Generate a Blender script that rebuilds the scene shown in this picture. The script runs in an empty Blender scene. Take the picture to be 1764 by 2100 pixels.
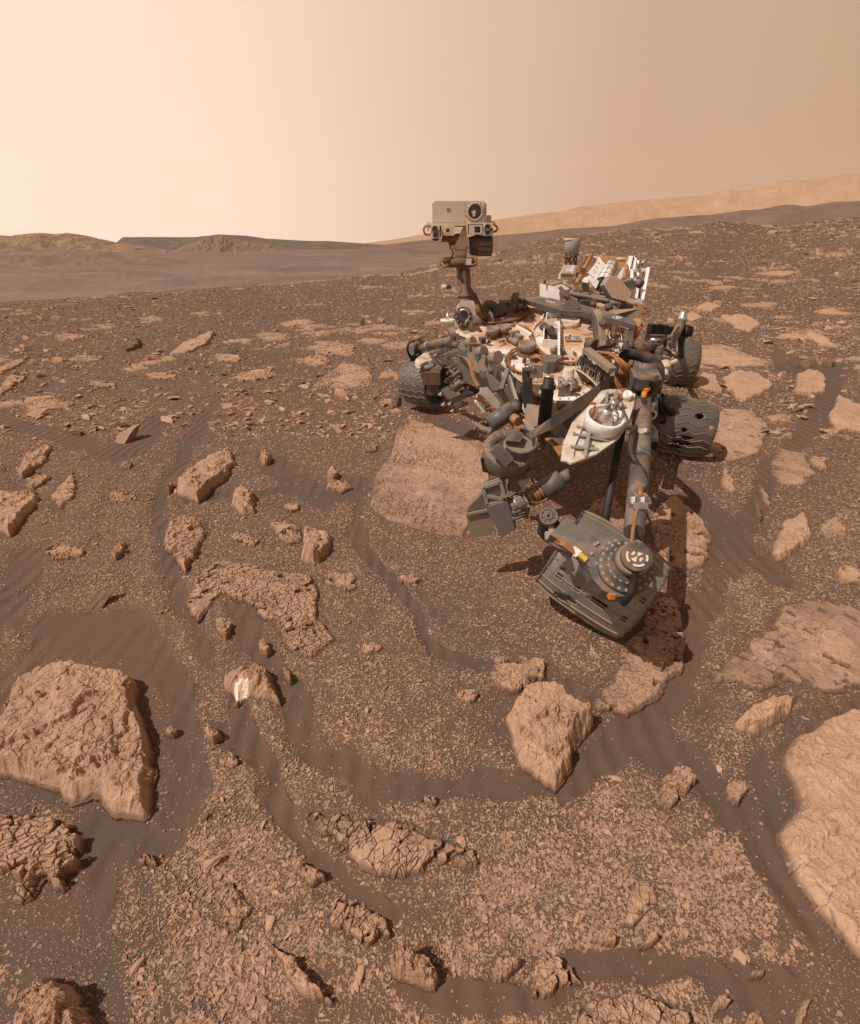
import bpy, bmesh, math, random
import numpy as np
from mathutils import Vector, Matrix
R = math.radians
C = bpy.context.scene
COL = C.collection
random.seed(7)
# ------------------------------------------------------------------ camera, sky, sun, exposure
HAZE_D = 0.00008; HAZE_W = 3300.0; HAZE_H = 378.0; HAZE_A = (0.46, 0.27, 0.165)
CAMZ = 1.42
FPX = 1050.0                      # focal length in units of a 1764 x 2100 picture
PITCH = math.atan(553.0 / FPX)
cam = bpy.data.cameras.new('camera'); camo = bpy.data.objects.new('camera', cam); COL.objects.link(camo)
camo.location = (0, 0, CAMZ); camo.rotation_euler = (math.pi / 2 - PITCH, 0, 0)
cam.sensor_fit = 'VERTICAL'; cam.sensor_height = 24.0; cam.sensor_width = 24.0
cam.lens = FPX / 2100.0 * 24.0
cam.clip_start = 0.05; cam.clip_end = 20000
C.camera = camo
SUN_EL, SUN_TO = 56.0, (-0.82, -0.42)      # horizontal direction towards the sun
sl = bpy.data.lights.new('sun', 'SUN'); so = bpy.data.objects.new('sun', sl); COL.objects.link(so)
sl.energy = 3.7; sl.angle = R(0.5); sl.color = (1.0, 0.90, 0.80)
sd = Vector((SUN_TO[0], SUN_TO[1], 0)).normalized() * math.cos(R(SUN_EL)) + Vector((0, 0, math.sin(R(SUN_EL))))
so.rotation_euler = sd.to_track_quat('Z', 'Y').to_euler()
C.view_settings.view_transform = 'Standard'; C.view_settings.look = 'None'
C.view_settings.exposure = 0.0; C.view_settings.gamma = 1.0
C.cycles.max_bounces = 4; C.cycles.diffuse_bounces = 2; C.cycles.glossy_bounces = 2; C.cycles.volume_bounces = 0
C.cycles.transparent_max_bounces = 4
C.cycles.use_adaptive_sampling = True
C.cycles.sample_clamp_indirect = 4; C.cycles.sample_clamp_direct = 6
C.render.film_transparent = False

def lin(*c):
    out = []
    for v in c:
        v = v / 255.0
        out.append(v / 12.92 if v <= 0.04045 else ((v + 0.055) / 1.055) ** 2.4)
    return tuple(out) + (1.0,)

world = bpy.data.worlds.new('World'); C.world = world; world.use_nodes = True
wt = world.node_tree; wt.nodes.clear()
wo = wt.nodes.new('ShaderNodeOutputWorld'); wb = wt.nodes.new('ShaderNodeBackground')
tc = wt.nodes.new('ShaderNodeTexCoord'); sx = wt.nodes.new('ShaderNodeSeparateXYZ')
mr = wt.nodes.new('ShaderNodeMapRange'); mr.inputs['From Min'].default_value = -1; mr.inputs['From Max'].default_value = 1
cr = wt.nodes.new('ShaderNodeValToRGB')
wt.links.new(tc.outputs['Generated'], sx.inputs[0]); wt.links.new(sx.outputs['X'], mr.inputs['Value'])
wt.links.new(mr.outputs[0], cr.inputs[0])
def ramp(node, stops):
    e = node.color_ramp.elements
    while len(e) > 1: e.remove(e[-1])
    e[0].position = stops[0][0]; e[0].color = stops[0][1]
    for p, c in stops[1:]:
        n = e.new(p); n.color = c
ramp(cr, [(0.0, lin(255, 233, 214)), (0.19, lin(255, 230, 208)), (0.34, lin(254, 224, 202)), (0.50, lin(231, 196, 170)),
          (0.64, lin(211, 173, 145)), (0.80, lin(198, 161, 131)), (1.0, lin(188, 150, 120))])
el = wt.nodes.new('ShaderNodeValToRGB')
ramp(el, [(0.0, (1, 1, 1, 1)), (0.38, (1, 1, 1, 1)), (0.62, (0.42, 0.42, 0.44, 1)), (1.0, (0.30, 0.31, 0.34, 1))])
wt.links.new(sx.outputs['Z'], el.inputs[0])
mx = wt.nodes.new('ShaderNodeMix'); mx.data_type = 'RGBA'; mx.blend_type = 'MULTIPLY'; mx.inputs['Factor'].default_value = 1
wt.links.new(cr.outputs[0], mx.inputs[6]); wt.links.new(el.outputs[0], mx.inputs[7])
# the sky beyond the dusty air is brighter by what the air takes away, so that the sum is the sky seen from the ground
def wm(op, a_, b_=None, c_=None):
    nd = wt.nodes.new('ShaderNodeMath'); nd.operation = op
    for i_, q_ in enumerate((a_, b_, c_)):
        if q_ is None: continue
        if isinstance(q_, (int, float)): nd.inputs[i_].default_value = q_
        else: wt.links.new(q_, nd.inputs[i_])
    return nd.outputs[0]
big_ = wm('MAXIMUM', wm('MAXIMUM', wm('ABSOLUTE', sx.outputs['X']), wm('ABSOLUTE', sx.outputs['Y'])), wm('MULTIPLY', sx.outputs['Z'], HAZE_W / HAZE_H))
tau = wm('DIVIDE', HAZE_D * HAZE_W, big_); Tr = wm('POWER', math.e, wm('MULTIPLY', tau, -1.0)); iT = wm('DIVIDE', 1.0, Tr)
ab = wm('SUBTRACT', iT, 1.0)
sc1 = wt.nodes.new('ShaderNodeVectorMath'); sc1.operation = 'SCALE'; wt.links.new(mx.outputs[2], sc1.inputs[0]); wt.links.new(iT, sc1.inputs['Scale'])
sc2 = wt.nodes.new('ShaderNodeVectorMath'); sc2.operation = 'SCALE'; sc2.inputs[0].default_value = HAZE_A; wt.links.new(ab, sc2.inputs['Scale'])
sb = wt.nodes.new('ShaderNodeVectorMath'); sb.operation = 'SUBTRACT'; wt.links.new(sc1.outputs[0], sb.inputs[0]); wt.links.new(sc2.outputs[0], sb.inputs[1])
wt.links.new(sb.outputs[0], wb.inputs[0]); wb.inputs[1].default_value = 1.0
wt.links.new(wb.outputs[0], wo.inputs[0])

# ------------------------------------------------------------------ photograph geometry
SP, CP = math.sin(PITCH), math.cos(PITCH)
def ray(px, py):
    dx = (px - 882.0) / FPX; dy = (1050.0 - py) / FPX
    return dx, CP + dy * SP, -SP + dy * CP          # world x, y, z per unit of depth
def PH(px, py, z):                                   # the point of height z seen at a pixel
    a, b, c = ray(px, py); t = (z - CAMZ) / c
    return Vector((a * t, b * t, z))
def PV(px, py, Y):                                   # the point at distance Y ahead
    a, b, c = ray(px, py); t = Y / b
    return Vector((a * t, Y, CAMZ + c * t))

# ------------------------------------------------------------------ numpy noise
def hsh(i, j, s=0.0):
    v = np.sin(i * 127.1 + j * 311.7 + s * 74.7) * 43758.5453
    return v - np.floor(v)
def vn(x, y, s=0.0):
    xi = np.floor(x); yi = np.floor(y); fx = x - xi; fy = y - yi
    fx = fx * fx * (3 - 2 * fx); fy = fy * fy * (3 - 2 * fy)
    a = hsh(xi, yi, s); b = hsh(xi + 1, yi, s); c = hsh(xi, yi + 1, s); d = hsh(xi + 1, yi + 1, s)
    return (a * (1 - fx) + b * fx) * (1 - fy) + (c * (1 - fx) + d * fx) * fy
def fbm(x, y, o=4, s=0.0, g=0.5):
    t = 0.0; a = 1.0; n = 0.0
    for k in range(o):
        ca, sa = math.cos(0.7 * k), math.sin(0.7 * k)
        t = t + a * (vn(x * ca - y * sa + 13.1 * k, x * sa + y * ca, s + k) * 2 - 1); n += a
        a *= g; x = x * 2.03; y = y * 2.03
    return t / n
def vor(x, y, s=0.0):
    xi = np.floor(x); yi = np.floor(y)
    f1 = np.full(x.shape, 9.0); f2 = np.full(x.shape, 9.0); cid = np.zeros(x.shape); cx = np.zeros(x.shape); cy = np.zeros(x.shape)
    for a in (-1, 0, 1):
        for b in (-1, 0, 1):
            u = xi + a; v = yi + b
            px = u + 0.5 + 0.8 * (hsh(u, v, s) - 0.5); py = v + 0.5 + 0.8 * (hsh(u, v, s + 5) - 0.5)
            d = np.hypot(x - px, y - py)
            m = d < f1
            f2 = np.where(m, f1, np.minimum(f2, d)); cid = np.where(m, hsh(u, v, s + 9), cid)
            cx = np.where(m, px, cx); cy = np.where(m, py, cy)
            f1 = np.where(m, d, f1)
    return f1, f2, cid, cx, cy
def ss(a, b, x):
    t = np.clip((x - a) / (b - a), 0, 1); return t * t * (3 - 2 * t)

# ------------------------------------------------------------------ terrain function
EDGE = [(-600, 650), (0, 640), (200, 620), (395, 604), (651, 584), (820, 563), (1012, 520), (1148, 484), (1375, 468), (1480, 456), (1600, 462), (1764, 441), (2300, 420)]
ER = [16, 16, 17, 18, 20, 24, 30, 36, 44, 50, 54, 60, 60]
_az = []; _ez = []
for (px, py), rr in zip(EDGE, ER):
    a, b, c = ray(px, py); h = math.hypot(a, b)
    _az.append(math.atan2(a, b)); _ez.append(CAMZ + c / h * rr)
_az = np.array(_az); _ez = np.array(_ez); _er = np.array(ER, float)
def terrain(x, y, fine=True):
    x = np.asarray(x, float); y = np.asarray(y, float)
    r = np.hypot(x, y); az = np.arctan2(x, y)
    RE = np.interp(az, _az, _er); ZE = np.interp(az, _az, _ez)
    t = np.clip((r - 4.0) / (RE - 4.0), 0, None)
    near = ZE * np.minimum(t, 1.15) ** 1.35
    z = near
    over = np.clip(r - RE, 0, None)
    z = np.where(over > 0, ZE - 9.5 * ss(0, 70, over) - 0.02 * np.clip(over, 0, 5), near)
    if fine:
        am = 0.022 + 0.16 * ss(5, 40, r)
        z = z + am * fbm(x * 0.55, y * 0.55, 3, 3.0) * ss(0.6, 3, r)
        z = z + 1.6 * ss(60, 400, r) * fbm(x * 0.012, y * 0.012, 4, 8.0)
    return z
def ground_pts(px, py, lift=0.0):
    px = np.asarray(px, float); py = np.asarray(py, float)
    dx = (px - 882.0) / FPX; dy = (1050.0 - py) / FPX
    bx = dx; by = CP + dy * SP; bz = -SP + dy * CP
    bz = np.minimum(bz, -0.004) if False else bz
    t = (0 - CAMZ) / np.minimum(bz, -0.02)
    t = np.minimum(t, 45.0)
    lo = np.full(px.shape, 0.15); hi = np.full(px.shape, np.nan)
    # march outward, then bisect
    ts = np.concatenate([np.linspace(0.3, 6, 40), np.geomspace(6.3, 70, 60)])
    prev = lo.copy(); found = np.zeros(px.shape, bool)
    for tt in ts:
        z = CAMZ + bz * tt; g = terrain(bx * tt, by * tt) + lift
        hit = (~found) & (z < g)
        hi = np.where(hit, tt, hi); found |= hit
        prev = np.where(~found, tt, prev)
    a = prev; b = np.where(found, hi, prev + 0.1)
    for _ in range(14):
        m = (a + b) / 2; below = CAMZ + bz * m < terrain(bx * m, by * m) + lift
        b = np.where(below, m, b); a = np.where(below, a, m)
    return bx * b, by * b, found

# ------------------------------------------------------------------ object helpers
def tag(o, label=None, cat=None, group=None, kind=None):
    if label: o['label'] = label
    if cat: o['category'] = cat
    if group: o['group'] = group
    if kind: o['kind'] = kind
    return o
def empty(name, loc=(0, 0, 0)):
    o = bpy.data.objects.new(name, None); COL.objects.link(o); o.location = loc; o.empty_display_size = 0.1; return o
def npmesh(name, V, F, mat=None, smooth=False, loc=(0, 0, 0), attrs=None, parent=None):
    V = np.asarray(V, np.float32); F = np.asarray(F, np.int32)
    k = F.shape[1]
    me = bpy.data.meshes.new(name)
    me.vertices.add(len(V)); me.vertices.foreach_set('co', V.ravel())
    me.loops.add(F.size); me.loops.foreach_set('vertex_index', F.ravel())
    me.polygons.add(len(F)); me.polygons.foreach_set('loop_start', np.arange(0, F.size, k, dtype=np.int32))
    me.polygons.foreach_set('loop_total', np.full(len(F), k, np.int32))
    if attrs is not None:
        for nm, arr in attrs.items():
            at = me.color_attributes.new(nm, 'FLOAT_COLOR', 'POINT')
            at.data.foreach_set('color', np.asarray(arr, np.float32).ravel())
    me.update(calc_edges=True)
    me.polygons.foreach_set('use_smooth', np.full(len(F), smooth, bool))
    if mat: me.materials.append(mat)
    o = bpy.data.objects.new(name, me); COL.objects.link(o); o.location = loc
    if parent: o.parent = parent
    return o

# ------------------------------------------------------------------ materials
class NT:
    def __init__(s, name):
        s.m = bpy.data.materials.new(name); s.m.use_nodes = True; s.t = s.m.node_tree
        s.b = s.t.nodes['Principled BSDF']; s.b.inputs['Roughness'].default_value = 0.9
        s.b.inputs['Specular IOR Level'].default_value = 0.2
        s.co = s.t.nodes.new('ShaderNodeTexCoord')
    def n(s, typ, **kw):
        nd = s.t.nodes.new(typ)
        for k, v in kw.items(): setattr(nd, k, v)
        return nd
    def l(s, a, b): s.t.links.new(a, b)
    def geo(s):
        g = s.n('ShaderNodeNewGeometry'); return g.outputs['Position']
    def noise(s, scale, detail=4, rough=0.55, src=None, dist=0.0):
        nd = s.n('ShaderNodeTexNoise'); nd.inputs['Scale'].default_value = scale
        nd.inputs['Detail'].default_value = detail; nd.inputs['Roughness'].default_value = rough
        nd.inputs['Distortion'].default_value = dist
        s.l(src or s.geo(), nd.inputs['Vector']); return nd.outputs['Fac']
    def voro(s, scale, feature='F1', src=None, rnd=1.0):
        nd = s.n('ShaderNodeTexVoronoi', feature=feature); nd.inputs['Scale'].default_value = scale
        nd.inputs['Randomness'].default_value = rnd
        s.l(src or s.geo(), nd.inputs['Vector']); return nd
    def map(s, v, a, b, c=0.0, d=1.0):
        nd = s.n('ShaderNodeMapRange'); s.l(v, nd.inputs['Value'])
        for k, q in zip(('From Min', 'From Max', 'To Min', 'To Max'), (a, b, c, d)): nd.inputs[k].default_value = q
        return nd.outputs[0]
    def math(s, op, a, b=None):
        nd = s.n('ShaderNodeMath', operation=op)
        for i, q in enumerate((a, b)):
            if q is None: continue
            if isinstance(q, (int, float)): nd.inputs[i].default_value = q
            else: s.l(q, nd.inputs[i])
        return nd.outputs[0]
    def mix(s, f, a, b, bt='MIX'):
        nd = s.n('ShaderNodeMix', data_type='RGBA', blend_type=bt)
        if isinstance(f, (int, float)): nd.inputs['Factor'].default_value = f
        else: s.l(f, nd.inputs['Factor'])
        for i, q in ((6, a), (7, b)):
            if isinstance(q, tuple): nd.inputs[i].default_value = q if len(q) == 4 else q + (1,)
            else: s.l(q, nd.inputs[i])
        return nd.outputs[2]
    def bump(s, h, strength, dist, prev=None):
        nd = s.n('ShaderNodeBump'); nd.inputs['Strength'].default_value = strength; nd.inputs['Distance'].default_value = dist
        s.l(h, nd.inputs['Height'])
        if prev: s.l(prev, nd.inputs['Normal'])
        return nd.outputs['Normal']
    def fin(s, col=None, nor=None, rough=None, metal=None):
        if col is not None:
            if isinstance(col, tuple): s.b.inputs['Base Color'].default_value = col if len(col) == 4 else col + (1,)
            else: s.l(col, s.b.inputs['Base Color'])
        if nor is not None: s.l(nor, s.b.inputs['Normal'])
        if rough is not None:
            if isinstance(rough, (int, float)): s.b.inputs['Roughness'].default_value = rough
            else: s.l(rough, s.b.inputs['Roughness'])
        if metal is not None: s.b.inputs['Metallic'].default_value = metal
        return s.m
SAND = (0.140, 0.083, 0.059); SANDG = (0.108, 0.078, 0.060); SANDR = (0.150, 0.083, 0.056)
ROCK = (0.470, 0.295, 0.200); ROCKD = (0.37, 0.230, 0.156); ROCKL = (0.54, 0.355, 0.255)

def rock_material(name, tint=1.0, veins=0.0, scale=1.0):
    k = NT(name); P = k.geo()
    n1 = k.noise(3.0 * scale, 5, 0.6, P); n2 = k.noise(22 * scale, 6, 0.65, P); n3 = k.noise(90 * scale, 4, 0.6, P)
    a = tuple(c * tint for c in ROCK); d = tuple(c * tint for c in ROCKD); l = tuple(c * tint for c in ROCKL)
    c1 = k.mix(k.map(n1, 0.35, 0.68), a, d); c1 = k.mix(k.map(n2, 0.5, 0.75), c1, l)
    c1 = k.mix(k.map(n3, 0.56, 0.70, 0, 0.5), c1, d)
    at = k.n('ShaderNodeAttribute', attribute_name='Gmask'); sp = k.n('ShaderNodeSeparateColor'); k.l(at.outputs['Color'], sp.inputs[0])
    c1 = k.mix(sp.outputs[0], c1, SAND)                       # sand caught in hollows
    c1 = k.mix(sp.outputs[1], c1, (0.86, 0.74, 0.60))         # white mineral patch
    if veins:
        nd = k.n('ShaderNodeTexNoise'); nd.inputs['Scale'].default_value = 7; nd.inputs['Detail'].default_value = 3; k.l(P, nd.inputs['Vector'])
        vv = k.math('ABSOLUTE', k.math('SUBTRACT', nd.outputs['Fac'], 0.5))
        ms = k.math('MULTIPLY', k.map(vv, 0.006, 0.0), k.map(k.noise(2.2, 2, 0.5, P), 0.52, 0.6))
        c1 = k.mix(k.math('MULTIPLY', ms, veins * 0.6), c1, (0.66, 0.52, 0.42))
    ed = k.voro(34 * scale, 'DISTANCE_TO_EDGE', P)
    nb = k.bump(n2, 0.55, 0.012); nb = k.bump(k.map(ed.outputs['Distance'], 0.0, 0.05), 0.35, 0.004, nb)
    nb = k.bump(n3, 0.6, 0.004, nb); nb = k.bump(k.noise(260 * scale, 3, 0.7, P), 0.4, 0.0015, nb)
    return k.fin(c1, nb, 0.92)
M_ROCK = rock_material('tan_mudstone'); M_ROCKV = rock_material('tan_mudstone_with_pale_veins', 1.06, 1.0)
M_ROCKR = rock_material('reddish_mudstone', 0.78); M_DARK = rock_material('dark_mudstone', 0.42)

def ground_material():
    k = NT('sand_and_gravel'); P = k.geo()
    at = k.n('ShaderNodeAttribute', attribute_name='Gmask'); sp = k.n('ShaderNodeSeparateColor'); k.l(at.outputs['Color'], sp.inputs[0])
    rk, gv, fr = sp.outputs[0], sp.outputs[1], sp.outputs[2]
    n1 = k.noise(0.9, 4, 0.5, P); n2 = k.noise(300, 3, 0.7, P); n4 = k.noise(2.5, 3, 0.5, P)
    c = k.mix(k.map(n1, 0.42, 0.6), SAND, SANDG); c = k.mix(k.map(n4, 0.52, 0.72, 0, 0.6), c, SANDR)
    c = k.mix(k.map(n2, 0.55, 0.75, 0, 0.5), c, (0.26, 0.16, 0.11)); c = k.mix(k.map(n2, 0.45, 0.25, 0, 0.5), c, (0.09, 0.055, 0.042))
    # fine grit where the mask says so: three sizes of grain
    hs = None; grit = None
    for sc, th in ((62, 0.30), (120, 0.34), (210, 0.38)):
        wp = k.n('ShaderNodeVectorMath', operation='ADD'); k.l(P, wp.inputs[0])
        nn = k.n('ShaderNodeTexNoise'); nn.inputs['Scale'].default_value = sc * 0.8; nn.inputs['Detail'].default_value = 1; k.l(P, nn.inputs['Vector'])
        vs = k.n('ShaderNodeVectorMath', operation='SCALE'); k.l(nn.outputs['Color'], vs.inputs[0]); vs.inputs['Scale'].default_value = 0.6 / sc
        k.l(vs.outputs[0], wp.inputs[1])
        v = k.voro(sc, 'F1', wp.outputs[0]); cc = k.n('ShaderNodeSeparateColor'); k.l(v.outputs['Color'], cc.inputs[0])
        keep = k.math('LESS_THAN', cc.outputs[0], k.math('MULTIPLY', gv, 0.95))
        m = k.math('MULTIPLY', k.map(v.outputs['Distance'], th + 0.06, th - 0.03), keep)
        tone = k.mix(cc.outputs[1], (0.25, 0.15, 0.105), (0.44, 0.28, 0.195))
        c = k.mix(k.math('MULTIPLY', m, 0.85), c, tone)
        b = k.bump(m, 0.9, 0.35 / sc, hs); hs = b
    # far bedrock showing through
    f2 = k.noise(14, 5, 0.65, P)
    rc = k.mix(k.map(f2, 0.4, 0.65), ROCK, ROCKD)
    c = k.mix(k.math('MULTIPLY', rk, k.map(f2, 0.25, 0.45, 0.5, 1)), c, rc)
    # far: plainer, pinkish, mottled
    fn = k.noise(0.05, 8, 0.7, P); fm = k.noise(0.012, 5, 0.6, P, 1.5)
    fc = k.mix(k.map(fn, 0.4, 0.65), (0.175, 0.118, 0.094), (0.255, 0.172, 0.134)); fc = k.mix(k.map(fm, 0.46, 0.60), fc, (0.150, 0.112, 0.096)); fc = k.mix(k.map(k.noise(0.35, 5, 0.7, P), 0.52, 0.66, 0, 0.6), fc, (0.31, 0.21, 0.155))
    c = k.mix(fr, c, fc)
    nb = k.bump(n2, 0.35, 0.002, hs)
    wv = k.n('ShaderNodeTexWave', wave_type='BANDS'); wv.inputs['Scale'].default_value = 4.2; wv.inputs['Distortion'].default_value = 5.5
    wv.inputs['Detail'].default_value = 1.5; wv.inputs['Detail Scale'].default_value = 0.5; k.l(P, wv.inputs['Vector'])
    wm = k.math('MULTIPLY', wv.outputs['Fac'], k.math('MULTIPLY', k.map(gv, 0.35, 0.05), k.map(n4, 0.42, 0.55)))
    nb = k.bump(wm, 0.75, 0.008, nb)
    return k.fin(c, nb, 0.95)
M_GROUND = ground_material()
def hill_material(name, cols, sc):
    k = NT(name); P = k.geo()
    n1 = k.noise(sc, 6, 0.65, P); n2 = k.noise(sc * 6, 5, 0.6, P)
    c = k.mix(k.map(n1, 0.42, 0.6), cols[0], cols[1]); c = k.mix(k.map(n2, 0.5, 0.68, 0, 0.8), c, cols[2])
    return k.fin(c, k.bump(n1, 0.8, 1.2 / sc * 0.12), 0.95)
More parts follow.
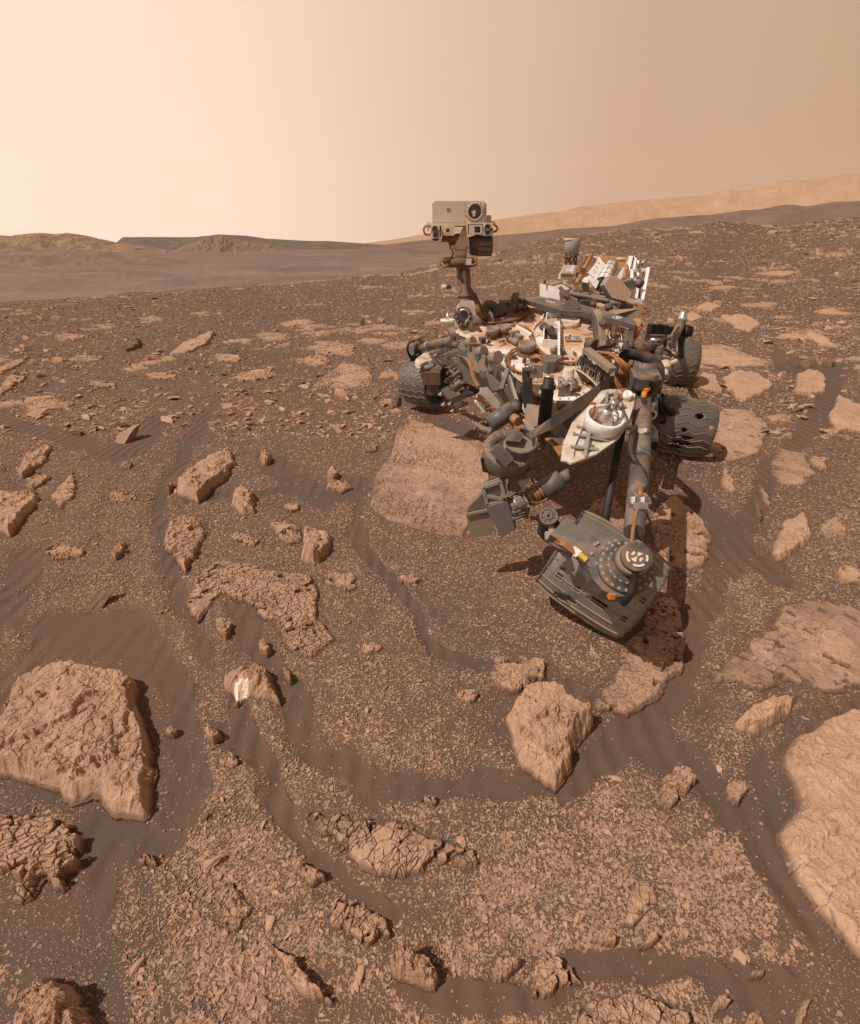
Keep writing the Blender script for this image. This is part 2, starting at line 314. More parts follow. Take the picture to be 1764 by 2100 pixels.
# ------------------------------------------------------------------ where rocks, gravel and clean sand lie (traced on the photograph)
# (name, label, outline px, height m, fracture 0..1, crack size m, material, category)
RK = [
 ('boulder', 'largest tan boulder at the left edge with a deep ledge across its lower half', [(-40,1500),(0,1475),(35,1392),(75,1362),(150,1355),(275,1385),(282,1430),(300,1470),(318,1520),(322,1562),(305,1600),(290,1650),(235,1645),(190,1625),(130,1632),(60,1605),(0,1580),(-40,1580)], .17, .15, .10, 'R', 'boulder'),
 ('rock_slab', 'huge smooth tan slab running off the right edge of the picture', [(1850,1400),(1764,1440),(1690,1465),(1640,1500),(1610,1560),(1622,1620),(1605,1700),(1640,1790),(1700,1870),(1764,1950),(1850,2040)], .10, .05, .16, 'V', 'rock'),
 ('boulder', 'rugged tan boulder cut by the bottom edge right of centre', [(1172,2090),(1212,2048),(1290,2030),(1350,2045),(1410,2078),(1425,2110),(1400,2170),(1180,2170)], .13, .3, .06, 'R', 'boulder'),
 ('boulder', 'tan boulder with flat vertical bedding at the bottom left corner', [(30,2062),(100,1998),(120,2012),(140,2008),(170,2050),(195,2105),(195,2160),(20,2160)], .12, .15, .07, 'R', 'boulder'),
 ('rock_outcrop', 'layered tan outcrop at the left edge below the largest boulder', [(-40,1650),(0,1648),(40,1662),(90,1668),(130,1680),(158,1700),(185,1752),(150,1800),(120,1832),(90,1800),(60,1830),(30,1840),(0,1790),(-40,1790)], .10, .5, .06, 'R', 'rock'),
 ('boulder', 'rounded pale boulder below the front wheel casting a jagged shadow', [(1035,1455),(1062,1425),(1095,1402),(1130,1400),(1165,1412),(1182,1440),(1222,1465),(1205,1490),(1180,1520),(1182,1555),(1145,1602),(1100,1580),(1065,1545),(1048,1500)], .20, .05, .13, 'V', 'boulder'),
 ('rock_wedge', 'wedge shaped tan rock with a bright white patch', [(455,1390),(490,1366),(525,1350),(548,1365),(580,1440),(545,1425),(500,1420),(484,1440)], .10, .1, .07, 'R', 'rock'),
 ('rock_slab', 'pale spearhead slab with a layered dark edge and white veins', [(1507,1475),(1525,1450),(1590,1425),(1640,1412),(1638,1435),(1605,1475),(1560,1500),(1520,1492)], .11, .05, .1, 'V', 'rock'),
 ('rock', 'knobbly tan rock beside the straight sand channel at the right', [(1350,1672),(1350,1612),(1385,1568),(1422,1578),(1432,1602),(1400,1650),(1372,1682)], .12, .45, .045, 'R', 'rock'),
 ('rock', 'small stubby rock next to the left border of the huge right slab', [(1488,1612),(1508,1592),(1536,1618),(1516,1646),(1492,1634)], .07, .3, .04, 'R', 'rock'),
 ('boulder', 'oval tan boulder near the bottom centre with a long dark shadow', [(800,1965),(828,1943),(880,1960),(908,1990),(892,2020),(850,2006),(806,1990)], .15, .05, .07, 'R', 'boulder'),
 ('rock_outcrop', 'broken outcrop with a white mineral patch at the bottom right of centre', [(1068,2012),(1090,1975),(1125,1955),(1172,1982),(1196,2016),(1150,2022),(1112,2052),(1080,2032)], .06, .5, .05, 'V', 'rock'),
 ('bedrock_slab', 'broad pale bedrock slab just left of the drill turret', [(755,1035),(768,980),(800,930),(812,875),(850,862),(905,880),(960,895),(1010,915),(1005,990),(975,1050),(950,1102),(900,1095),(850,1082),(790,1068)], .07, .12, .11, 'R', 'rock'),
 ('rock_outcrop', 'tall cracked outcrop slanting up left of centre', [(355,992),(385,958),(430,930),(470,920),(482,935),(470,965),(440,990),(405,1022),(368,1008)], .14, .2, .09, 'R', 'rock'),
 ('rock', 'rounded cracked rock standing right of the slanting outcrop', [(470,1022),(480,1000),(500,990),(525,1018),(522,1045),(495,1050),(476,1038)], .12, .2, .07, 'R', 'rock'),
 ('rock_outcrop', 'flaky layered outcrop tapering to a dark lower tip', [(330,1110),(345,1070),(372,1060),(405,1062),(420,1085),(408,1130),(380,1172),(360,1155),(345,1130)], .15, .35, .07, 'R', 'rock'),
 ('rock', 'blocky rounded rock right of the flaky outcrop with a dark right side', [(618,1085),(650,1076),(680,1092),(678,1122),(645,1150),(612,1142),(622,1112)], .14, .12, .06, 'R', 'rock'),
 ('bedrock_slab', 'wide cracked bedrock patch curling around dark sand left of centre', [(378,1240),(400,1182),(440,1155),(500,1150),(560,1165),(640,1180),(662,1220),(655,1262),(692,1310),(640,1355),(592,1340),(562,1290),(522,1245),(455,1222),(405,1275)], .045, .42, .06, 'R', 'rock'),
 ('bedrock_slab', 'swirled layered bedrock with concentric ledges at the lower centre', [(622,1668),(655,1650),(720,1685),(780,1675),(850,1690),(900,1722),(970,1738),(975,1768),(890,1768),(860,1790),(780,1797),(720,1765),(690,1720),(645,1700)], .055, .40, .06, 'R', 'rock'),
 ('rock_slab', 'knobbly tan slab below the swirled bedrock', [(665,1882),(690,1845),(740,1850),(790,1885),(806,1925),(770,1945),(722,1925),(682,1897)], .07, .3, .055, 'R', 'rock'),
 ('rock_slab', 'long narrow slab pointing to the lower right near the bottom', [(555,1930),(585,1950),(612,1975),(640,2010),(690,2050),(678,2060),(625,2040),(590,2000)], .07, .1, .06, 'V', 'rock'),
 ('rock_slab', 'thin pale slab above the knobbly slab', [(588,1765),(612,1765),(645,1778),(666,1800),(642,1815),(602,1786)], .05, .2, .05, 'R', 'rock'),
 ('rock_slab', 'half buried slab with a sandy hollow above the rounded pale boulder', [(1000,1382),(1020,1340),(1050,1352),(1080,1345),(1125,1358),(1112,1400),(1062,1420),(1016,1412)], .06, .5, .05, 'R', 'rock'),
 ('bedrock_slab', 'crumbled bedrock strip under the edge of the front wheel', [(1225,1450),(1255,1370),(1305,1290),(1345,1225),(1388,1215),(1405,1300),(1402,1370),(1345,1425),(1285,1462)], .05, .6, .055, 'R', 'rock'),
 ('bedrock_slab', 'broken bedrock field above the huge right slab', [(1448,1400),(1500,1350),(1550,1310),(1600,1240),(1700,1225),(1764,1250),(1850,1250),(1850,1400),(1700,1420),(1620,1390),(1560,1410),(1500,1398)], .04, .6, .07, 'R', 'rock'),
 ('rock_slab', 'pointed tan slab right of the rear wheels', [(1480,772),(1512,760),(1552,765),(1592,790),(1562,808),(1530,822),(1505,812)], .08, .12, .12, 'R', 'rock'),
 ('rock_slab', 'small pale slab between the rear wheels and the pointed tan slab', [(1422,790),(1442,762),(1470,770),(1484,805),(1450,800)], .05, .25, .08, 'R', 'rock'),
 ('rock_slab', 'squarish slab with gravel in its centre at the upper right', [(1628,802),(1636,765),(1662,752),(1690,765),(1694,800),(1662,808)], .07, .2, .1, 'R', 'rock'),
 ('rock_slab', 'pale slab at the right edge level with the middle wheel', [(1700,850),(1716,808),(1742,820),(1800,840),(1800,895),(1740,880),(1712,888)], .06, .2, .1, 'R', 'rock'),
 ('bedrock_slab', 'mottled bedrock patch touching the right side of the middle wheel', [(1450,930),(1452,860),(1480,838),(1540,842),(1580,870),(1562,930),(1500,950)], .035, .45, .09, 'R', 'rock'),
 ('bedrock_slab', 'flat crumbled patch behind the middle wheel', [(1412,742),(1418,708),(1480,705),(1560,735),(1575,750),(1480,752)], .03, .4, .1, 'R', 'rock'),
 ('bedrock_slab', 'gravelly bedrock patch at the right with rounded cells', [(1572,965),(1600,920),(1650,930),(1672,970),(1645,1005),(1600,992)], .04, .5, .07, 'R', 'rock'),
 ('rock', 'blocky vein cracked rock standing in sand at the right', [(1580,1122),(1605,1062),(1650,1045),(1673,1070),(1660,1112),(1622,1142),(1592,1142)], .10, .2, .07, 'V', 'rock'),
 ('rock_flake', 'thin upright brown flake left of the vein cracked rock', [(1548,1028),(1556,1030),(1572,1080),(1576,1102),(1564,1096)], .06, .1, .05, 'D', 'rock'),
 ('rock_flake', 'curved narrow flake above the thin upright brown flake', [(1555,992),(1568,998),(1582,1030),(1582,1045),(1566,1025)], .04, .1, .05, 'R', 'rock'),
 ('bedrock_slab', 'cobbled pale bedrock in the shadow right of the arm elbow', [(1340,1110),(1345,1040),(1385,1018),(1430,1050),(1466,1105),(1450,1150),(1420,1180),(1360,1170)], .04, .5, .06, 'R', 'rock'),
 ('bedrock_slab', 'pale bedrock patch under the forearm between the two front wheels', [(1205,1070),(1215,1025),(1250,1010),(1285,1040),(1290,1100),(1240,1120)], .03, .4, .06, 'R', 'rock'),
 ('rock', 'leaf shaped tan rock in open sand right of the middle wheel', [(1478,985),(1485,962),(1502,978),(1512,1008),(1485,1000)], .07, .05, .05, 'R', 'rock'),
 ('rock_ledge', 'long tilted ledge rock behind the rear wheels', [(1478,645),(1530,648),(1562,664),(1540,676),(1508,668)], .16, .05, .2, 'R', 'rock'),
 ('rock_slab', 'flat oval slab beyond the tilted ledge rock', [(1425,632),(1450,618),(1480,628),(1460,637)], .07, .1, .2, 'R', 'rock'),
 ('rock_slab', 'tan slab beside the rover chassis at its rear right', [(1398,650),(1420,638),(1442,650),(1420,658)], .05, .1, .2, 'R', 'rock'),
 ('rock', 'small dark topped rock casting a shadow at the far right', [(1690,742),(1700,728),(1718,740),(1706,750)], .12, .05, .1, 'D', 'rock'),
 ('rock', 'brown hooked rock left of the small dark topped rock', [(1630,748),(1650,738),(1668,745),(1662,755),(1645,748)], .08, .05, .1, 'D', 'rock'),
 ('rock_slab', 'flaky slab low at the right edge beyond the dark rocks', [(1650,680),(1690,690),(1720,712),(1690,708),(1660,694)], .06, .2, .2, 'R', 'rock'),
 ('rock_slab', 'cracked tan slab cut by the left edge with a knob at its lower end', [(-30,1020),(0,1010),(30,1012),(72,1000),(80,1012),(58,1055),(18,1094),(0,1080),(-30,1080)], .09, .25, .09, 'R', 'rock'),
 ('rock_slab', 'upper of two tan slabs near the left edge', [(30,962),(50,935),(85,912),(108,910),(98,938),(62,965),(45,975)], .07, .2, .1, 'R', 'rock'),
 ('rock_slab', 'lower broken slab directly beneath the upper left slab', [(45,990),(80,965),(105,975),(90,992),(60,1008)], .06, .4, .07, 'R', 'rock'),
 ('bedrock_slab', 'low gravelly bedrock patch right of the two left edge slabs', [(102,1030),(118,1000),(150,965),(162,990),(150,1020),(122,1050)], .04, .5, .08, 'R', 'rock'),
 ('rock_slab', 'streaky flat slab on the left middle distance', [(345,722),(372,704),(405,690),(442,680),(425,705),(382,722)], .08, .25, .25, 'R', 'rock'),
 ('rock', 'dark lumpy rock in the left distance', [(248,712),(262,700),(290,698),(286,708),(258,716)], .16, .1, .15, 'D', 'rock'),
 ('rock_slab', 'pale tilted slab at the far left edge', [(-10,800),(20,768),(60,755),(50,778),(20,800),(0,812)], .07, .3, .2, 'R', 'rock'),
 ('rock_slab', 'second pale slab at the far left edge above the tilted one', [(-10,760),(20,742),(62,730),(40,748),(0,768)], .06, .3, .2, 'R', 'rock'),
 ('rock_ledge', 'low brown ledge left of the mast', [(818,645),(836,645),(870,662),(846,662)], .09, .1, .2, 'D', 'rock'),
 ('rock', 'purple brown rock just left of the left front wheel', [(798,828),(808,812),(826,810),(820,828),(804,836)], .10, .1, .08, 'D', 'rock'),
 ('rock', 'reddish lumpy rock between the wheel and the slanting outcrop', [(740,918),(756,908),(776,914),(770,924),(748,926)], .08, .3, .05, 'P', 'rock'),
 ('rock', 'flat tan rock with pits beside the small red rock', [(668,1002),(672,988),(712,985),(722,998),(700,1008)], .07, .4, .05, 'R', 'rock'),
 ('rock', 'bright angular rock with a dark underside in the sand', [(531,946),(534,930),(545,922),(558,936),(546,948)], .10, .02, .1, 'V', 'rock'),
 ('rock', 'small peaked tan rock above the flat pitted rock', [(668,978),(672,960),(684,952),(697,972),(684,980)], .08, .1, .05, 'R', 'rock'),
 ('rock', 'squarish tan rock lying in open sand left of centre', [(440,1268),(448,1264),(475,1276),(468,1300),(462,1306),(444,1290)], .06, .05, .1, 'R', 'rock'),
 ('rock', 'small tan rock alone in a dark patch on the left', [(226,1134),(232,1120),(258,1112),(256,1126),(236,1144)], .06, .05, .1, 'R', 'rock'),
 ('rock', 'pinkish star shaped stone in the sand right of the largest boulder', [(420,1504),(432,1486),(446,1498),(456,1508),(438,1520),(426,1516)], .05, .1, .05, 'R', 'rock'),
 ('rock', 'lumpy tan rock just above the wedge rock', [(528,1322),(540,1310),(556,1330),(548,1340),(534,1336)], .05, .2, .04, 'R', 'rock'),
 ('rock', 'elongated stone in the sand right of the wedge rock', [(578,1368),(586,1366),(600,1392),(594,1398),(582,1384)], .05, .05, .1, 'R', 'rock'),
 ('rock', 'low flaky stone left of the slanting outcrop', [(338,998),(350,988),(356,992),(346,1008)], .07, .2, .05, 'P', 'rock'),
 ('rock', 'pointed brown stone above the slanting outcrop', [(245,958),(252,950),(272,950),(266,960)], .05, .1, .1, 'P', 'rock'),
 ('bedrock_slab', 'flat angular bedrock patch among the pebbles at the lower right', [(1270,1900),(1285,1860),(1300,1800),(1330,1808),(1355,1830),(1345,1862),(1320,1880),(1300,1905)], .03, .3, .08, 'R', 'rock'),
 ('rock', 'smooth pale stone lying right of the pebble field bottom', [(1208,1925),(1232,1912),(1266,1922),(1262,1938),(1232,1932)], .06, .02, .2, 'R', 'rock'),
 ('rock', 'wavy pale stone right of the smooth pale stone', [(1312,1942),(1338,1912),(1352,1930),(1336,1938)], .06, .02, .2, 'R', 'rock'),
 ('rock', 'flat rock with an upturned dark edge left of the broken outcrop', [(1008,1995),(1020,1962),(1058,1968),(1066,1978),(1040,2004),(1018,2008)], .06, .2, .05, 'R', 'rock'),
 ('rock', 'small dark streaked rock in bare sand near the bottom right', [(1534,2005),(1540,1995),(1566,1992),(1566,2002)], .05, .1, .05, 'P', 'rock'),
 ('rock', 'tall narrow rock at the bottom edge on the right', [(1632,2090),(1642,2050),(1662,2052),(1656,2085),(1640,2120),(1624,2120)], .08, .15, .05, 'R', 'rock'),
 ('rock', 'rounded cracked rock near the bottom edge left of the tall narrow one', [(1462,2058),(1474,2040),(1490,2050),(1494,2062),(1470,2074)], .06, .2, .04, 'R', 'rock'),
 ('rock', 'craggy rock at the bottom edge between the tall narrow and cracked ones', [(1520,2110),(1538,2076),(1558,2070),(1572,2110)], .05, .3, .04, 'R', 'rock'),
 ('bedrock_slab', 'flat cracked plate in pebbles at the lower left', [(425,2080),(440,1990)] , .0, 0, 0, 'X', ''),
 ('rock_slab', 'cracked angular plate just left of the bottom centre pebbles', [(455,1905),(462,1860),(478,1812),(500,1838),(520,1862),(500,1890),(484,1920)], .04, .35, .06, 'R', 'rock'),
 ('rock', 'leaf shaped slab in pebbles above the long narrow slab', [(616,1808),(628,1842),(640,1868),(630,1862),(614,1828)], .0, 0, 0, 'X', ''),
 ('bedrock_slab', 'low patch of bedrock left of the mast foot', [(640,790),(700,745),(760,752),(765,790),(700,800)], .025, .5, .1, 'R', 'rock'),
 ('rock', 'small tan rock left of the wheel shadow beneath the front panel', [(905,905),(914,890),(930,900),(924,915)], .0, 0, 0, 'X', ''),
]
RK = [r for r in RK if r[6] != 'X']
CHAN = [  # clean sand channels: polyline, half width
 ([(-20,1860),(60,1900),(110,1960),(240,2150)], 62), ([(195,1670),(215,1760),(205,1880),(225,2150)], 30),
 ([(150,1300),(300,1310),(370,1440),(392,1580),(350,1720),(200,1700)], 42), ([(450,830),(360,960),(330,1060),(360,1190),(420,1330)], 14),
 ([(505,1260),(520,1310),(600,1420),(640,1530),(760,1610),(1000,1620),(1220,1560),(1300,1490),(1400,1420),(1440,1250),(1480,1110),(1600,1190)], 30),
 ([(1300,1500),(1480,1620),(1600,1800),(1764,2000)], 44), ([(840,2030),(1100,2060),(1200,1985),(1430,1990),(1764,2060)], 34), ([(1500,2040),(1800,2060)], 60),
 ([(480,1450),(560,1560),(600,1680),(560,1640)], 20), ([(560,1640),(640,1760),(800,1870)], 20), ([(740,1010),(640,1015),(560,960)], 24),
 ([(745,1030),(735,1100),(800,1180),(850,1260),(905,1330),(990,1370)], 12), ([(1590,740),(1700,760),(1690,870),(1560,960),(1540,1080),(1500,1180)], 22), ([(0,860),(150,905),(240,930),(340,860)], 16),
 ([(100,1290),(300,1290)], 40), ([(480,1520),(540,1560)], 30),
 ([(1420,1000),(1500,1080)], 24), ([(380,1030),(600,1020)], 8), ([(560,1250),(470,1230)], 12), ([(1330,1480),(1230,1560),(1160,1600)], 36), ([(1560,1570),(1600,1760)], 20),
 ([(60,1150),(20,1250)], 30), ([(850,820),(1000,900)], 20),
]
def polydist(x, y, P):          # signed distance, positive inside
    P = np.asarray(P, float); n = len(P); d = np.full(x.shape, 1e9); ins = np.zeros(x.shape, bool)
    for i in range(n):
        ax, ay = P[i]; bx, by = P[(i + 1) % n]; ex, ey = bx - ax, by - ay
        L = ex * ex + ey * ey + 1e-12
        t = np.clip(((x - ax) * ex + (y - ay) * ey) / L, 0, 1)
        d = np.minimum(d, np.hypot(x - ax - t * ex, y - ay - t * ey))
        c = ((ay > y) != (by > y)) & (x < (bx - ax) * (y - ay) / (by - ay + 1e-12) + ax)
        ins ^= c
    return np.where(ins, d, -d)
def linedist(x, y, L):
    d = np.full(x.shape, 1e9)
    for (ax, ay), (bx, by) in zip(L[:-1], L[1:]):
        ex, ey = bx - ax, by - ay; t = np.clip(((x - ax) * ex + (y - ay) * ey) / (ex * ex + ey * ey), 0, 1)
        d = np.minimum(d, np.hypot(x - ax - t * ex, y - ay - t * ey))
    return d
def to_px(x, y, z):
    dz = z - CAMZ; dep = y * CP - dz * SP; up = y * SP + dz * CP
    dep = np.maximum(dep, 1e-3)
    return 882 + x / dep * FPX, 1050 - up / dep * FPX
BOOST = [(1350,1760,270,170,.9),(1150,1900,200,120,.4),(430,1700,110,330,.5),(450,1900,150,160,.5),(800,1430,170,120,.25),(600,1750,60,200,.3),(900,1540,260,60,.45),
         (1480,1330,60,60,.6),(1560,1250,120,100,.3),(700,1250,60,60,.4),(300,1000,130,110,.35),(520,1200,160,100,.2),(1000,1150,150,50,.2),(850,1300,120,120,.15),(160,1700,60,60,.2)]
def density(px, py, soft=1.0):            # gravel per place, 0 on clean sand
    w = 26 * fbm(px * 0.012, py * 0.012, 3, 21.0); w2 = 26 * fbm(px * 0.012, py * 0.012, 3, 31.0)
    x = px + w; y = py + w2
    d = 0.54 + 0.22 * ss(1350, 1150, py) + 0.50 * fbm(px * 0.006 + py * 0.002, py * 0.009, 3, 4.0) + 0.35 * fbm(px * 0.03, py * 0.03, 2, 14.0)
    for cx, cy, a, b, s in BOOST: d = d + s * np.exp(-(((x - cx) / a) ** 2 + ((y - cy) / b) ** 2))
    for L, hw in CHAN: d = d * (0.03 + 0.97 * ss(hw * 0.75 / soft, hw * 1.35 + 12 * (soft - 1), linedist(x, y, L)))
    for r in RK[:2] + RK[5:6]:
        d = d * (0.2 + 0.8 * ss(8, 55, -polydist(px, py, r[2])))
    return np.clip(d, 0, 1.15)

# ------------------------------------------------------------------ the ground sheet
def build_ground():
    azd = np.radians(np.linspace(-50, 50, 1150)); side = np.radians(np.linspace(50, 310, 90)[1:-1])
    az = np.concatenate([azd, side])
    th = np.radians(np.linspace(84, 3.2, 820)); r = 1.42 / np.tan(th)
    r = np.concatenate([[0.02], r, np.geomspace(r[-1] * 1.03, 90, 70), np.geomspace(95, 3150, 90)])
    A, RR = np.meshgrid(az, r, indexing='ij')
    X = RR * np.sin(A); Y = RR * np.cos(A); Z = terrain(X, Y)
    px, py = to_px(X, Y, Z)
    vis = (Y > 0.0) & (np.abs(A) < 1.0)
    D = np.where(vis, density(px, py), 0.5)
    rr = RR
    # mounded gravel, dipping channels
    fade = 1 - ss(9, 20, rr)
    D2 = np.where(vis, density(px, py, 2.2), 0.5)
    Z = Z + fade * (0.012 * (np.clip(D2, 0, 1) - 0.5)) * ss(0.3, 1.0, rr)
    Z = Z + fade * 0.004 * fbm(X * 9, Y * 9, 3, 6.0)
    # bedrock plates poking through, mostly in the middle distance
    wx = X + 0.25 * fbm(X * 1.1, Y * 1.1, 2, 40.0); wy = Y + 0.25 * fbm(X * 1.1, Y * 1.1, 2, 41.0)
    m = 0.5 * fbm(wx * 0.5, wy * 0.6, 3, 17.0) + 0.85 * fbm(wx * 1.9, wy * 2.0, 4, 18.0, 0.6)
    thr = 0.30 + 0.30 * (1 - ss(3.0, 7.5, rr)) + 0.2 * np.clip(-A, 0, 1) * ss(3, 8, rr)
    mask = ss(thr, thr + 0.05, m) * np.where(D < 0.12, 0.0, 1.0)
    sc = np.where(rr < 9, 5.0, 2.2)
    f1, f2, cid, cx, cy = vor(X * 3.4 + 0.9 * fbm(X * 2.5, Y * 2.5, 3, 50.0) + Y, Y * 3.0 - X + 0.9 * fbm(X * 2.5, Y * 2.5, 3, 51.0), 2.0)
    plate = ss(0.02, 0.10, f2 - f1)
    hh = (0.014 + 0.006 * ss(6, 25, rr)) * (0.6 + 0.8 * cid) * plate * (1 - ss(70, 90, rr))
    Z = Z + mask * hh
    rock = mask * np.clip(plate * 1.2, 0, 1) * (1 - ss(45, 75, rr))
    far = ss(60, 110, rr)
    gv = np.clip(D * 0.85, 0, 1) * (1 - ss(25, 60, rr))
    col = np.stack([rock, gv, far, np.ones_like(rock)], -1).reshape(-1, 4)
    V = np.stack([X, Y, Z], -1).reshape(-1, 3)
    na, nr = A.shape; idx = np.arange(na * nr).reshape(na, nr)
    i2 = np.roll(idx, -1, axis=0)
    F = np.stack([idx[:, :-1], idx[:, 1:], i2[:, 1:], i2[:, :-1]], -1).reshape(-1, 4)[:, ::-1]
    o = npmesh('ground', V, F, M_GROUND, True, attrs={'Gmask': col})
    o['kind'] = 'structure'
build_ground()

# ------------------------------------------------------------------ hills on the horizon
def ridge(name, pts, D, depth, mat, seed, rough=0.12, base=-9.5, kind='structure'):
    n = 420; xs = np.linspace(pts[0][0], pts[-1][0], n)
    ys = np.interp(xs, [p[0] for p in pts], [p[1] for p in pts])
    dx = (xs - 882) / FPX; dy = (1050 - ys) / FPX
    by = CP + dy * SP; bz = -SP + dy * CP; h = np.hypot(dx, by); ux = dx / h; uy = by / h
    top = CAMZ + bz / h * D
    H = np.maximum(top - base, 0.3)
    m = 46; t = np.linspace(-1, 1, m)
    prof = 1 - np.abs(t) ** 1.25
    T, I = np.meshgrid(t, np.arange(n)); Pf = np.broadcast_to(prof, T.shape)
    rad = D + T * depth
    X = ux[:, None] * rad; Y = uy[:, None] * rad
    s = 1.0 / depth
    e = fbm(X * s * 5, Y * s * 2.2, 5, seed, 0.6); gul = np.abs(fbm(X * s * 9, Y * s * 3, 4, seed + 3, 0.55))
    Z = base - 2 + (H[:, None] + 2) * np.clip(Pf, 0, 1) * (1 + rough * (e * 0.6 - gul) * (1 - Pf * 0.92) * 2.2) + H[:, None] * rough * 0.10 * e
    V = np.stack([X, Y, Z], -1).reshape(-1, 3); idx = np.arange(n * m).reshape(n, m)
    F = np.stack([idx[:-1, :-1], idx[:-1, 1:], idx[1:, 1:], idx[1:, :-1]], -1).reshape(-1, 4)[:, ::-1]
    o = npmesh(name, V, F, mat, True); o['kind'] = kind; return o
M_H1 = hill_material('dusty_hill', ((0.22, 0.145, 0.10), (0.34, 0.22, 0.145), (0.14, 0.098, 0.075)), 0.05)
M_H0 = hill_material('plain_swell', ((0.19, 0.127, 0.10), (0.25, 0.165, 0.122), (0.15, 0.105, 0.085)), 0.06)
M_H2 = hill_material('dark_mesa', ((0.12, 0.095, 0.08), (0.17, 0.125, 0.10), (0.09, 0.07, 0.06)), 0.04)
M_H3 = hill_material('dark_ridge', ((0.165, 0.110, 0.088), (0.21, 0.14, 0.11), (0.135, 0.09, 0.075)), 0.03)
M_H4 = hill_material('crater_rim', ((0.42, 0.265, 0.175), (0.47, 0.30, 0.205), (0.36, 0.225, 0.15)), 0.012)
E = 525
ridge('far_hill', [(-700,492),(-200,484),(0,480),(30,480),(70,475),(110,477),(140,476),(170,480),(200,487),(235,495),(262,497),(300,504),(340,512)], 800, 110, M_H1, 1.0, 0.45)
ridge('near_hill', [(-700,520),(-100,516),(60,512),(140,510),(200,514),(270,520),(330,527),(380,536)], 380, 60, M_H0, 5.0, 0.25)
ridge('mesa', [(215,512),(232,503),(242,494),(252,486),(300,486),(400,486),(450,480),(505,483),(545,489),(581,491),(640,494),(674,494),(744,499),(800,503),(860,510)], 1200, 200, M_H2, 2.0, 0.1)
ridge('pale_hill', [(350,518),(380,503),(405,493),(430,483),(455,482),(478,489),(505,494),(560,500),(600,512)], 820, 70, M_H0, 3.0, 0.5)
ridge('dark_ridge', [(700,518),(760,506),(840,495),(900,489),(1012,483),(1119,474),(1148,469),(1253,463),(1340,448),(1462,438),(1525,429),(1560,428),(1605,420),(1630,420),(1654,422),(1707,414),(1764,411),(2100,395),(2500,390)], 700, 200, M_H3, 4.0, 0.10)
ridge('crater_rim', [(690,505),(745,499),(800,492),(880,478),(940,463),(1012,451),(1080,441),(1148,433),(1183,424),(1260,416),(1333,408),(1392,403),(1452,400),(1475,394),(1497,388),(1520,390),(1550,384),(1602,370),(1648,369),(1693,363),(1764,352),(2100,330),(2500,330)], 2650, 480, M_H4, 6.0, 0.10)
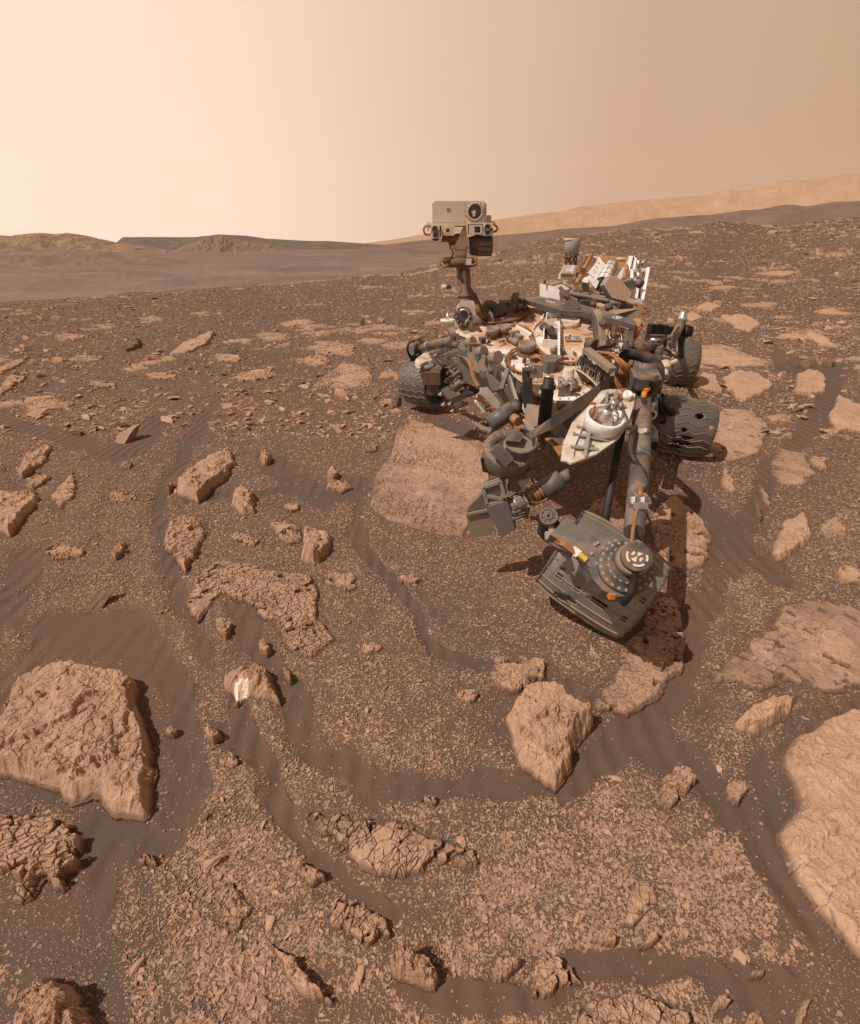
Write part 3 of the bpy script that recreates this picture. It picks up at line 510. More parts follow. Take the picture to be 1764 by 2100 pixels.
# ------------------------------------------------------------------ rocks
MATS = {'R': M_ROCK, 'V': M_ROCKV, 'D': M_DARK, 'P': M_ROCKR}
def build_rock(idx, name, label, poly, H, frac, cs, mk, cat):
    pp = np.array(poly, float); H = H if H < 0.07 else 0.07 + (H - 0.07) * 0.62; H = H * (0.55 if frac >= 0.3 else 0.85)
    flush = name == 'bedrock_slab'
    if flush: H = 0.026; frac *= 0.5
    gx, gy, _ = ground_pts(pp[:, 0], pp[:, 1], H * 0.45)
    G = np.stack([gx, gy], -1)
    cx, cy = G.mean(0); G0 = G - [cx, cy]
    lo = G0.min(0); hi = G0.max(0); size = hi - lo; sm = min(size) ; pad = 0.06 * max(size) + 0.01
    bb = pp.max(0) - pp.min(0)
    nx = int(np.clip(bb[0] * 0.487 * 2.1, 40, 480)); ny = int(np.clip(bb[1] * 0.487 * 2.3, 40, 480))
    xs = np.linspace(lo[0] - pad, hi[0] + pad, nx); ys = np.linspace(lo[1] - pad, hi[1] + pad, ny)
    X, Y = np.meshgrid(xs, ys, indexing='ij')
    s = idx * 3.7 + 1
    L = math.sqrt(size[0] * size[1])
    wob = 0.075 * min(L, 0.45) * fbm(X / L * 5, Y / L * 5, 4, s, 0.5)
    d = polydist(X, Y, G0) + wob
    # layered body: a dome cut into ledges
    big = fbm(X / L * 2.2, Y / L * 2.2, 4, s + 1)
    ang = hsh(np.array(idx * 1.0), np.array(3.0)) * 6.28; ca, sa = math.cos(ang), math.sin(ang)
    tilt = (X * ca + Y * sa) / L
    edge = ss(0, min(0.10 * L, 0.026) if H > 0.06 else min(0.05 * L, 0.016), d)
    step = 0.20 + 0.08 * frac
    raw = 0.74 + 0.30 * big + 0.22 * tilt + 0.25 * np.clip(d / (0.4 * L), 0, 1) - 0.16 + 0.13 * fbm(X / L * 9, Y / L * 9, 5, s + 15, 0.65)
    q = raw / step; fl = np.floor(q); ter = (fl + ss(0.80, 1.0, q - fl)) * step
    h = H * edge * (0.28 * raw + 0.72 * ter)
    h = h + 0.16 * min(H, 0.08) * fbm(X / L * 6, Y / L * 6, 5, s + 21, 0.62) * edge
    # cracks
    wx = X + 0.18 * cs * fbm(X / cs * 1.5, Y / cs * 1.5, 2, s + 2); wy = Y + 0.18 * cs * fbm(X / cs * 1.5, Y / cs * 1.5, 2, s + 3)
    st = 1.0 + 0.5 * hsh(np.array(idx * 1.0), np.array(8.0))
    u = (wx * ca + wy * sa) / cs * 0.9; v = (-wx * sa + wy * ca) / cs * 1.15 * st
    f1, f2, cid, vx, vy = vor(u, v, s)
    g1, g2, gid, _, _ = vor(u * 2.3 + 7, v * 2.3, s + 4)
    vary = vn(X / L * 5, Y / L * 5, s + 31)
    e1 = ss(0.0, 0.02 + 0.09 * vary, f2 - f1); e2 = ss(0.0, 0.03 + 0.10 * vary, g2 - g1)
    cz = min(H, 0.07) * (0.55 if frac < 0.3 else 0.42)
    sel = ss(0.34, 0.5, vn(X / L * 4 + 3, Y / L * 4, s + 6)) if frac < 0.3 else 1.0
    if frac < 0.3 and not flush:
        h = h + 0.22 * cz * (cid - 0.5) * edge * sel - 0.06 * cz * (1 - e1) * edge * sel
        h = h - 0.10 * cz * (1 - e2) * ss(0.5, 0.7, vn(X / L * 3, Y / L * 3, s + 7))
    else:
        lack = frac * (1.15 - 0.9 * np.clip(d / (0.22 * L), 0, 1)) + 0.5 * frac * big
        drop = ss(lack - 0.02, lack + 0.02, gid * 0.45 + cid * 0.55)
        cell = (e2 * (0.55 + 0.6 * gid) + 0.25 * (cid - 0.5)) if not flush else (0.75 + 0.5 * cid + 0.2 * gid)
        h = h * (0.72 + 0.28 * cell) - 0.45 * cz * (1 - e1) - (0.4 if not flush else 0.9 * float(1)) * cz * (1 - e2) * (1 if not flush else ss(0.35, 0.6, vary)) - H * 1.3 * (1 - drop)
    # flaky surface, small pits
    h = h + 0.10 * cz * fbm(X / L * 16, Y / L * 16, 4, s + 8, 0.6) * edge
    fk = fbm((X * ca + Y * sa) / L * 5, (-X * sa + Y * ca) / L * 22, 3, s + 9)
    h = h + 0.09 * cz * np.floor(fk * 4) / 4 * edge
    if math.hypot(cx, cy) < 5:
        rid = np.abs(fbm(X * 6 + 0.35 * fbm(X * 20, Y * 20, 2, s + 61), Y * 6, 3, s + 60, 0.5)); rid2 = np.abs(fbm(X * 15, Y * 15 + X * 4, 3, s + 62, 0.5))
        p1, p2, pid, _, _ = vor(X * 26, Y * 26, s + 63)
        rf_ = 0.3 if flush else (0.7 if frac >= 0.3 else 0.85)
        h = h - rf_ * (0.009 * ss(0.035, 0.0, rid) + 0.005 * ss(0.05, 0.0, rid2) * ss(0.45, 0.6, vary) + 0.006 * ss(0.42, 0.1, p1) * (pid > 0.80)) * edge
        h = h + rf_ * (0.0055 * fbm(X * 45, Y * 45, 4, s + 50, 0.6) + 0.011 * np.floor(fbm(X * 11 + ca * Y * 6, Y * 13, 4, s + 51, 0.6) * 5) / 5) * edge
    h = np.where(d < 0, -0.05 + d * 0.3, h)
    keep = h > -0.022
    h = np.maximum(h, -0.03)
    gz = terrain(X + cx, Y + cy)
    z0 = float(terrain(np.array(cx), np.array(cy)))
    tumble = 1.0
    Z = gz - z0 + h + 0.006
    # overhang: push the walls outward a little at the top, so the sides are not a smooth skirt
    k = keep[:-1, :-1] | keep[1:, :-1] | keep[1:, 1:] | keep[:-1, 1:]
    ids = np.arange(nx * ny).reshape(nx, ny)
    F = np.stack([ids[:-1, :-1], ids[1:, :-1], ids[1:, 1:], ids[:-1, 1:]], -1)[k]
    used = np.unique(F); remap = np.full(nx * ny, -1); remap[used] = np.arange(len(used)); F = remap[F]
    V = np.stack([X, Y, Z], -1).reshape(-1, 3)[used]
    sandy = ss(0.018, 0.002, h) * 0.8 + ss(0.56, 0.7, vn(X / L * 6, Y / L * 6, s + 12)) * ss(0.6, 0.9, 1 - e2 if frac < 0.3 else 1 - e1) * 0.6
    sandy = np.clip(sandy, 0, 1).reshape(-1)[used]
    wh = np.zeros_like(sandy)
    if 'white patch' in label:
        wx_, wy_, _ = ground_pts([490.0], [1408.0], H * 0.7); dd = np.hypot((X + cx - wx_[0]) * 1.3, Y + cy - wy_[0]) / L + 0.10 * fbm(X / L * 9, Y / L * 9, 3, s + 40)
        wh = ss(0.16, 0.12, dd).reshape(-1)[used]
    colr = np.stack([sandy * (1 - wh), wh, sandy * 0, sandy * 0 + 1], -1)
    o = npmesh(name, V, F, MATS[mk], False, loc=(cx, cy, z0), attrs={'Gmask': colr})
    tag(o, label, cat, kind='thing')
    ROCKXY.append((cx, cy, max(size) / 2, label, len(RK)))
    return o
ROCKXY = []; RK_EXTRA = []
for i, r in enumerate(RK): build_rock(i, *r)
R0 = [(x, y, rd, l) for x, y, rd, l, _ in ROCKXY]
STOP = ('with', 'a', 'the', 'at', 'of', 'by', 'and', 'on', 'in', 'to', 'its', 'across', 'just', 'than', 'white', 'flat', 'left', 'right', 'under', 'just', 'near', 'two', 'running', 'casting', 'cut', 'off', 'bottom', 'deep', 'dark', 'tan', 'long', 'beside', 'between', 'above', 'below', 'beyond')
def where_words(x, y, px, py):
    best = min(R0, key=lambda q: math.hypot(q[0] - x, q[1] - y) - q[2] * 0.5)
    rxp, ryp = to_px(np.array(best[0]), np.array(best[1]), np.array(0.0)); dx = px - float(rxp); dy = py - float(ryp)
    dirn = ('right of' if dx > 0 else 'left of') if abs(dx) > 1.6 * abs(dy) else (('below' if dy > 0 else 'above') if abs(dy) > 1.6 * abs(dx) else ('below and ' if dy > 0 else 'above and ') + ('right of' if dx > 0 else 'left of'))
    lm = ' '.join(best[3].split()[:7])
    while lm.split()[-1] in STOP: lm = ' '.join(lm.split()[:-1])
    return dirn, lm, math.hypot(dx, dy)
PATCH = [(690,716,62,15),(562,690,44,10),(612,662,38,8),(760,700,40,10),(520,770,46,14),(640,740,50,12),(800,770,40,16),(180,735,46,10),(95,830,60,16),(210,790,44,10),(330,770,40,9),(460,735,34,10),(140,690,50,8),
 (590,1090,34,22),(495,1105,36,16),(250,1020,40,16),(130,1130,44,16),(700,1190,40,22),(600,1040,22,12),(840,1190,26,12),(1640,690,60,9),(1560,625,46,7),(1700,640,50,7),(1600,560,40,6),(1480,590,50,6),(1710,1080,34,26),(1740,1180,30,20),(1600,860,36,12),(1560,1330,34,30),(1680,950,22,14),(350,1500,20,10),(470,1560,26,16),(300,1760,24,16),(880,1640,30,14),(960,1430,30,16),(760,1330,26,14)]
lab2 = {}
for i, (px, py, w, h) in enumerate(PATCH):
    rg = random.Random(900 + i); n = 9; tilt = rg.uniform(-.35, .15) * h / w
    pl = [(px + w * math.cos(a) * q, py + h * math.sin(a) * q - w * math.cos(a) * q * tilt) for a, q in [(k_ * 2 * math.pi / n, rg.uniform(.6, 1.15)) for k_ in range(n)]]
    o = build_rock(200 + i, 'bedrock_slab' if i % 3 else 'rock_outcrop', 'x', pl, .05, .58, .09 if py < 1000 else .06, 'R', 'rock')
    ROCKXY.pop(); RK_EXTRA.append(pl)
    dirn, lm, dd = where_words(o.location.x, o.location.y, px, py)
    lab2.setdefault(f'low flat outcrop {dirn} the {lm}', []).append((dd, o))
for lb, ls in lab2.items():
    ls.sort(key=lambda q: q[0])
    for q, (dd, o) in enumerate(ls): tag(o, ' '.join(((lb if len(ls) == 1 else ('nearest', 'second nearest', 'third nearest', 'fourth nearest', 'fifth nearest')[min(q, 4)] + ' ' + lb)).split()[:16]), 'rock', 'low outcrops in the gravel', 'thing')

# chunky stones: convex angular templates
def hull(pts):
    bm = bmesh.new()
    for p in pts: bm.verts.new(p)
    bmesh.ops.convex_hull(bm, input=bm.verts)
    bmesh.ops.delete(bm, geom=[v for v in bm.verts if not v.link_faces], context='VERTS')
    bmesh.ops.triangulate(bm, faces=bm.faces)
    bm.verts.index_update()
    V = np.array([v.co[:] for v in bm.verts]); F = np.array([[v.index for v in f.verts] for f in bm.faces])
    bm.free(); return V, F
rng = np.random.default_rng(11)
TPL = []
for k in range(16):
    n = rng.integers(9, 15); a = rng.uniform(0, 6.28, n); rr = rng.uniform(0.7, 1.0, n)
    el = rng.uniform(0.55, 0.95)
    z = rng.choice([-0.5, 0.25, 0.42], n) + rng.uniform(-0.08, 0.08, n)
    sh = np.where(z > 0.2, rng.uniform(0.62, 0.95, n), 1.0)
    V, F = hull(np.stack([np.cos(a) * rr * sh, np.sin(a) * rr * el * sh, z], -1)); TPL.append((V, F))
def chunk(name, label, verts, mat, cat='rock', noise=0.06, cuts=3, group=None, seed=0):
    bm = bmesh.new()
    for p in verts: bm.verts.new(p)
    bmesh.ops.convex_hull(bm, input=bm.verts)
    bmesh.ops.delete(bm, geom=[v for v in bm.verts if not v.link_faces], context='VERTS')
    bmesh.ops.triangulate(bm, faces=bm.faces)
    bmesh.ops.subdivide_edges(bm, edges=bm.edges, cuts=cuts, use_grid_fill=True)
    bmesh.ops.triangulate(bm, faces=bm.faces)
    c = sum((v.co for v in bm.verts), Vector()) / len(bm.verts)
    ext = max((v.co - c).length for v in bm.verts)
    P = np.array([v.co[:] for v in bm.verts]) - np.array(c[:])
    nn = fbm(P[:, 0] / ext * 4 + P[:, 2] / ext * 3, P[:, 1] / ext * 4 - P[:, 2] / ext * 5, 4, seed + 2.0, 0.6)
    bm.normal_update()
    for v, q in zip(bm.verts, nn): v.co += v.normal * float(q) * noise * ext
    zb = min(v.co.z for v in bm.verts); org = Vector((c.x, c.y, zb))
    for v in bm.verts: v.co -= org
    me = bpy.data.meshes.new(name); bm.to_mesh(me); bm.free(); me.materials.append(mat)
    o = bpy.data.objects.new(name, me); COL.objects.link(o); o.location = org
    return tag(o, label, cat, group, 'thing')
def standing(label, px, Hs, thick, mat, lean=(0.0, 0.0), seed=1):
    gx, gy, _ = ground_pts([p[0] for p in px], [p[1] for p in px]); # base line pixels: left base, right base
    a = Vector((gx[0], gy[0], float(terrain(gx[0], gy[0])) - 0.03)); b = Vector((gx[1], gy[1], float(terrain(gx[1], gy[1])) - 0.03))
    d = (b - a); nrm = Vector((-d.y, d.x, 0)).normalized() * thick
    top = Vector((lean[0], lean[1], Hs))
    vs = [a, b, a + nrm, b + nrm, a + d * 0.2 + top * 0.7, a + d * 0.2 + top * 0.7 + nrm, b - d * 0.1 + top, b - d * 0.15 + top * 0.95 + nrm * 0.6, b + top * 0.55 + nrm * 0.5, a + d * .5 + top * 0.95]
    chunk('upright_slab', label, vs, mat, 'rock', 0.07, 4, seed=seed)
standing('tall dark slab standing on edge in the left middle ground', [(248, 912), (274, 900)], 0.13, 0.10, M_ROCKR, (0.05, 0.10), 3)
standing('leaning dark brown slab standing on its lower edge left of centre', [(158, 1265), (186, 1262)], 0.085, 0.035, M_DARK, (0.06, 0.12), 5)
standing('small dark upright rock in the middle distance left of the wheel', [(738, 668), (749, 667)], 0.16, 0.06, M_DARK, (0.0, 0.05), 7)
standing('dark brown blade of rock among pebbles at the lower left', [(392, 1704), (408, 1702)], 0.05, 0.02, M_DARK, (0.02, 0.03), 9)
standing('tilted brown block left of the tall dark slab', [(205, 880), (238, 878)], 0.09, 0.05, M_ROCKR, (0.10, 0.02), 11)
standing('near black lump of rock at the left beyond the two left edge slabs', [(142, 892), (162, 893)], 0.06, 0.06, M_DARK, (0.03, 0.0), 13)
standing('small dark shard with a white crystal beside it at the lower left', [(372, 1820), (400, 1812)], 0.06, 0.02, M_ROCKR, (0.06, 0.05), 15)
# ---------------- stones: the largest ones are things, the rest is gravel
N = 460000
sx_ = rng.uniform(-360, 2130, N); sy_ = rng.uniform(440, 2180, N)
D = density(sx_, sy_)
depthw = np.where(sy_ < 1250, 1.15, 1.0)
patch = 0.62 + 0.75 * fbm(sx_ * 0.022, sy_ * 0.03, 3, 61.0)
acc = rng.uniform(0, 1.25, N) < D * depthw * np.clip(patch + np.where(sy_ < 1250, 0.25, 0.0), 0.12, 1.0)
sx_, sy_, D = sx_[acc], sy_[acc], D[acc]
NF = 26000
fx_ = rng.uniform(-150, 1920, NF); fy_ = 430 + 470 * rng.uniform(0, 1, NF) ** 0.85
cl = fbm(fx_ * 0.008, fy_ * 0.02, 3, 77.0) + 0.5 * fbm(fx_ * 0.03, fy_ * 0.06, 2, 78.0)
fk_ = (cl > rng.uniform(-0.55, 0.75, NF)) & (density(fx_, fy_) > 0.15); fx_, fy_ = fx_[fk_], fy_[fk_]; nf = len(fx_)
slabby = np.concatenate([np.zeros(len(sx_), bool), np.ones(nf, bool)]); sx_ = np.concatenate([sx_, fx_]); sy_ = np.concatenate([sy_, fy_]); D = np.concatenate([D, np.full(nf, .6)])
gx, gy, ok = ground_pts(sx_, sy_); slabby = slabby[ok]; gx, gy, sx_, sy_, D = gx[ok], gy[ok], sx_[ok], sy_[ok], D[ok]
rr = np.hypot(gx, gy); n = len(gx)
dep = gy * CP + CAMZ * SP
size = 0.0039 * np.exp(np.clip(rng.normal(-0.08, 0.55, n), -1.2, 0.95)) * (0.75 + 0.35 * D)           # half length in metres
minpx = 1.25 / (0.487 * FPX) * dep                                            # never below a pixel or so
size = np.maximum(size * (1 + 0.30 * np.clip(rr - 3, 0, 30) ** 0.8), minpx * rng.uniform(0.8, 1.5, n))
size = size * np.where(rng.uniform(0, 1, n) < 0.007, rng.uniform(1.6, 2.8, n), 1)
size = np.where(slabby, np.minimum(0.020 * np.exp(rng.normal(0, 0.55, n)) * (1 + 0.05 * np.clip(rr - 3, 0, 40)), 0.16), size); size = np.where(slabby, np.maximum(size, minpx * 1.2), size)
gz = terrain(gx, gy) + (1 - ss(9, 20, rr)) * 0.012 * (np.clip(density(sx_, sy_, 2.2), 0, 1) - 0.5) * ss(0.3, 1.0, rr)
pxsize = size / dep * FPX
inside = (sx_ > 5) & (sx_ < 1759) & (sy_ > 500) & (sy_ < 2095)
onrock = np.zeros(n, bool)
for cx, cy, rd, lb, _ in ROCKXY: pass
for r in RK: onrock |= polydist(sx_, sy_, r[2]) > 0
for r in RK_EXTRA: onrock |= polydist(sx_, sy_, r) > 0
# the rover's own footprint stays clear of big stones
foot = polydist(sx_, sy_, [(850,700),(1000,640),(1430,700),(1460,950),(1440,1180),(1290,1320),(1100,1200),(960,1080),(860,860)]) > 0
score = np.where(inside & ~onrock & ~foot, pxsize, 0)
order = np.argsort(-score); big = order[:235]
isbig = np.zeros(n, bool); isbig[big] = True
small = ~isbig & ~(onrock & (rng.uniform(0, 1, n) < 0.7)) & ~(foot & (pxsize > 9))
def scatter(sel, name):
    T = rng.integers(0, len(TPL), n); yaw = rng.uniform(0, 6.28, n); fl = np.where(slabby, rng.uniform(0.15, 0.45, n), rng.uniform(0.25, 0.6, n)); VV = []; FF = []; CC = []; off = 0
    for t in range(len(TPL)):
        q = np.where(sel & (T == t))[0]
        if not len(q): continue
        V, F = TPL[t]; c = np.cos(yaw[q])[:, None]; s = np.sin(yaw[q])[:, None]; S = size[q][:, None]
        x = V[None, :, 0] * S; y = V[None, :, 1] * S * rng.uniform(0.6, 1.0, len(q))[:, None]; z = V[None, :, 2] * S * fl[q][:, None]
        tx = rng.normal(0, 0.16, len(q))[:, None]; ty = rng.normal(0, 0.16, len(q))[:, None]
        z = z + x * tx + y * ty + S * 0.12
        X = gx[q][:, None] + x * c - y * s; Y = gy[q][:, None] + x * s + y * c; Z = gz[q][:, None] + z
        VV.append(np.stack([X, Y, Z], -1).reshape(-1, 3))
        FF.append((F[None] + (np.arange(len(q)) * len(V))[:, None, None] + off).reshape(-1, 3))
        tone = rng.uniform(0, 1, len(q)); CC.append(np.repeat(np.stack([tone, rng.uniform(0, 1, len(q)), tone, tone * 0 + 1], -1), len(V), axis=0))
        off += len(q) * len(V)
    return npmesh(name, np.concatenate(VV), np.concatenate(FF), M_PEB, False, attrs={'Tone': np.concatenate(CC)})
k = NT('pebble_stone'); at = k.n('ShaderNodeAttribute', attribute_name='Tone'); sp = k.n('ShaderNodeSeparateColor'); k.l(at.outputs['Color'], sp.inputs[0])
c = k.mix(sp.outputs[0], (0.29, 0.175, 0.12), (0.48, 0.305, 0.215)); c = k.mix(k.map(sp.outputs[1], 0.90, 0.97), c, (0.16, 0.09, 0.07))
nz = k.noise(120, 4, 0.6); c = k.mix(k.map(nz, 0.45, 0.7, 0, 0.45), c, ROCKD)
M_PEB = k.fin(c, k.bump(nz, 0.4, 0.003), 0.92)
g = scatter(small, 'gravel'); tag(g, 'tan angular gravel strewn over the dark sand', 'gravel', kind='stuff')
k = NT('loose_stone'); oi = k.n('ShaderNodeObjectInfo'); c = k.mix(oi.outputs['Random'], (0.38, 0.225, 0.15), (0.52, 0.33, 0.23))
nz = k.noise(60, 5, 0.6); c = k.mix(k.map(nz, 0.45, 0.7, 0, 0.5), c, ROCKD); M_STONE = k.fin(c, k.bump(nz, 0.6, 0.006), 0.92)
SM = []
for t, (V, F) in enumerate(TPL):
    bm = bmesh.new()
    for p in V: bm.verts.new(p)
    bm.verts.ensure_lookup_table()
    for f in F: bm.faces.new([bm.verts[int(i)] for i in f])
    bmesh.ops.subdivide_edges(bm, edges=bm.edges, cuts=3, use_grid_fill=True); bmesh.ops.triangulate(bm, faces=bm.faces)
    P = np.array([v.co[:] for v in bm.verts]); nn = fbm(P[:, 0] * 3 + P[:, 2] * 2, P[:, 1] * 3 - P[:, 2] * 3, 4, t + 0.5, 0.6)
    bm.normal_update()
    for v, q in zip(bm.verts, nn): v.co += v.normal * float(q) * 0.10
    me = bpy.data.meshes.new('stone'); bm.to_mesh(me); bm.free(); me.materials.append(M_STONE); SM.append(me)
SHAPE = ['angular', 'flat', 'chunky', 'wedge shaped', 'blocky', 'oval', 'pointed', 'squat', 'slabby', 'lumpy', 'four sided', 'tapered', 'jagged', 'broad', 'rounded', 'slanting']
used_lab = {}
R0 = [(x, y, rd, l) for x, y, rd, l, _ in ROCKXY]
for j in big:
    t = int(rng.integers(0, 16)); o = bpy.data.objects.new('stone', SM[t]); COL.objects.link(o)
    o.location = (gx[j], gy[j], gz[j] + size[j] * 0.18); S = float(size[j])
    o.scale = (S, S * float(rng.uniform(0.6, 1.0)), S * float(rng.uniform(0.35, 0.75))); o.rotation_euler = (float(rng.normal(0, .15)), float(rng.normal(0, .15)), float(rng.uniform(0, 6.28)))
    dirn, lm, dd_ = where_words(float(gx[j]), float(gy[j]), float(sx_[j]), float(sy_[j]))
    sz = 'large' if pxsize[j] > 15 else 'small'
    lab = f'{sz} {SHAPE[t]} stone {dirn} the {lm}'
    used_lab.setdefault(lab, []).append((dd_, o))
ORD = ['nearest', 'second nearest', 'third nearest', 'fourth nearest', 'fifth nearest', 'sixth nearest', 'seventh nearest']
for lab, lst in used_lab.items():
    lst.sort(key=lambda q: q[0])
    for q, (dd, o) in enumerate(lst):
        l2 = lab if len(lst) == 1 else ORD[min(q, 6)] + ' ' + lab
        l2 = ' '.join(l2.split()[:16]); tag(o, l2, 'stone', 'loose stones on the sand', 'thing')
# ------------------------------------------------------------------ rover materials
def painted(name, col, dust=0.5, rough=0.55, metal=0.0, dcol=(0.42, 0.245, 0.155), sc=9.0, lo=0.42, hi=0.62, spec=0.3):
    k = NT(name); P = k.geo(); g = k.n('ShaderNodeNewGeometry'); s = k.n('ShaderNodeSeparateXYZ'); k.l(g.outputs['Normal'], s.inputs[0])
    up = k.map(s.outputs[2], -0.1, 0.9, 0.25, 1.0)
    n1 = k.noise(sc, 5, 0.6, P); n2 = k.noise(sc * 9, 4, 0.65, P)
    f = k.math('MULTIPLY', k.math('MULTIPLY', k.map(n1, lo, hi), up), dust)
    f = k.math('ADD', f, k.math('MULTIPLY', k.map(n2, 0.5, 0.75), dust * 0.35))
    c = k.mix(f, col, dcol); k.b.inputs['Specular IOR Level'].default_value = spec
    r = k.map(f, 0, 0.6, rough, 0.95)
    k.fin(c, k.bump(n2, 0.15, 0.002), r, metal); return k.m
W_ = painted('white_paint', (0.84, 0.81, 0.78), 0.35, 0.5)
WD = painted('dusty_white_paint', (0.66, 0.58, 0.50), 0.75, 0.6)
DECK = painted('dusty_deck_paint', (0.90, 0.85, 0.78), 1.0, 0.5, sc=2.6, lo=0.40, hi=0.58, dcol=(0.50, 0.29, 0.17))
HEAD = painted('beige_white_paint', (0.60, 0.50, 0.40), 0.35, 0.6, sc=6)
G_ = painted('grey_anodised_metal', (0.130, 0.117, 0.100), 0.50, 0.5, 0.0, sc=12, spec=0.5)
GB = painted('blue_grey_metal', (0.094, 0.092, 0.090), 0.50, 0.46, 0.0, sc=12, spec=0.5)
GD = painted('dark_metal', (0.060, 0.054, 0.048), 0.42, 0.5, 0.0, sc=15, spec=0.5)
GT = painted('tan_grey_metal', (0.24, 0.20, 0.155), 0.45, 0.6, sc=10)
BK = painted('black_rubber_and_inner_wheel_shade', (0.018, 0.017, 0.016), 0.15, 0.5, sc=15)
BR = painted('brown_thermal_blanket', (0.13, 0.075, 0.045), 0.3, 0.6, sc=14)
OR = painted('copper_cable', (0.34, 0.155, 0.065), 0.3, 0.4, 0.2, sc=25)
ORB = painted('orange_connector', (0.62, 0.22, 0.05), 0.15, 0.5)
YE = painted('yellow_connector', (0.60, 0.42, 0.05), 0.1, 0.5)
AL = painted('bare_aluminium', (0.62, 0.60, 0.57), 0.15, 0.30, 0.9, sc=20)
GL = painted('dark_lens_glass', (0.015, 0.012, 0.012), 0.0, 0.08, spec=0.8)
RAIL = painted('orange_brown_rail', (0.36, 0.19, 0.09), 0.35, 0.6, sc=20)
HEX = painted('dusty_antenna_face', (0.56, 0.40, 0.30), 0.4, 0.85, sc=5)
ANT = painted('grey_fabric_cover', (0.30, 0.28, 0.25), 0.2, 0.8, sc=12)
MARK = painted('white_marking', (0.66, 0.60, 0.52), 0.2, 0.7)
def wheel_metal(nm_, ca_, cb_):
  global P, c, n1, n2, n3, k
  k = NT(nm_); P = k.geo(); n1 = k.noise(8, 5, 0.65, P); n2 = k.noise(140, 4, 0.75, P); n3 = k.noise(35, 4, 0.7, P)
  c = k.mix(k.map(n1, 0.4, 0.65), ca_, cb_); c = k.mix(k.map(n2, 0.56, 0.68, 0, 0.8), c, (0.34, 0.29, 0.24))
  c = k.mix(k.map(n3, 0.56, 0.75, 0, 0.5), c, (0.22, 0.145, 0.10)); k.b.inputs['Specular IOR Level'].default_value = 0.5
  return k.fin(c, k.bump(n3, 0.45, 0.004, k.bump(n2, 0.3, 0.002)), k.map(n1, 0.4, 0.7, 0.38, 0.62), 0.25)
WH = wheel_metal('worn_wheel_aluminium', (0.150, 0.134, 0.117), (0.095, 0.089, 0.087))
WHN = wheel_metal('dusty_wheel_aluminium', (0.27, 0.242, 0.205), (0.165, 0.154, 0.145))
GROU = painted('dusty_wheel_cleats', (0.27, 0.21, 0.155), 0.4, 0.8, sc=30)

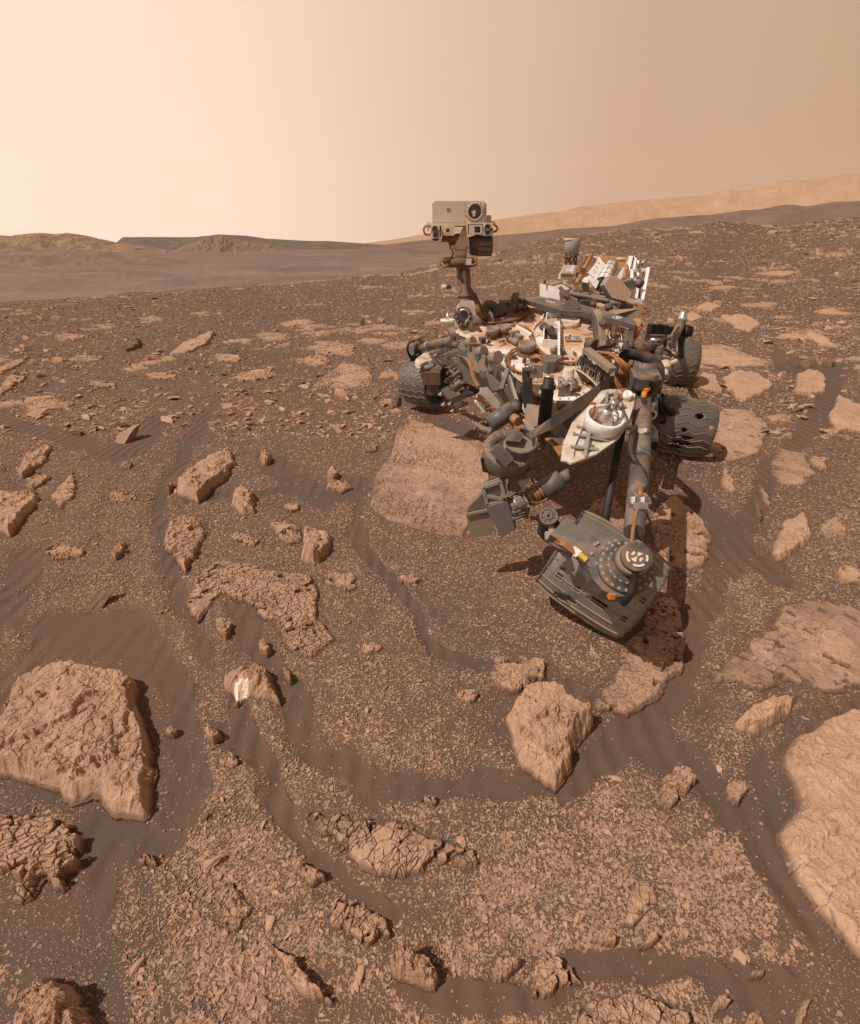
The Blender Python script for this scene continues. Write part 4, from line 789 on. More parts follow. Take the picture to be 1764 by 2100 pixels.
# ------------------------------------------------------------------ solid builder
ROOT = Vector((0.75, 3.0, 0.0))
KEEP1 = {'wiring', 'mark', 'bundle', 'harness', 'seams', 'ribs', 'perforations', 'lattice', 'fence', 'cleats', 'writing', 'wires', 'wrap', 'fins', 'coil', 'loop', 'tail', 'sticker'}
class MB:
    def __init__(s): s.bm = bmesh.new(); s.sm = set()
    def prism(s, pts, ex):
        ex = Vector(ex); a = [s.bm.verts.new(p) for p in pts]; b = [s.bm.verts.new(Vector(p) + ex) for p in pts]; n = len(pts)
        s.bm.faces.new(a); s.bm.faces.new(b[::-1])
        for i in range(n): s.bm.faces.new((a[i], b[i], b[(i + 1) % n], a[(i + 1) % n]))
        return s
    def bar(s, p, q, w, h, up=(0, 0, 1)):
        p, q = Vector(p), Vector(q); d = (q - p).normalized(); u = Vector(up); sd = d.cross(u)
        if sd.length < 1e-3: sd = d.cross(Vector((0, 1, 0)))
        sd.normalize(); u = sd.cross(d).normalized()
        return s.prism([p + sd * a * w / 2 + u * b * h / 2 for a, b in ((-1, -1), (1, -1), (1, 1), (-1, 1))], q - p)
    def box(s, c, sx, sy, sz, ax=(1, 0, 0), az=(0, 0, 1)):
        c = Vector(c); x = Vector(ax).normalized(); z = Vector(az).normalized(); y = z.cross(x).normalized(); x = y.cross(z).normalized()
        return s.prism([c + x * a * sx / 2 + y * b * sy / 2 - z * sz / 2 for a, b in ((-1, -1), (1, -1), (1, 1), (-1, 1))], z * sz)
    def rings(s, cs, rs, ax, seg=24, cap=True):
        ax = Vector(ax).normalized(); t = Vector((0, 0, 1)) if abs(ax.z) < 0.9 else Vector((1, 0, 0)); u = ax.cross(t).normalized(); v = ax.cross(u)
        L = [[s.bm.verts.new(c + (u * math.cos(2 * math.pi * i / seg) + v * math.sin(2 * math.pi * i / seg)) * r) for i in range(seg)] for c, r in zip(cs, rs)]
        for A, B in zip(L[:-1], L[1:]):
            for i in range(seg):
                f = s.bm.faces.new((A[i], A[(i + 1) % seg], B[(i + 1) % seg], B[i])); f.smooth = True
        if cap: s.bm.faces.new(L[0][::-1]); s.bm.faces.new(L[-1])
        return s
    def cyl(s, p, q, r, r2=None, seg=24, cap=True):
        p, q = Vector(p), Vector(q); return s.rings([p, q], [r, r if r2 is None else r2], q - p, seg, cap)
    def cup(s, p, q, r, wall, seg=28, depth=0.8):         # open pot, mouth at q
        p, q = Vector(p), Vector(q); d = q - p; b = q - d * depth
        return s.rings([p, q, q, b], [r, r, r - wall, r - wall], d, seg)
    def lathe(s, p, ax, prof, seg=28):
        p = Vector(p); ax = Vector(ax).normalized(); return s.rings([p + ax * h for h, r in prof], [r for h, r in prof], ax, seg)
    def tube(s, path, r, seg=8):
        P = [Vector(p) for p in path]
        if len(P) > 2:                                     # smooth the path
            Q = []
            for i in range(len(P) - 1):
                p0 = P[max(i - 1, 0)]; p1 = P[i]; p2 = P[i + 1]; p3 = P[min(i + 2, len(P) - 1)]
                for k_ in range(5):
                    t = k_ / 5.0
                    Q.append(0.5 * ((2 * p1) + (p2 - p0) * t + (2 * p0 - 5 * p1 + 4 * p2 - p3) * t * t + (3 * p1 - p0 - 3 * p2 + p3) * t ** 3))
            Q.append(P[-1]); P = Q
        u = None; L = []
        for i, p in enumerate(P):
            d = (P[min(i + 1, len(P) - 1)] - P[max(i - 1, 0)]).normalized()
            if u is None: u = d.cross(Vector((0.3, 0.2, 1))).normalized()
            u = (u - d * u.dot(d)).normalized(); v = d.cross(u)
            L.append([s.bm.verts.new(p + (u * math.cos(2 * math.pi * i2 / seg) + v * math.sin(2 * math.pi * i2 / seg)) * r) for i2 in range(seg)])
        for A, B in zip(L[:-1], L[1:]):
            for i in range(seg): f = s.bm.faces.new((A[i], A[(i + 1) % seg], B[(i + 1) % seg], B[i])); f.smooth = True
        s.bm.faces.new(L[0][::-1]); s.bm.faces.new(L[-1]); return s
    def bolt(s, p, ax, r=0.006, h=0.004):
        p = Vector(p); return s.cyl(p, p + Vector(ax).normalized() * h, r, seg=8)
    def build(s, name, mat, parent=None, bevel=0.0, label=None):
        groups = s.clusters()
        if 2 <= len(groups) <= 60 and not (set(name.split('_')) & KEEP1):
            nm = name[:-1] if name.endswith('s') and not name.endswith('ss') else name
            nm = nm.replace('_row', ''); out = []
            for gset in sorted(groups, key=lambda q_: -len(q_)):
                t = MB(); mp = {v: t.bm.verts.new(v.co) for v in gset}
                for f in {f for v in gset for f in v.link_faces}: nf = t.bm.faces.new([mp[v] for v in f.verts]); nf.smooth = f.smooth
                out.append(t.raw(nm, mat, parent, bevel, label))
            s.bm.free(); return out[0]
        return s.raw(name, mat, parent, bevel, label)
    def clusters(s):
        s.bm.verts.index_update(); seen = set(); isl = []
        for v in s.bm.verts:
            if v in seen: continue
            st = [v]; seen.add(v); cur = []
            while st:
                w = st.pop(); cur.append(w)
                for e in w.link_edges:
                    o = e.other_vert(w)
                    if o not in seen: seen.add(o); st.append(o)
            isl.append(cur)
        if len(isl) > 200: return [[v for v in s.bm.verts]]
        bb = [(Vector([min(v.co[i] for v in c_) - .002 for i in range(3)]), Vector([max(v.co[i] for v in c_) + .002 for i in range(3)])) for c_ in isl]
        par = list(range(len(isl)))
        def fd(i):
            while par[i] != i: i = par[i]
            return i
        for i in range(len(isl)):
            for j in range(i):
                if all(bb[i][0][k_] <= bb[j][1][k_] and bb[j][0][k_] <= bb[i][1][k_] for k_ in range(3)): par[fd(i)] = fd(j)
        g_ = {}
        for i, c_ in enumerate(isl): g_.setdefault(fd(i), []).extend(c_)
        return list(g_.values())
    def raw(s, name, mat, parent=None, bevel=0.0, label=None):
        if bevel:
            es = [e for e in s.bm.edges if len(e.link_faces) == 2 and e.calc_face_angle(0) > 0.5 and e.calc_length() > bevel * 2.5]
            bmesh.ops.bevel(s.bm, geom=es, offset=bevel, segments=2, affect='EDGES', profile=0.6)
        bmesh.ops.recalc_face_normals(s.bm, faces=s.bm.faces)
        bmesh.ops.translate(s.bm, verts=s.bm.verts, vec=-ROOT)
        me = bpy.data.meshes.new(name); s.bm.to_mesh(me); s.bm.free(); me.materials.append(mat)
        o = bpy.data.objects.new(name, me); COL.objects.link(o); o.parent = parent if parent else ROV
        if label: o['label'] = label
        return o
# pixel anchors read off enlarged views of the photograph
def K(x, y): return 803.6 + 0.3719 * x, 393.6 + 0.3719 * y
def K2(x, y): return 803.6 + 0.3719 * x, 820.0 + 0.3719 * y
def K4(x, y): return 1066.0 + 0.17666 * x, 459.2 + 0.17666 * y
def K5(x, y): return 918.4 + 0.16735 * x, 606.8 + 0.16735 * y
def K6(x, y): return 1131.6 + 0.1859 * x, 623.2 + 0.1859 * y
def K7(x, y): return 803.6 + 0.1581 * x, 672.4 + 0.1581 * y
def V1(x, y, Y): return PV(*K(x, y), Y)
def V2(x, y, Y): return PV(*K2(x, y), Y)
def V4(x, y, Y): return PV(*K4(x, y), Y)
def V6(x, y, Y): return PV(*K6(x, y), Y)
def V7(x, y, Y): return PV(*K7(x, y), Y)
A_, B_, C_ = V1(350, 765, 3.3), V1(1310, 735, 3.3), V1(920, 1150, 2.35)
DN = (B_ - A_).cross(A_ - C_).normalized()
if DN.z < 0: DN = -DN
CAM = Vector((0, 0, CAMZ))
def DP(p, h=0.0):                                          # a pixel on the tilted deck plane, h above it
    d = Vector(ray(*p)); o = A_ + DN * h
    return CAM + d * ((o - CAM).dot(DN) / d.dot(DN))
def D1(x, y, h=0.0): return DP(K(x, y), h)
def D5(x, y, h=0.0): return DP(K5(x, y), h)
def mpp(p):                                                # metres per photo pixel at a point
    return ((p.y) * CP - (p.z - CAMZ) * SP) / FPX
U = Vector((0, 0, 1)); BKW = Vector((0, 1, 0)); TC = Vector((0, -CP, SP)); RT = Vector((1, 0, 0))

ROV = empty('mars_rover', ROOT)
tag(ROV, 'dusty six wheeled planetary rover with camera mast and bent robotic arm', 'rover')

# ---- body
outline = [(350,765),(480,815),(600,930),(700,1020),(810,1095),(905,1150),(1000,1150),(1080,1105),(1140,1060),(1190,985),(1245,915),(1312,738),(1180,705),(950,640),(745,592),(660,625),(600,668),(450,690)]
top = [D1(x, y) for x, y in outline]
MB().prism(top, -DN * 0.018).build('deck_plate', DECK, bevel=0.004)
cen = sum(top, Vector()) / len(top)
ins = [cen + (p - cen) * 0.975 - DN * 0.019 for p in top]
MB().prism(ins, -DN * 0.29).build('body', G_, bevel=0.006)
m = MB()
for a, b in zip(top[:7], top[1:8]):                        # bolted edge strip
    n = max(2, int((b - a).length / 0.05))
    for i in range(n): m.bolt(a + (b - a) * (i + .5) / n + (cen - a).normalized() * 0.012, DN, 0.0045, 0.005)
m.build('deck_bolt_row', AL)
m = MB()                                                   # white panels on the front wall
wallv = lambda x, y, off, Y=None: None
fA, fB = ins[2], ins[5]; fn = (fB - fA).cross(DN).normalized()
if fn.y > 0: fn = -fn
def FW(t, h, o=0.003): return fA + (fB - fA) * t - DN * h + fn * o
m.prism([FW(.05, .03), FW(.42, .03), FW(.46, .24), FW(.2, .27)], fn * 0.008)
m.prism([FW(.52, .03), FW(.70, .03), FW(.68, .26), FW(.58, .26)], fn * 0.008).build('front_panel', W_, bevel=0.002)
m = MB()
for t in (.47, .75): m.prism([FW(t, .02, .004), FW(t + .035, .02, .004), FW(t + .035, .28, .004), FW(t, .28, .004)], fn * 0.02)
m.prism([FW(.76, .05), FW(.98, .05), FW(.98, .20), FW(.80, .24)], fn * 0.05).build('front_bracket', GD, bevel=0.003)

# ---- differential beam across the deck
bt = [(730,575),(800,580),(945,606),(1000,611),(1050,622),(1180,655),(1345,712),(1345,735),(1180,690),(1050,662),(1000,660),(930,652),(740,596)]
beam = MB().prism([D1(x, y, 0.075) for x, y in bt], -DN * 0.028).build('differential_beam', GB, bevel=0.004)
MB().cyl(D1(990, 636, 0.076), D1(990, 636, 0.088), 0.048).build('pivot_cap', GB, beam, 0.003)
m = MB()
for i in range(12): a = i * math.pi / 6; m.bolt(D1(990, 636, 0.088) + RT * 0.038 * math.cos(a) + BKW * 0.038 * math.sin(a), DN, 0.003, 0.003)
m.build('bolt_ring', AL, beam)
q = D1(1243, 693, 0.0765); m = MB().rings([q, q + DN * .001, q + DN * .001, q], [.028, .028, .022, .022], DN, 24, False)
m.box(q, .012, .03, .002, RT, DN).box(q + RT * .008, .02, .008, .002, RT, DN).build('round_mark', MARK, beam)
m = MB()
for i, x in enumerate((860, 876, 892)): m.box(D1(x, 604 + i * 3, 0.0765), .012, .018, .002, RT, DN)
m.build('letter_mark', MARK, beam)
m = MB().cyl(D1(1345, 722, .06), D1(1357, 742, .03), .03, .03); m.cyl(D1(1355, 738, .04), D1(1338, 800, -.02), .034, .016); m.cyl(D1(1338, 800, -.02), D1(1318, 850, -.06), .014)
m.build('beam_link_boot', RAIL, bevel=0.002)
m = MB().bar(D1(1300, 800, .0), D1(1290, 905, -.05), .05, .09, DN); m.cyl(D1(1300, 850, .0), D1(1330, 850, .0), .03).build('shoulder_bracket', GD, bevel=0.004)

# ---- things bolted to the deck
def pot(x, y, rpx, h, name='sample_inlet', mat=GT, wall=.006, base=None):
    p = D1(x, y, 0.0); r = rpx * .3719 * mpp(p)
    o = MB().cup(p + DN * (h * .45), p + DN * h, r, wall, depth=.8).build(name, mat)
    MB().lathe(p, DN, [(0, r * 1.15), (h * .15, r * 1.15), (h * .2, r * .8), (h * .5, r * .82)]).build('inlet_base', base or BR, o)
    return o
pot(555, 800, 37, .055); pot(612, 790, 34, .055); pot(742, 895, 48, .065)
pot(632, 755, 24, .02, 'round_cover', WD)
m = MB()
for i in range(26):
    a = random.uniform(0, 6.28); c_, rr_ = random.choice([(D1(560, 815, .012), .07), (D1(610, 800, .012), .06), (D1(750, 915, .012), .075)])
    p = c_ + RT * rr_ * math.cos(a) + BKW * rr_ * .9 * math.sin(a); m.box(p, random.uniform(.012, .03), random.uniform(.01, .02), random.uniform(.01, .03), (math.cos(a), math.sin(a), 0), DN)
m.build('inlet_mechanism', BR, bevel=0.001)
MB().tube([D1(500, 800, .04), D1(520, 802, .045)], .006).bar(D1(497, 800, .05), D1(525, 803, .05), .012, .008, DN).build('inlet_lid_arm', GT)
m = MB().box(D1(700, 800, .02), .06, .03, .03, D1(740, 830) - D1(660, 780), DN).box(D1(680, 785, .02), .025, .05, .04, D1(740, 830) - D1(660, 780), DN)
m.cyl(D1(670, 820, .02), D1(700, 835, .02), .018).cyl(D1(650, 812, .02), D1(672, 822, .02), .013).build('inlet_motor', GT, bevel=0.002)
MB().prism([D1(685, 758, .0), D1(770, 805, .0), D1(765, 812, .0), D1(680, 765, .0)], DN * .03).build('inlet_wall', W_)
def ringplate(x, y, rpx, h, mat, name, mat2=None):
    p = D1(x, y, 0); r = rpx * .3719 * mpp(p)
    o = MB().lathe(p, DN, [(0, r), (h, r), (h, r * .93), (h * .7, r * .90), (h * .7, 0.001)], 40).build(name, mat); return o, p, r
ringplate(965, 732, 66, .030, DECK, 'round_hatch'); o, p, r = ringplate(1112, 765, 45, .012, WD, 'small_round_hatch')
MB().rings([p + DN * .013, p + DN * .02, p + DN * .02, p + DN * .013], [r * .72, r * .72, r * .5, r * .5], DN, 28, False).build('hatch_ring', BR, o)
# white trough frames in the middle
def frame(pts, h, w, name, mat, fl=None):
    P4 = [D1(x, y, 0) for x, y in pts]; m = MB()
    for a, b in zip(P4, P4[1:] + P4[:1]): m.bar(a + DN * h / 2, b + DN * h / 2, w, h, DN)
    o = m.build(name, mat, bevel=0.001)
    if fl: MB().prism([p + DN * .004 for p in P4], DN * .002).build('tray_floor', fl, o)
    return o
frame([(835,790),(920,790),(915,862),(832,856)], .045, .006, 'white_trough', W_, GT)
frame([(852,700),(918,700),(920,735),(848,738)], .04, .006, 'white_trough', W_, G_)
m = MB().bar(D1(921, 700, .05), D1(921, 905, .05), .012, .012, DN)
for i in range(9): m.bar(D1(921, 740 + i * 14, .05), D1(921 + 14, 748 + i * 14, .0), .006, .006, DN)
m.build('lattice_strip', W_)
m = MB().cyl(D1(835, 740, .04), D1(860, 765, .03), .026, .018).cyl(D1(862, 758, .03), D1(885, 768, .02), .026).cyl(D1(875, 755, .02), D1(880, 765, .07), .022)
m.cyl(D1(915, 690, .03), D1(916, 678, .09), .011).build('motor_cluster', GD, bevel=0.002)
m = MB().box(D1(915, 880, .012), .075, .05, .024, RT, DN).box(D1(915, 868, .03), .03, .03, .03, RT, DN).build('foot_bracket', G_, bevel=0.003)
e = D1(999, 817, .0); ax = (D1(1030, 815) - D1(970, 815)).normalized()
o = MB().box(e + DN * .005, .085, .075, .010, ax, DN).build('calibration_plate', G_, bevel=0.003)
yv = DN.cross(ax); m = MB().box(e + DN * .0108 - ax * .008, .006, .034, .0012, ax, DN)
for s_ in (-1, 0, 1): m.box(e + DN * .0108 + yv * .014 * s_ + ax * .003, .018, .006, .0012, ax, DN)
for s_ in (-1, 1): m.box(e + DN * .0105 + ax * .034 * s_, .0016, .05, .001, ax, DN); m.box(e + DN * .0105 + yv * .026 * s_, .066, .0016, .001, ax, DN)
m.build('letter_e_mark', MARK, o)
def fiducial(c, n, r, parent=None, back=None):
    n = Vector(n).normalized(); u = n.cross(Vector((0, 1, .1))).normalized(); v = n.cross(u)
    o = MB().cyl(c, c + n * .001, r * 1.25, seg=28).build('round_target', back or G_, parent)
    m = MB(); c = c + n * .0014
    for a0 in range(4):                                    # broken outer ring, two filled quarters
        pts = []
        for a in range(7): t = (a0 * 90 + 12 + a * 11) * math.pi / 180; pts.append(c + (u * math.cos(t) + v * math.sin(t)) * r)
        for a in range(6, -1, -1): t = (a0 * 90 + 12 + a * 11) * math.pi / 180; pts.append(c + (u * math.cos(t) + v * math.sin(t)) * r * .78)
        m.prism(pts, n * .0006)
    for a0 in (45, 225):
        pts = [c] + [c + (u * math.cos(math.radians(a0 + a)) + v * math.sin(math.radians(a0 + a))) * r * .55 for a in range(0, 91, 15)]; m.prism(pts, n * .0006)
    m.build('target_mark', MARK, o if parent is None or parent.parent is None or parent.parent == ROV and False else o)
    return o
for x, y, rr_ in ((490,828,.022),(603,905,.022),(795,1036,.026),(412,772,.022)): fiducial(D1(x, y, .001), DN, rr_)
# tall grey support standing on the right of the deck
p = D1(1175, 855, .0)
o = MB().prism([D1(1128,862,.0), D1(1215,850,.0), D1(1180,845,.10), D1(1145,850,.10)], (D1(1175,830,0) - D1(1175,855,0)) * 1.0).build('arm_rest_foot', G_, bevel=.004)
MB().prism([D1(1150,850,.02), D1(1195,843,.02), V1(1160,674,3.02), V1(1128,686,3.02)], (.0, .075, .02)).build('arm_rest_post', GT, bevel=.004)
MB().prism([D1(1130,850,.02), D1(1150,850,.02), V1(1128,686,3.02), V1(1110,690,3.04)], (.0, .07, .02)).build('arm_rest_side', GD, bevel=.003)
b0 = V1(1155, 718, 2.995); MB().cyl(b0, b0 + Vector((.0, -.02, .006)), .017).build('arm_rest_bolt', G_, bevel=.002)
MB().cyl(D1(1085, 835, .03), D1(1120, 850, .03), .035).cyl(D1(1205, 825, .015), D1(1225, 845, .015), .016).build('arm_rest_drum', GD, bevel=.003)
m = MB()
for x in (1200, 1216, 1232, 1248, 1262): m.tube([D1(x, 750, .0), D1(x - 3, 752, .05), D1(x - 8, 785, .05), D1(x - 10, 790, .0)], .004, 6)
m.cyl(D1(1228, 745, .05), D1(1222, 800, .05), .011).build('pyro_tube_rack', BR)
m = MB()
for x, y in ((1230,862),(1250,860),(1215,878),(1262,875),(1240,890),(1220,900)): m.cyl(D1(x, y, 0), D1(x, y, .004), .011, seg=14)
m.build('deck_hole_caps', GD)
# copper harness running over the deck
def harness(pts, n, r, name='cable_bundle', mat=OR, sp=.010, h=.012):
    m = MB()
    for i in range(n):
        m.tube([D1(x, y, h + random.uniform(-.003, .006)) + Vector((random.uniform(-sp, sp), random.uniform(-sp, sp), 0)) for x, y in pts], r * random.uniform(.7, 1.2), 6)
    for t in pts[1:-1:2]: m.box(D1(t[0], t[1], h), .012, .035, .02, RT, DN)
    return m.build(name, mat)
harness([(590,735),(680,728),(735,748),(772,792),(782,840),(815,880),(870,912),(930,934),(1000,940),(1060,915)], 10, .0042, sp=.015)
harness([(775,835),(720,848),(665,872),(640,905),(645,945),(672,978),(715,995),(745,1000)], 6, .0034, sp=.008)
harness([(640,905),(630,930),(640,965)], 4, .004, sp=.006, mat=BR)
harness([(840,672),(825,700),(795,725),(780,750)], 4, .003, sp=.004, mat=W_)
harness([(740,752),(762,775),(770,800)], 5, .005, sp=.012, mat=BR)
m = MB()                                                   # octagonal grey lump and coil
MB().prism([D1(822,985,0), D1(850,1000,0), D1(890,1000,0), D1(918,980,0), D1(918,965,0), D1(880,955,0), D1(840,962,0)], DN * .06).build('octagonal_cover', G_, bevel=.006)
for i in range(7): m.tube([D1(770 + random.uniform(-15, 15), 920, .02), D1(800, 905 + random.uniform(-8, 8), .05), D1(830, 925 + random.uniform(-8, 12), .04), D1(800, 950, .02), D1(775, 940, .03)], .005, 6)
m.build('wire_coil', OR)
MB().box(D1(812, 925, .02), .09, .05, .03, ax, DN).box(D1(850, 925, .015), .04, .05, .03, ax, DN).build('connector_box', BR, bevel=.003)
# near corner: stub post on a bracket
o = MB().prism([D1(915,1130,.0), D1(985,1128,.0), D1(990,1075,.0), D1(925,1078,.0)], DN * .05).build('corner_bracket', GT, bevel=.003)
MB().prism([D1(908,1150,.0), D1(998,1150,.0), D1(998,1160,-.02), D1(908,1160,-.02)], -DN * .035).build('corner_plate', G_, bevel=.002)
MB().lathe(D1(965, 1062, .02), DN, [(0, .055), (.012, .055), (.012, .028), (.075, .026), (.085, .020)], 24).build('stub_post', WD)
m = MB()
for x, y in ((930,1070),(985,1068),(950,1090),(985,1090)): m.lathe(D1(x, y, .03), DN, [(0, .012), (.03, .012), (.03, .018), (.04, .018)], 12)
m.build('stub_post_screws', AL)
# cable guide fence and gantry on the right side of the deck
m = MB(); fp = [(1012,975),(1040,990),(1070,1010),(1100,1035),(1125,1060),(1140,1085)]
for (x0, y0), (x1, y1) in zip(fp[:-1], fp[1:]):
    m.bar(D1(x0, y0, .075), D1(x1, y1, .075), .005, .005, DN); m.bar(D1(x0, y0, .0), D1(x1, y1, .0), .008, .008, DN)
    for t in (0, .5): a = D1(x0 + (x1 - x0) * t, y0 + (y1 - y0) * t, 0); m.bar(a, a + DN * .075, .005, .005)
    m.bar(D1(x0, y0, 0), D1((x0 + x1) / 2, (y0 + y1) / 2, .075), .004, .004, DN)
m.build('cable_guide_fence', WD)
m = MB()
for (x0, y0), (x1, y1) in zip(fp[:-1], fp[1:]): m.prism([D1(x0, y0 - 6, .0), D1(x1, y1 - 6, .0), D1(x1, y1 - 6, .07), D1(x0, y0 - 6, .07)], (.004, .004, 0))
m.build('cable_guide_backing', G_)
g0, g1, g2 = D1(1072, 870, .13), D1(1218, 985, .13), D1(1212, 1100, -.06)
MB().bar(g0, g1, .04, .022, DN).build('gantry_top', GT, bevel=.003)
MB().bar(g1 - DN * .01, g2, .03, .02, RT).bar(g0 - DN * .01, D1(1060, 905, .0), .03, .02, RT).build('gantry_leg', G_, bevel=.003)
m = MB()
for i in range(5): x = 1040 + i * 36; y = 905 + i * 24; m.prism([D1(x, y, .0), D1(x + 26, y + 16, .0), D1(x + 26, y + 16, .1), D1(x, y, .1)], (.012, .02, 0)); m.cyl(D1(x + 10, y + 20, .0), D1(x + 10, y + 20, .07), .02)
m.build('connector_bank', GD, bevel=.003)
m = MB()
for i in range(15):
    t = i / 14; r0 = random.uniform(.7, 1.3)
    m.tube([D1(1120 + 70 * t, 880 + 30 * t, .02 + .05 * random.random()), D1(1210 + 30 * t, 890 + 40 * t, .09 * r0), D1(1300, 960 + 70 * t, .06 * r0 - .06 * t), D1(1290 + 10 * r0, 1010 + 60 * t, -.03 - .03 * t), D1(1225, 1000 + 80 * t, -.02 - .02 * t)], .0055, 7)
m.build('orange_cable_loop', OR)
m = MB()
for i in range(6): m.tube([D1(1215, 1060 + i * 5, -.03), D1(1250, 1085 + i * 4, -.05), D1(1275, 1100, -.05), D1(1270 - i * 5, 1140, -.04)], .005, 6)
m.build('orange_cable_tail', OR)
MB().bar(D1(1080,1045,.03), D1(1120,975,.05), .004, .004).tube([D1(1090,1040,.02), D1(1085,990,.05), D1(1125,965,.06), D1(1170,985,.05)], .006).build('cable_hoop', OR)
# mast side hoses, dark fin and pile at the left rear of the deck
m = MB().tube([V1(452,560,3.38), V1(468,620,3.36), V1(482,668,3.34), D1(520,700,.02), D1(560,712,.02), D1(620,705,.02)], .017, 10)
m.tube([V1(430,540,3.42), V1(470,600,3.42), V1(500,665,3.42), D1(540,690,.03)], .014, 10).build('mast_hose', BR)
MB().tube([D1(505,690,.02), V1(515,640,3.5), V1(540,622,3.5), V1(575,650,3.5), D1(590,700,.02)], .030, 12).build('hose_arch', GD)
m = MB()
for i in range(5): m.tube([D1(500 + 10 * i, 725, .01), D1(640, 715 - i * 3, .02), D1(720, 690 - i * 4, .02), D1(755, 660 - i * 3, .02), D1(735, 640 - i * 4, .02)], .008, 7)
m.build('black_hose_bundle', BR)
MB().prism([D1(620,692,.0), D1(678,690,.0), V1(692,640,3.6), V1(690,556,3.6), V1(668,560,3.6), V1(650,600,3.6)], (.02, .05, .0)).build('tall_dark_fin', GD, bevel=.004)
m = MB().box(D1(650,690,.012), .11, .07, .024, RT, DN).box(D1(620,628,.03), .07, .06, .06, RT, DN).cyl(D1(606,640,.0), D1(606,640,.07), .035)
m.build('deck_equipment_pile', GD, bevel=.004)
m = MB()
for i in range(14): x = random.uniform(690, 735); y = random.uniform(585, 650); m.tube([D1(x, y, .0), D1(x + random.uniform(-12, 12), y - 10, .06), D1(x + random.uniform(-20, 20), y + 8, .03)], .005, 6)
m.build('loose_wiring', BR)
# ---- camera mast
YM = 3.36
def q1(pts, Y): return [V1(x, y, Y) for x, y in pts]
mast = MB().cyl(V1(404, 612, YM + .03), V1(392, 505, YM + .03), .040, .037).cyl(V1(392, 505, YM + .03), V1(383, 415, YM + .03), .034, .031).build('mast', WD)
MB().prism(q1([(345,765),(362,640),(388,600),(452,600),(468,650),(440,752),(425,752),(420,690),(372,690),(360,765)], YM - .02), (0, .09, 0)).build('mast_base', WD, mast, .004)
m = MB().cyl(V1(395, 686, YM - .075), V1(395, 686, YM - .02), .054); m.rings([V1(395, 686, YM - .083), V1(395, 686, YM - .075)], [.030, .040], BKW, 20)
m.build('mast_hinge_motor', GD, mast, .003)
m = MB()
for i in range(10): a = i * .628; c0 = V1(395, 686, YM - .078) + RT * .043 * math.cos(a) + U * .043 * math.sin(a); m.cyl(c0, c0 - BKW * .006, .006, seg=8)
m.tube([V1(375, 655, YM - .09), V1(412, 650, YM - .095), V1(425, 690, YM - .09), V1(405, 722, YM - .09)], .006).build('hinge_bolts', AL, mast)
m = MB()
for y0 in (585,): m.cyl(V1(400 - (585 - y0) * .1, y0, YM + .03), V1(400 - (585 - y0) * .1, y0 - 12, YM + .03), .0425)
m.build('mast_clamp', BR, mast)
MB().bar(V1(340, 520, YM), V1(375, 545, YM), .03, .04).cyl(V1(345, 518, YM), V1(275, 524, YM - .02), .011, .013).build('wind_sensor_boom', WD, mast, .002)
MB().cyl(V1(322, 520, YM - .006), V1(298, 522, YM - .014), .0135).build('sensor_sleeve', GD, mast)
MB().tube([V1(418, 420, YM - .01), V1(424, 480, YM - .01), V1(428, 540, YM - .01), V1(450, 590, YM), V1(462, 650, YM)], .012, 10).build('mast_cable', BR, mast)
m = MB()
for i in range(7): m.tube([V1(372 + i * 3, 425, YM - .01), V1(365 + i * 4 + random.uniform(-6, 6), 470, YM - .012), V1(395 + random.uniform(-12, 12), 500, YM - .014)], .0022, 6)
m.build('mast_wire_wrap', BR, mast)
c0 = V1(368, 388, YM + .03); MB().lathe(c0 - U * .026, U, [(0, .085), (.01, .112), (.042, .112), (.052, .085)], 32).build('swivel_collar', BR, mast)
MB().tube([V1(300,370,YM - .06), V1(276,385,YM - .02), V1(292,412,YM - .05), V1(310,400,YM - .07)], .008, 8).tube([V1(460,365,YM - .03), V1(464,395,YM - .04), V1(440,405,YM - .06)], .007).build('collar_cable', OR, mast)
MB().box(V1(424, 385, YM - .085), .03, .02, .032).build('collar_box', WD, mast, .002)
m = MB().cyl(V1(380, 362, YM + .02), V1(380, 318, YM + .02), .036).cyl(V1(380, 318, YM + .02), V1(380, 300, YM + .02), .044).build('neck', WD, mast)
m = MB().prism(q1([(345,300),(398,190),(410,190),(422,300)], YM - .02), (0, .06, 0)).build('neck_bracket', HEAD, mast, .003)
m = MB().prism(q1([(280,235),(345,235),(355,290),(335,296),(320,278),(275,275)], YM), (0, .09, 0)); m.prism(q1([(340,232),(395,228),(380,290),(330,296)], YM + .02), (0, .08, 0))
m.build('head_yoke', BR, mast, .004)
m = MB()
for i in range(12): m.bar(V1(282 + i * 8, 240, YM - .004), V1(284 + i * 8, 276, YM - .004), .004, .006)
m.build('yoke_ribs', RAIL, mast)
MB().tube([V1(318,280,YM), V1(326,310,YM - .02), V1(338,340,YM - .03), V1(318,372,YM - .06), V1(290,378,YM - .07)], .0065, 8).build('neck_cable', OR, mast)
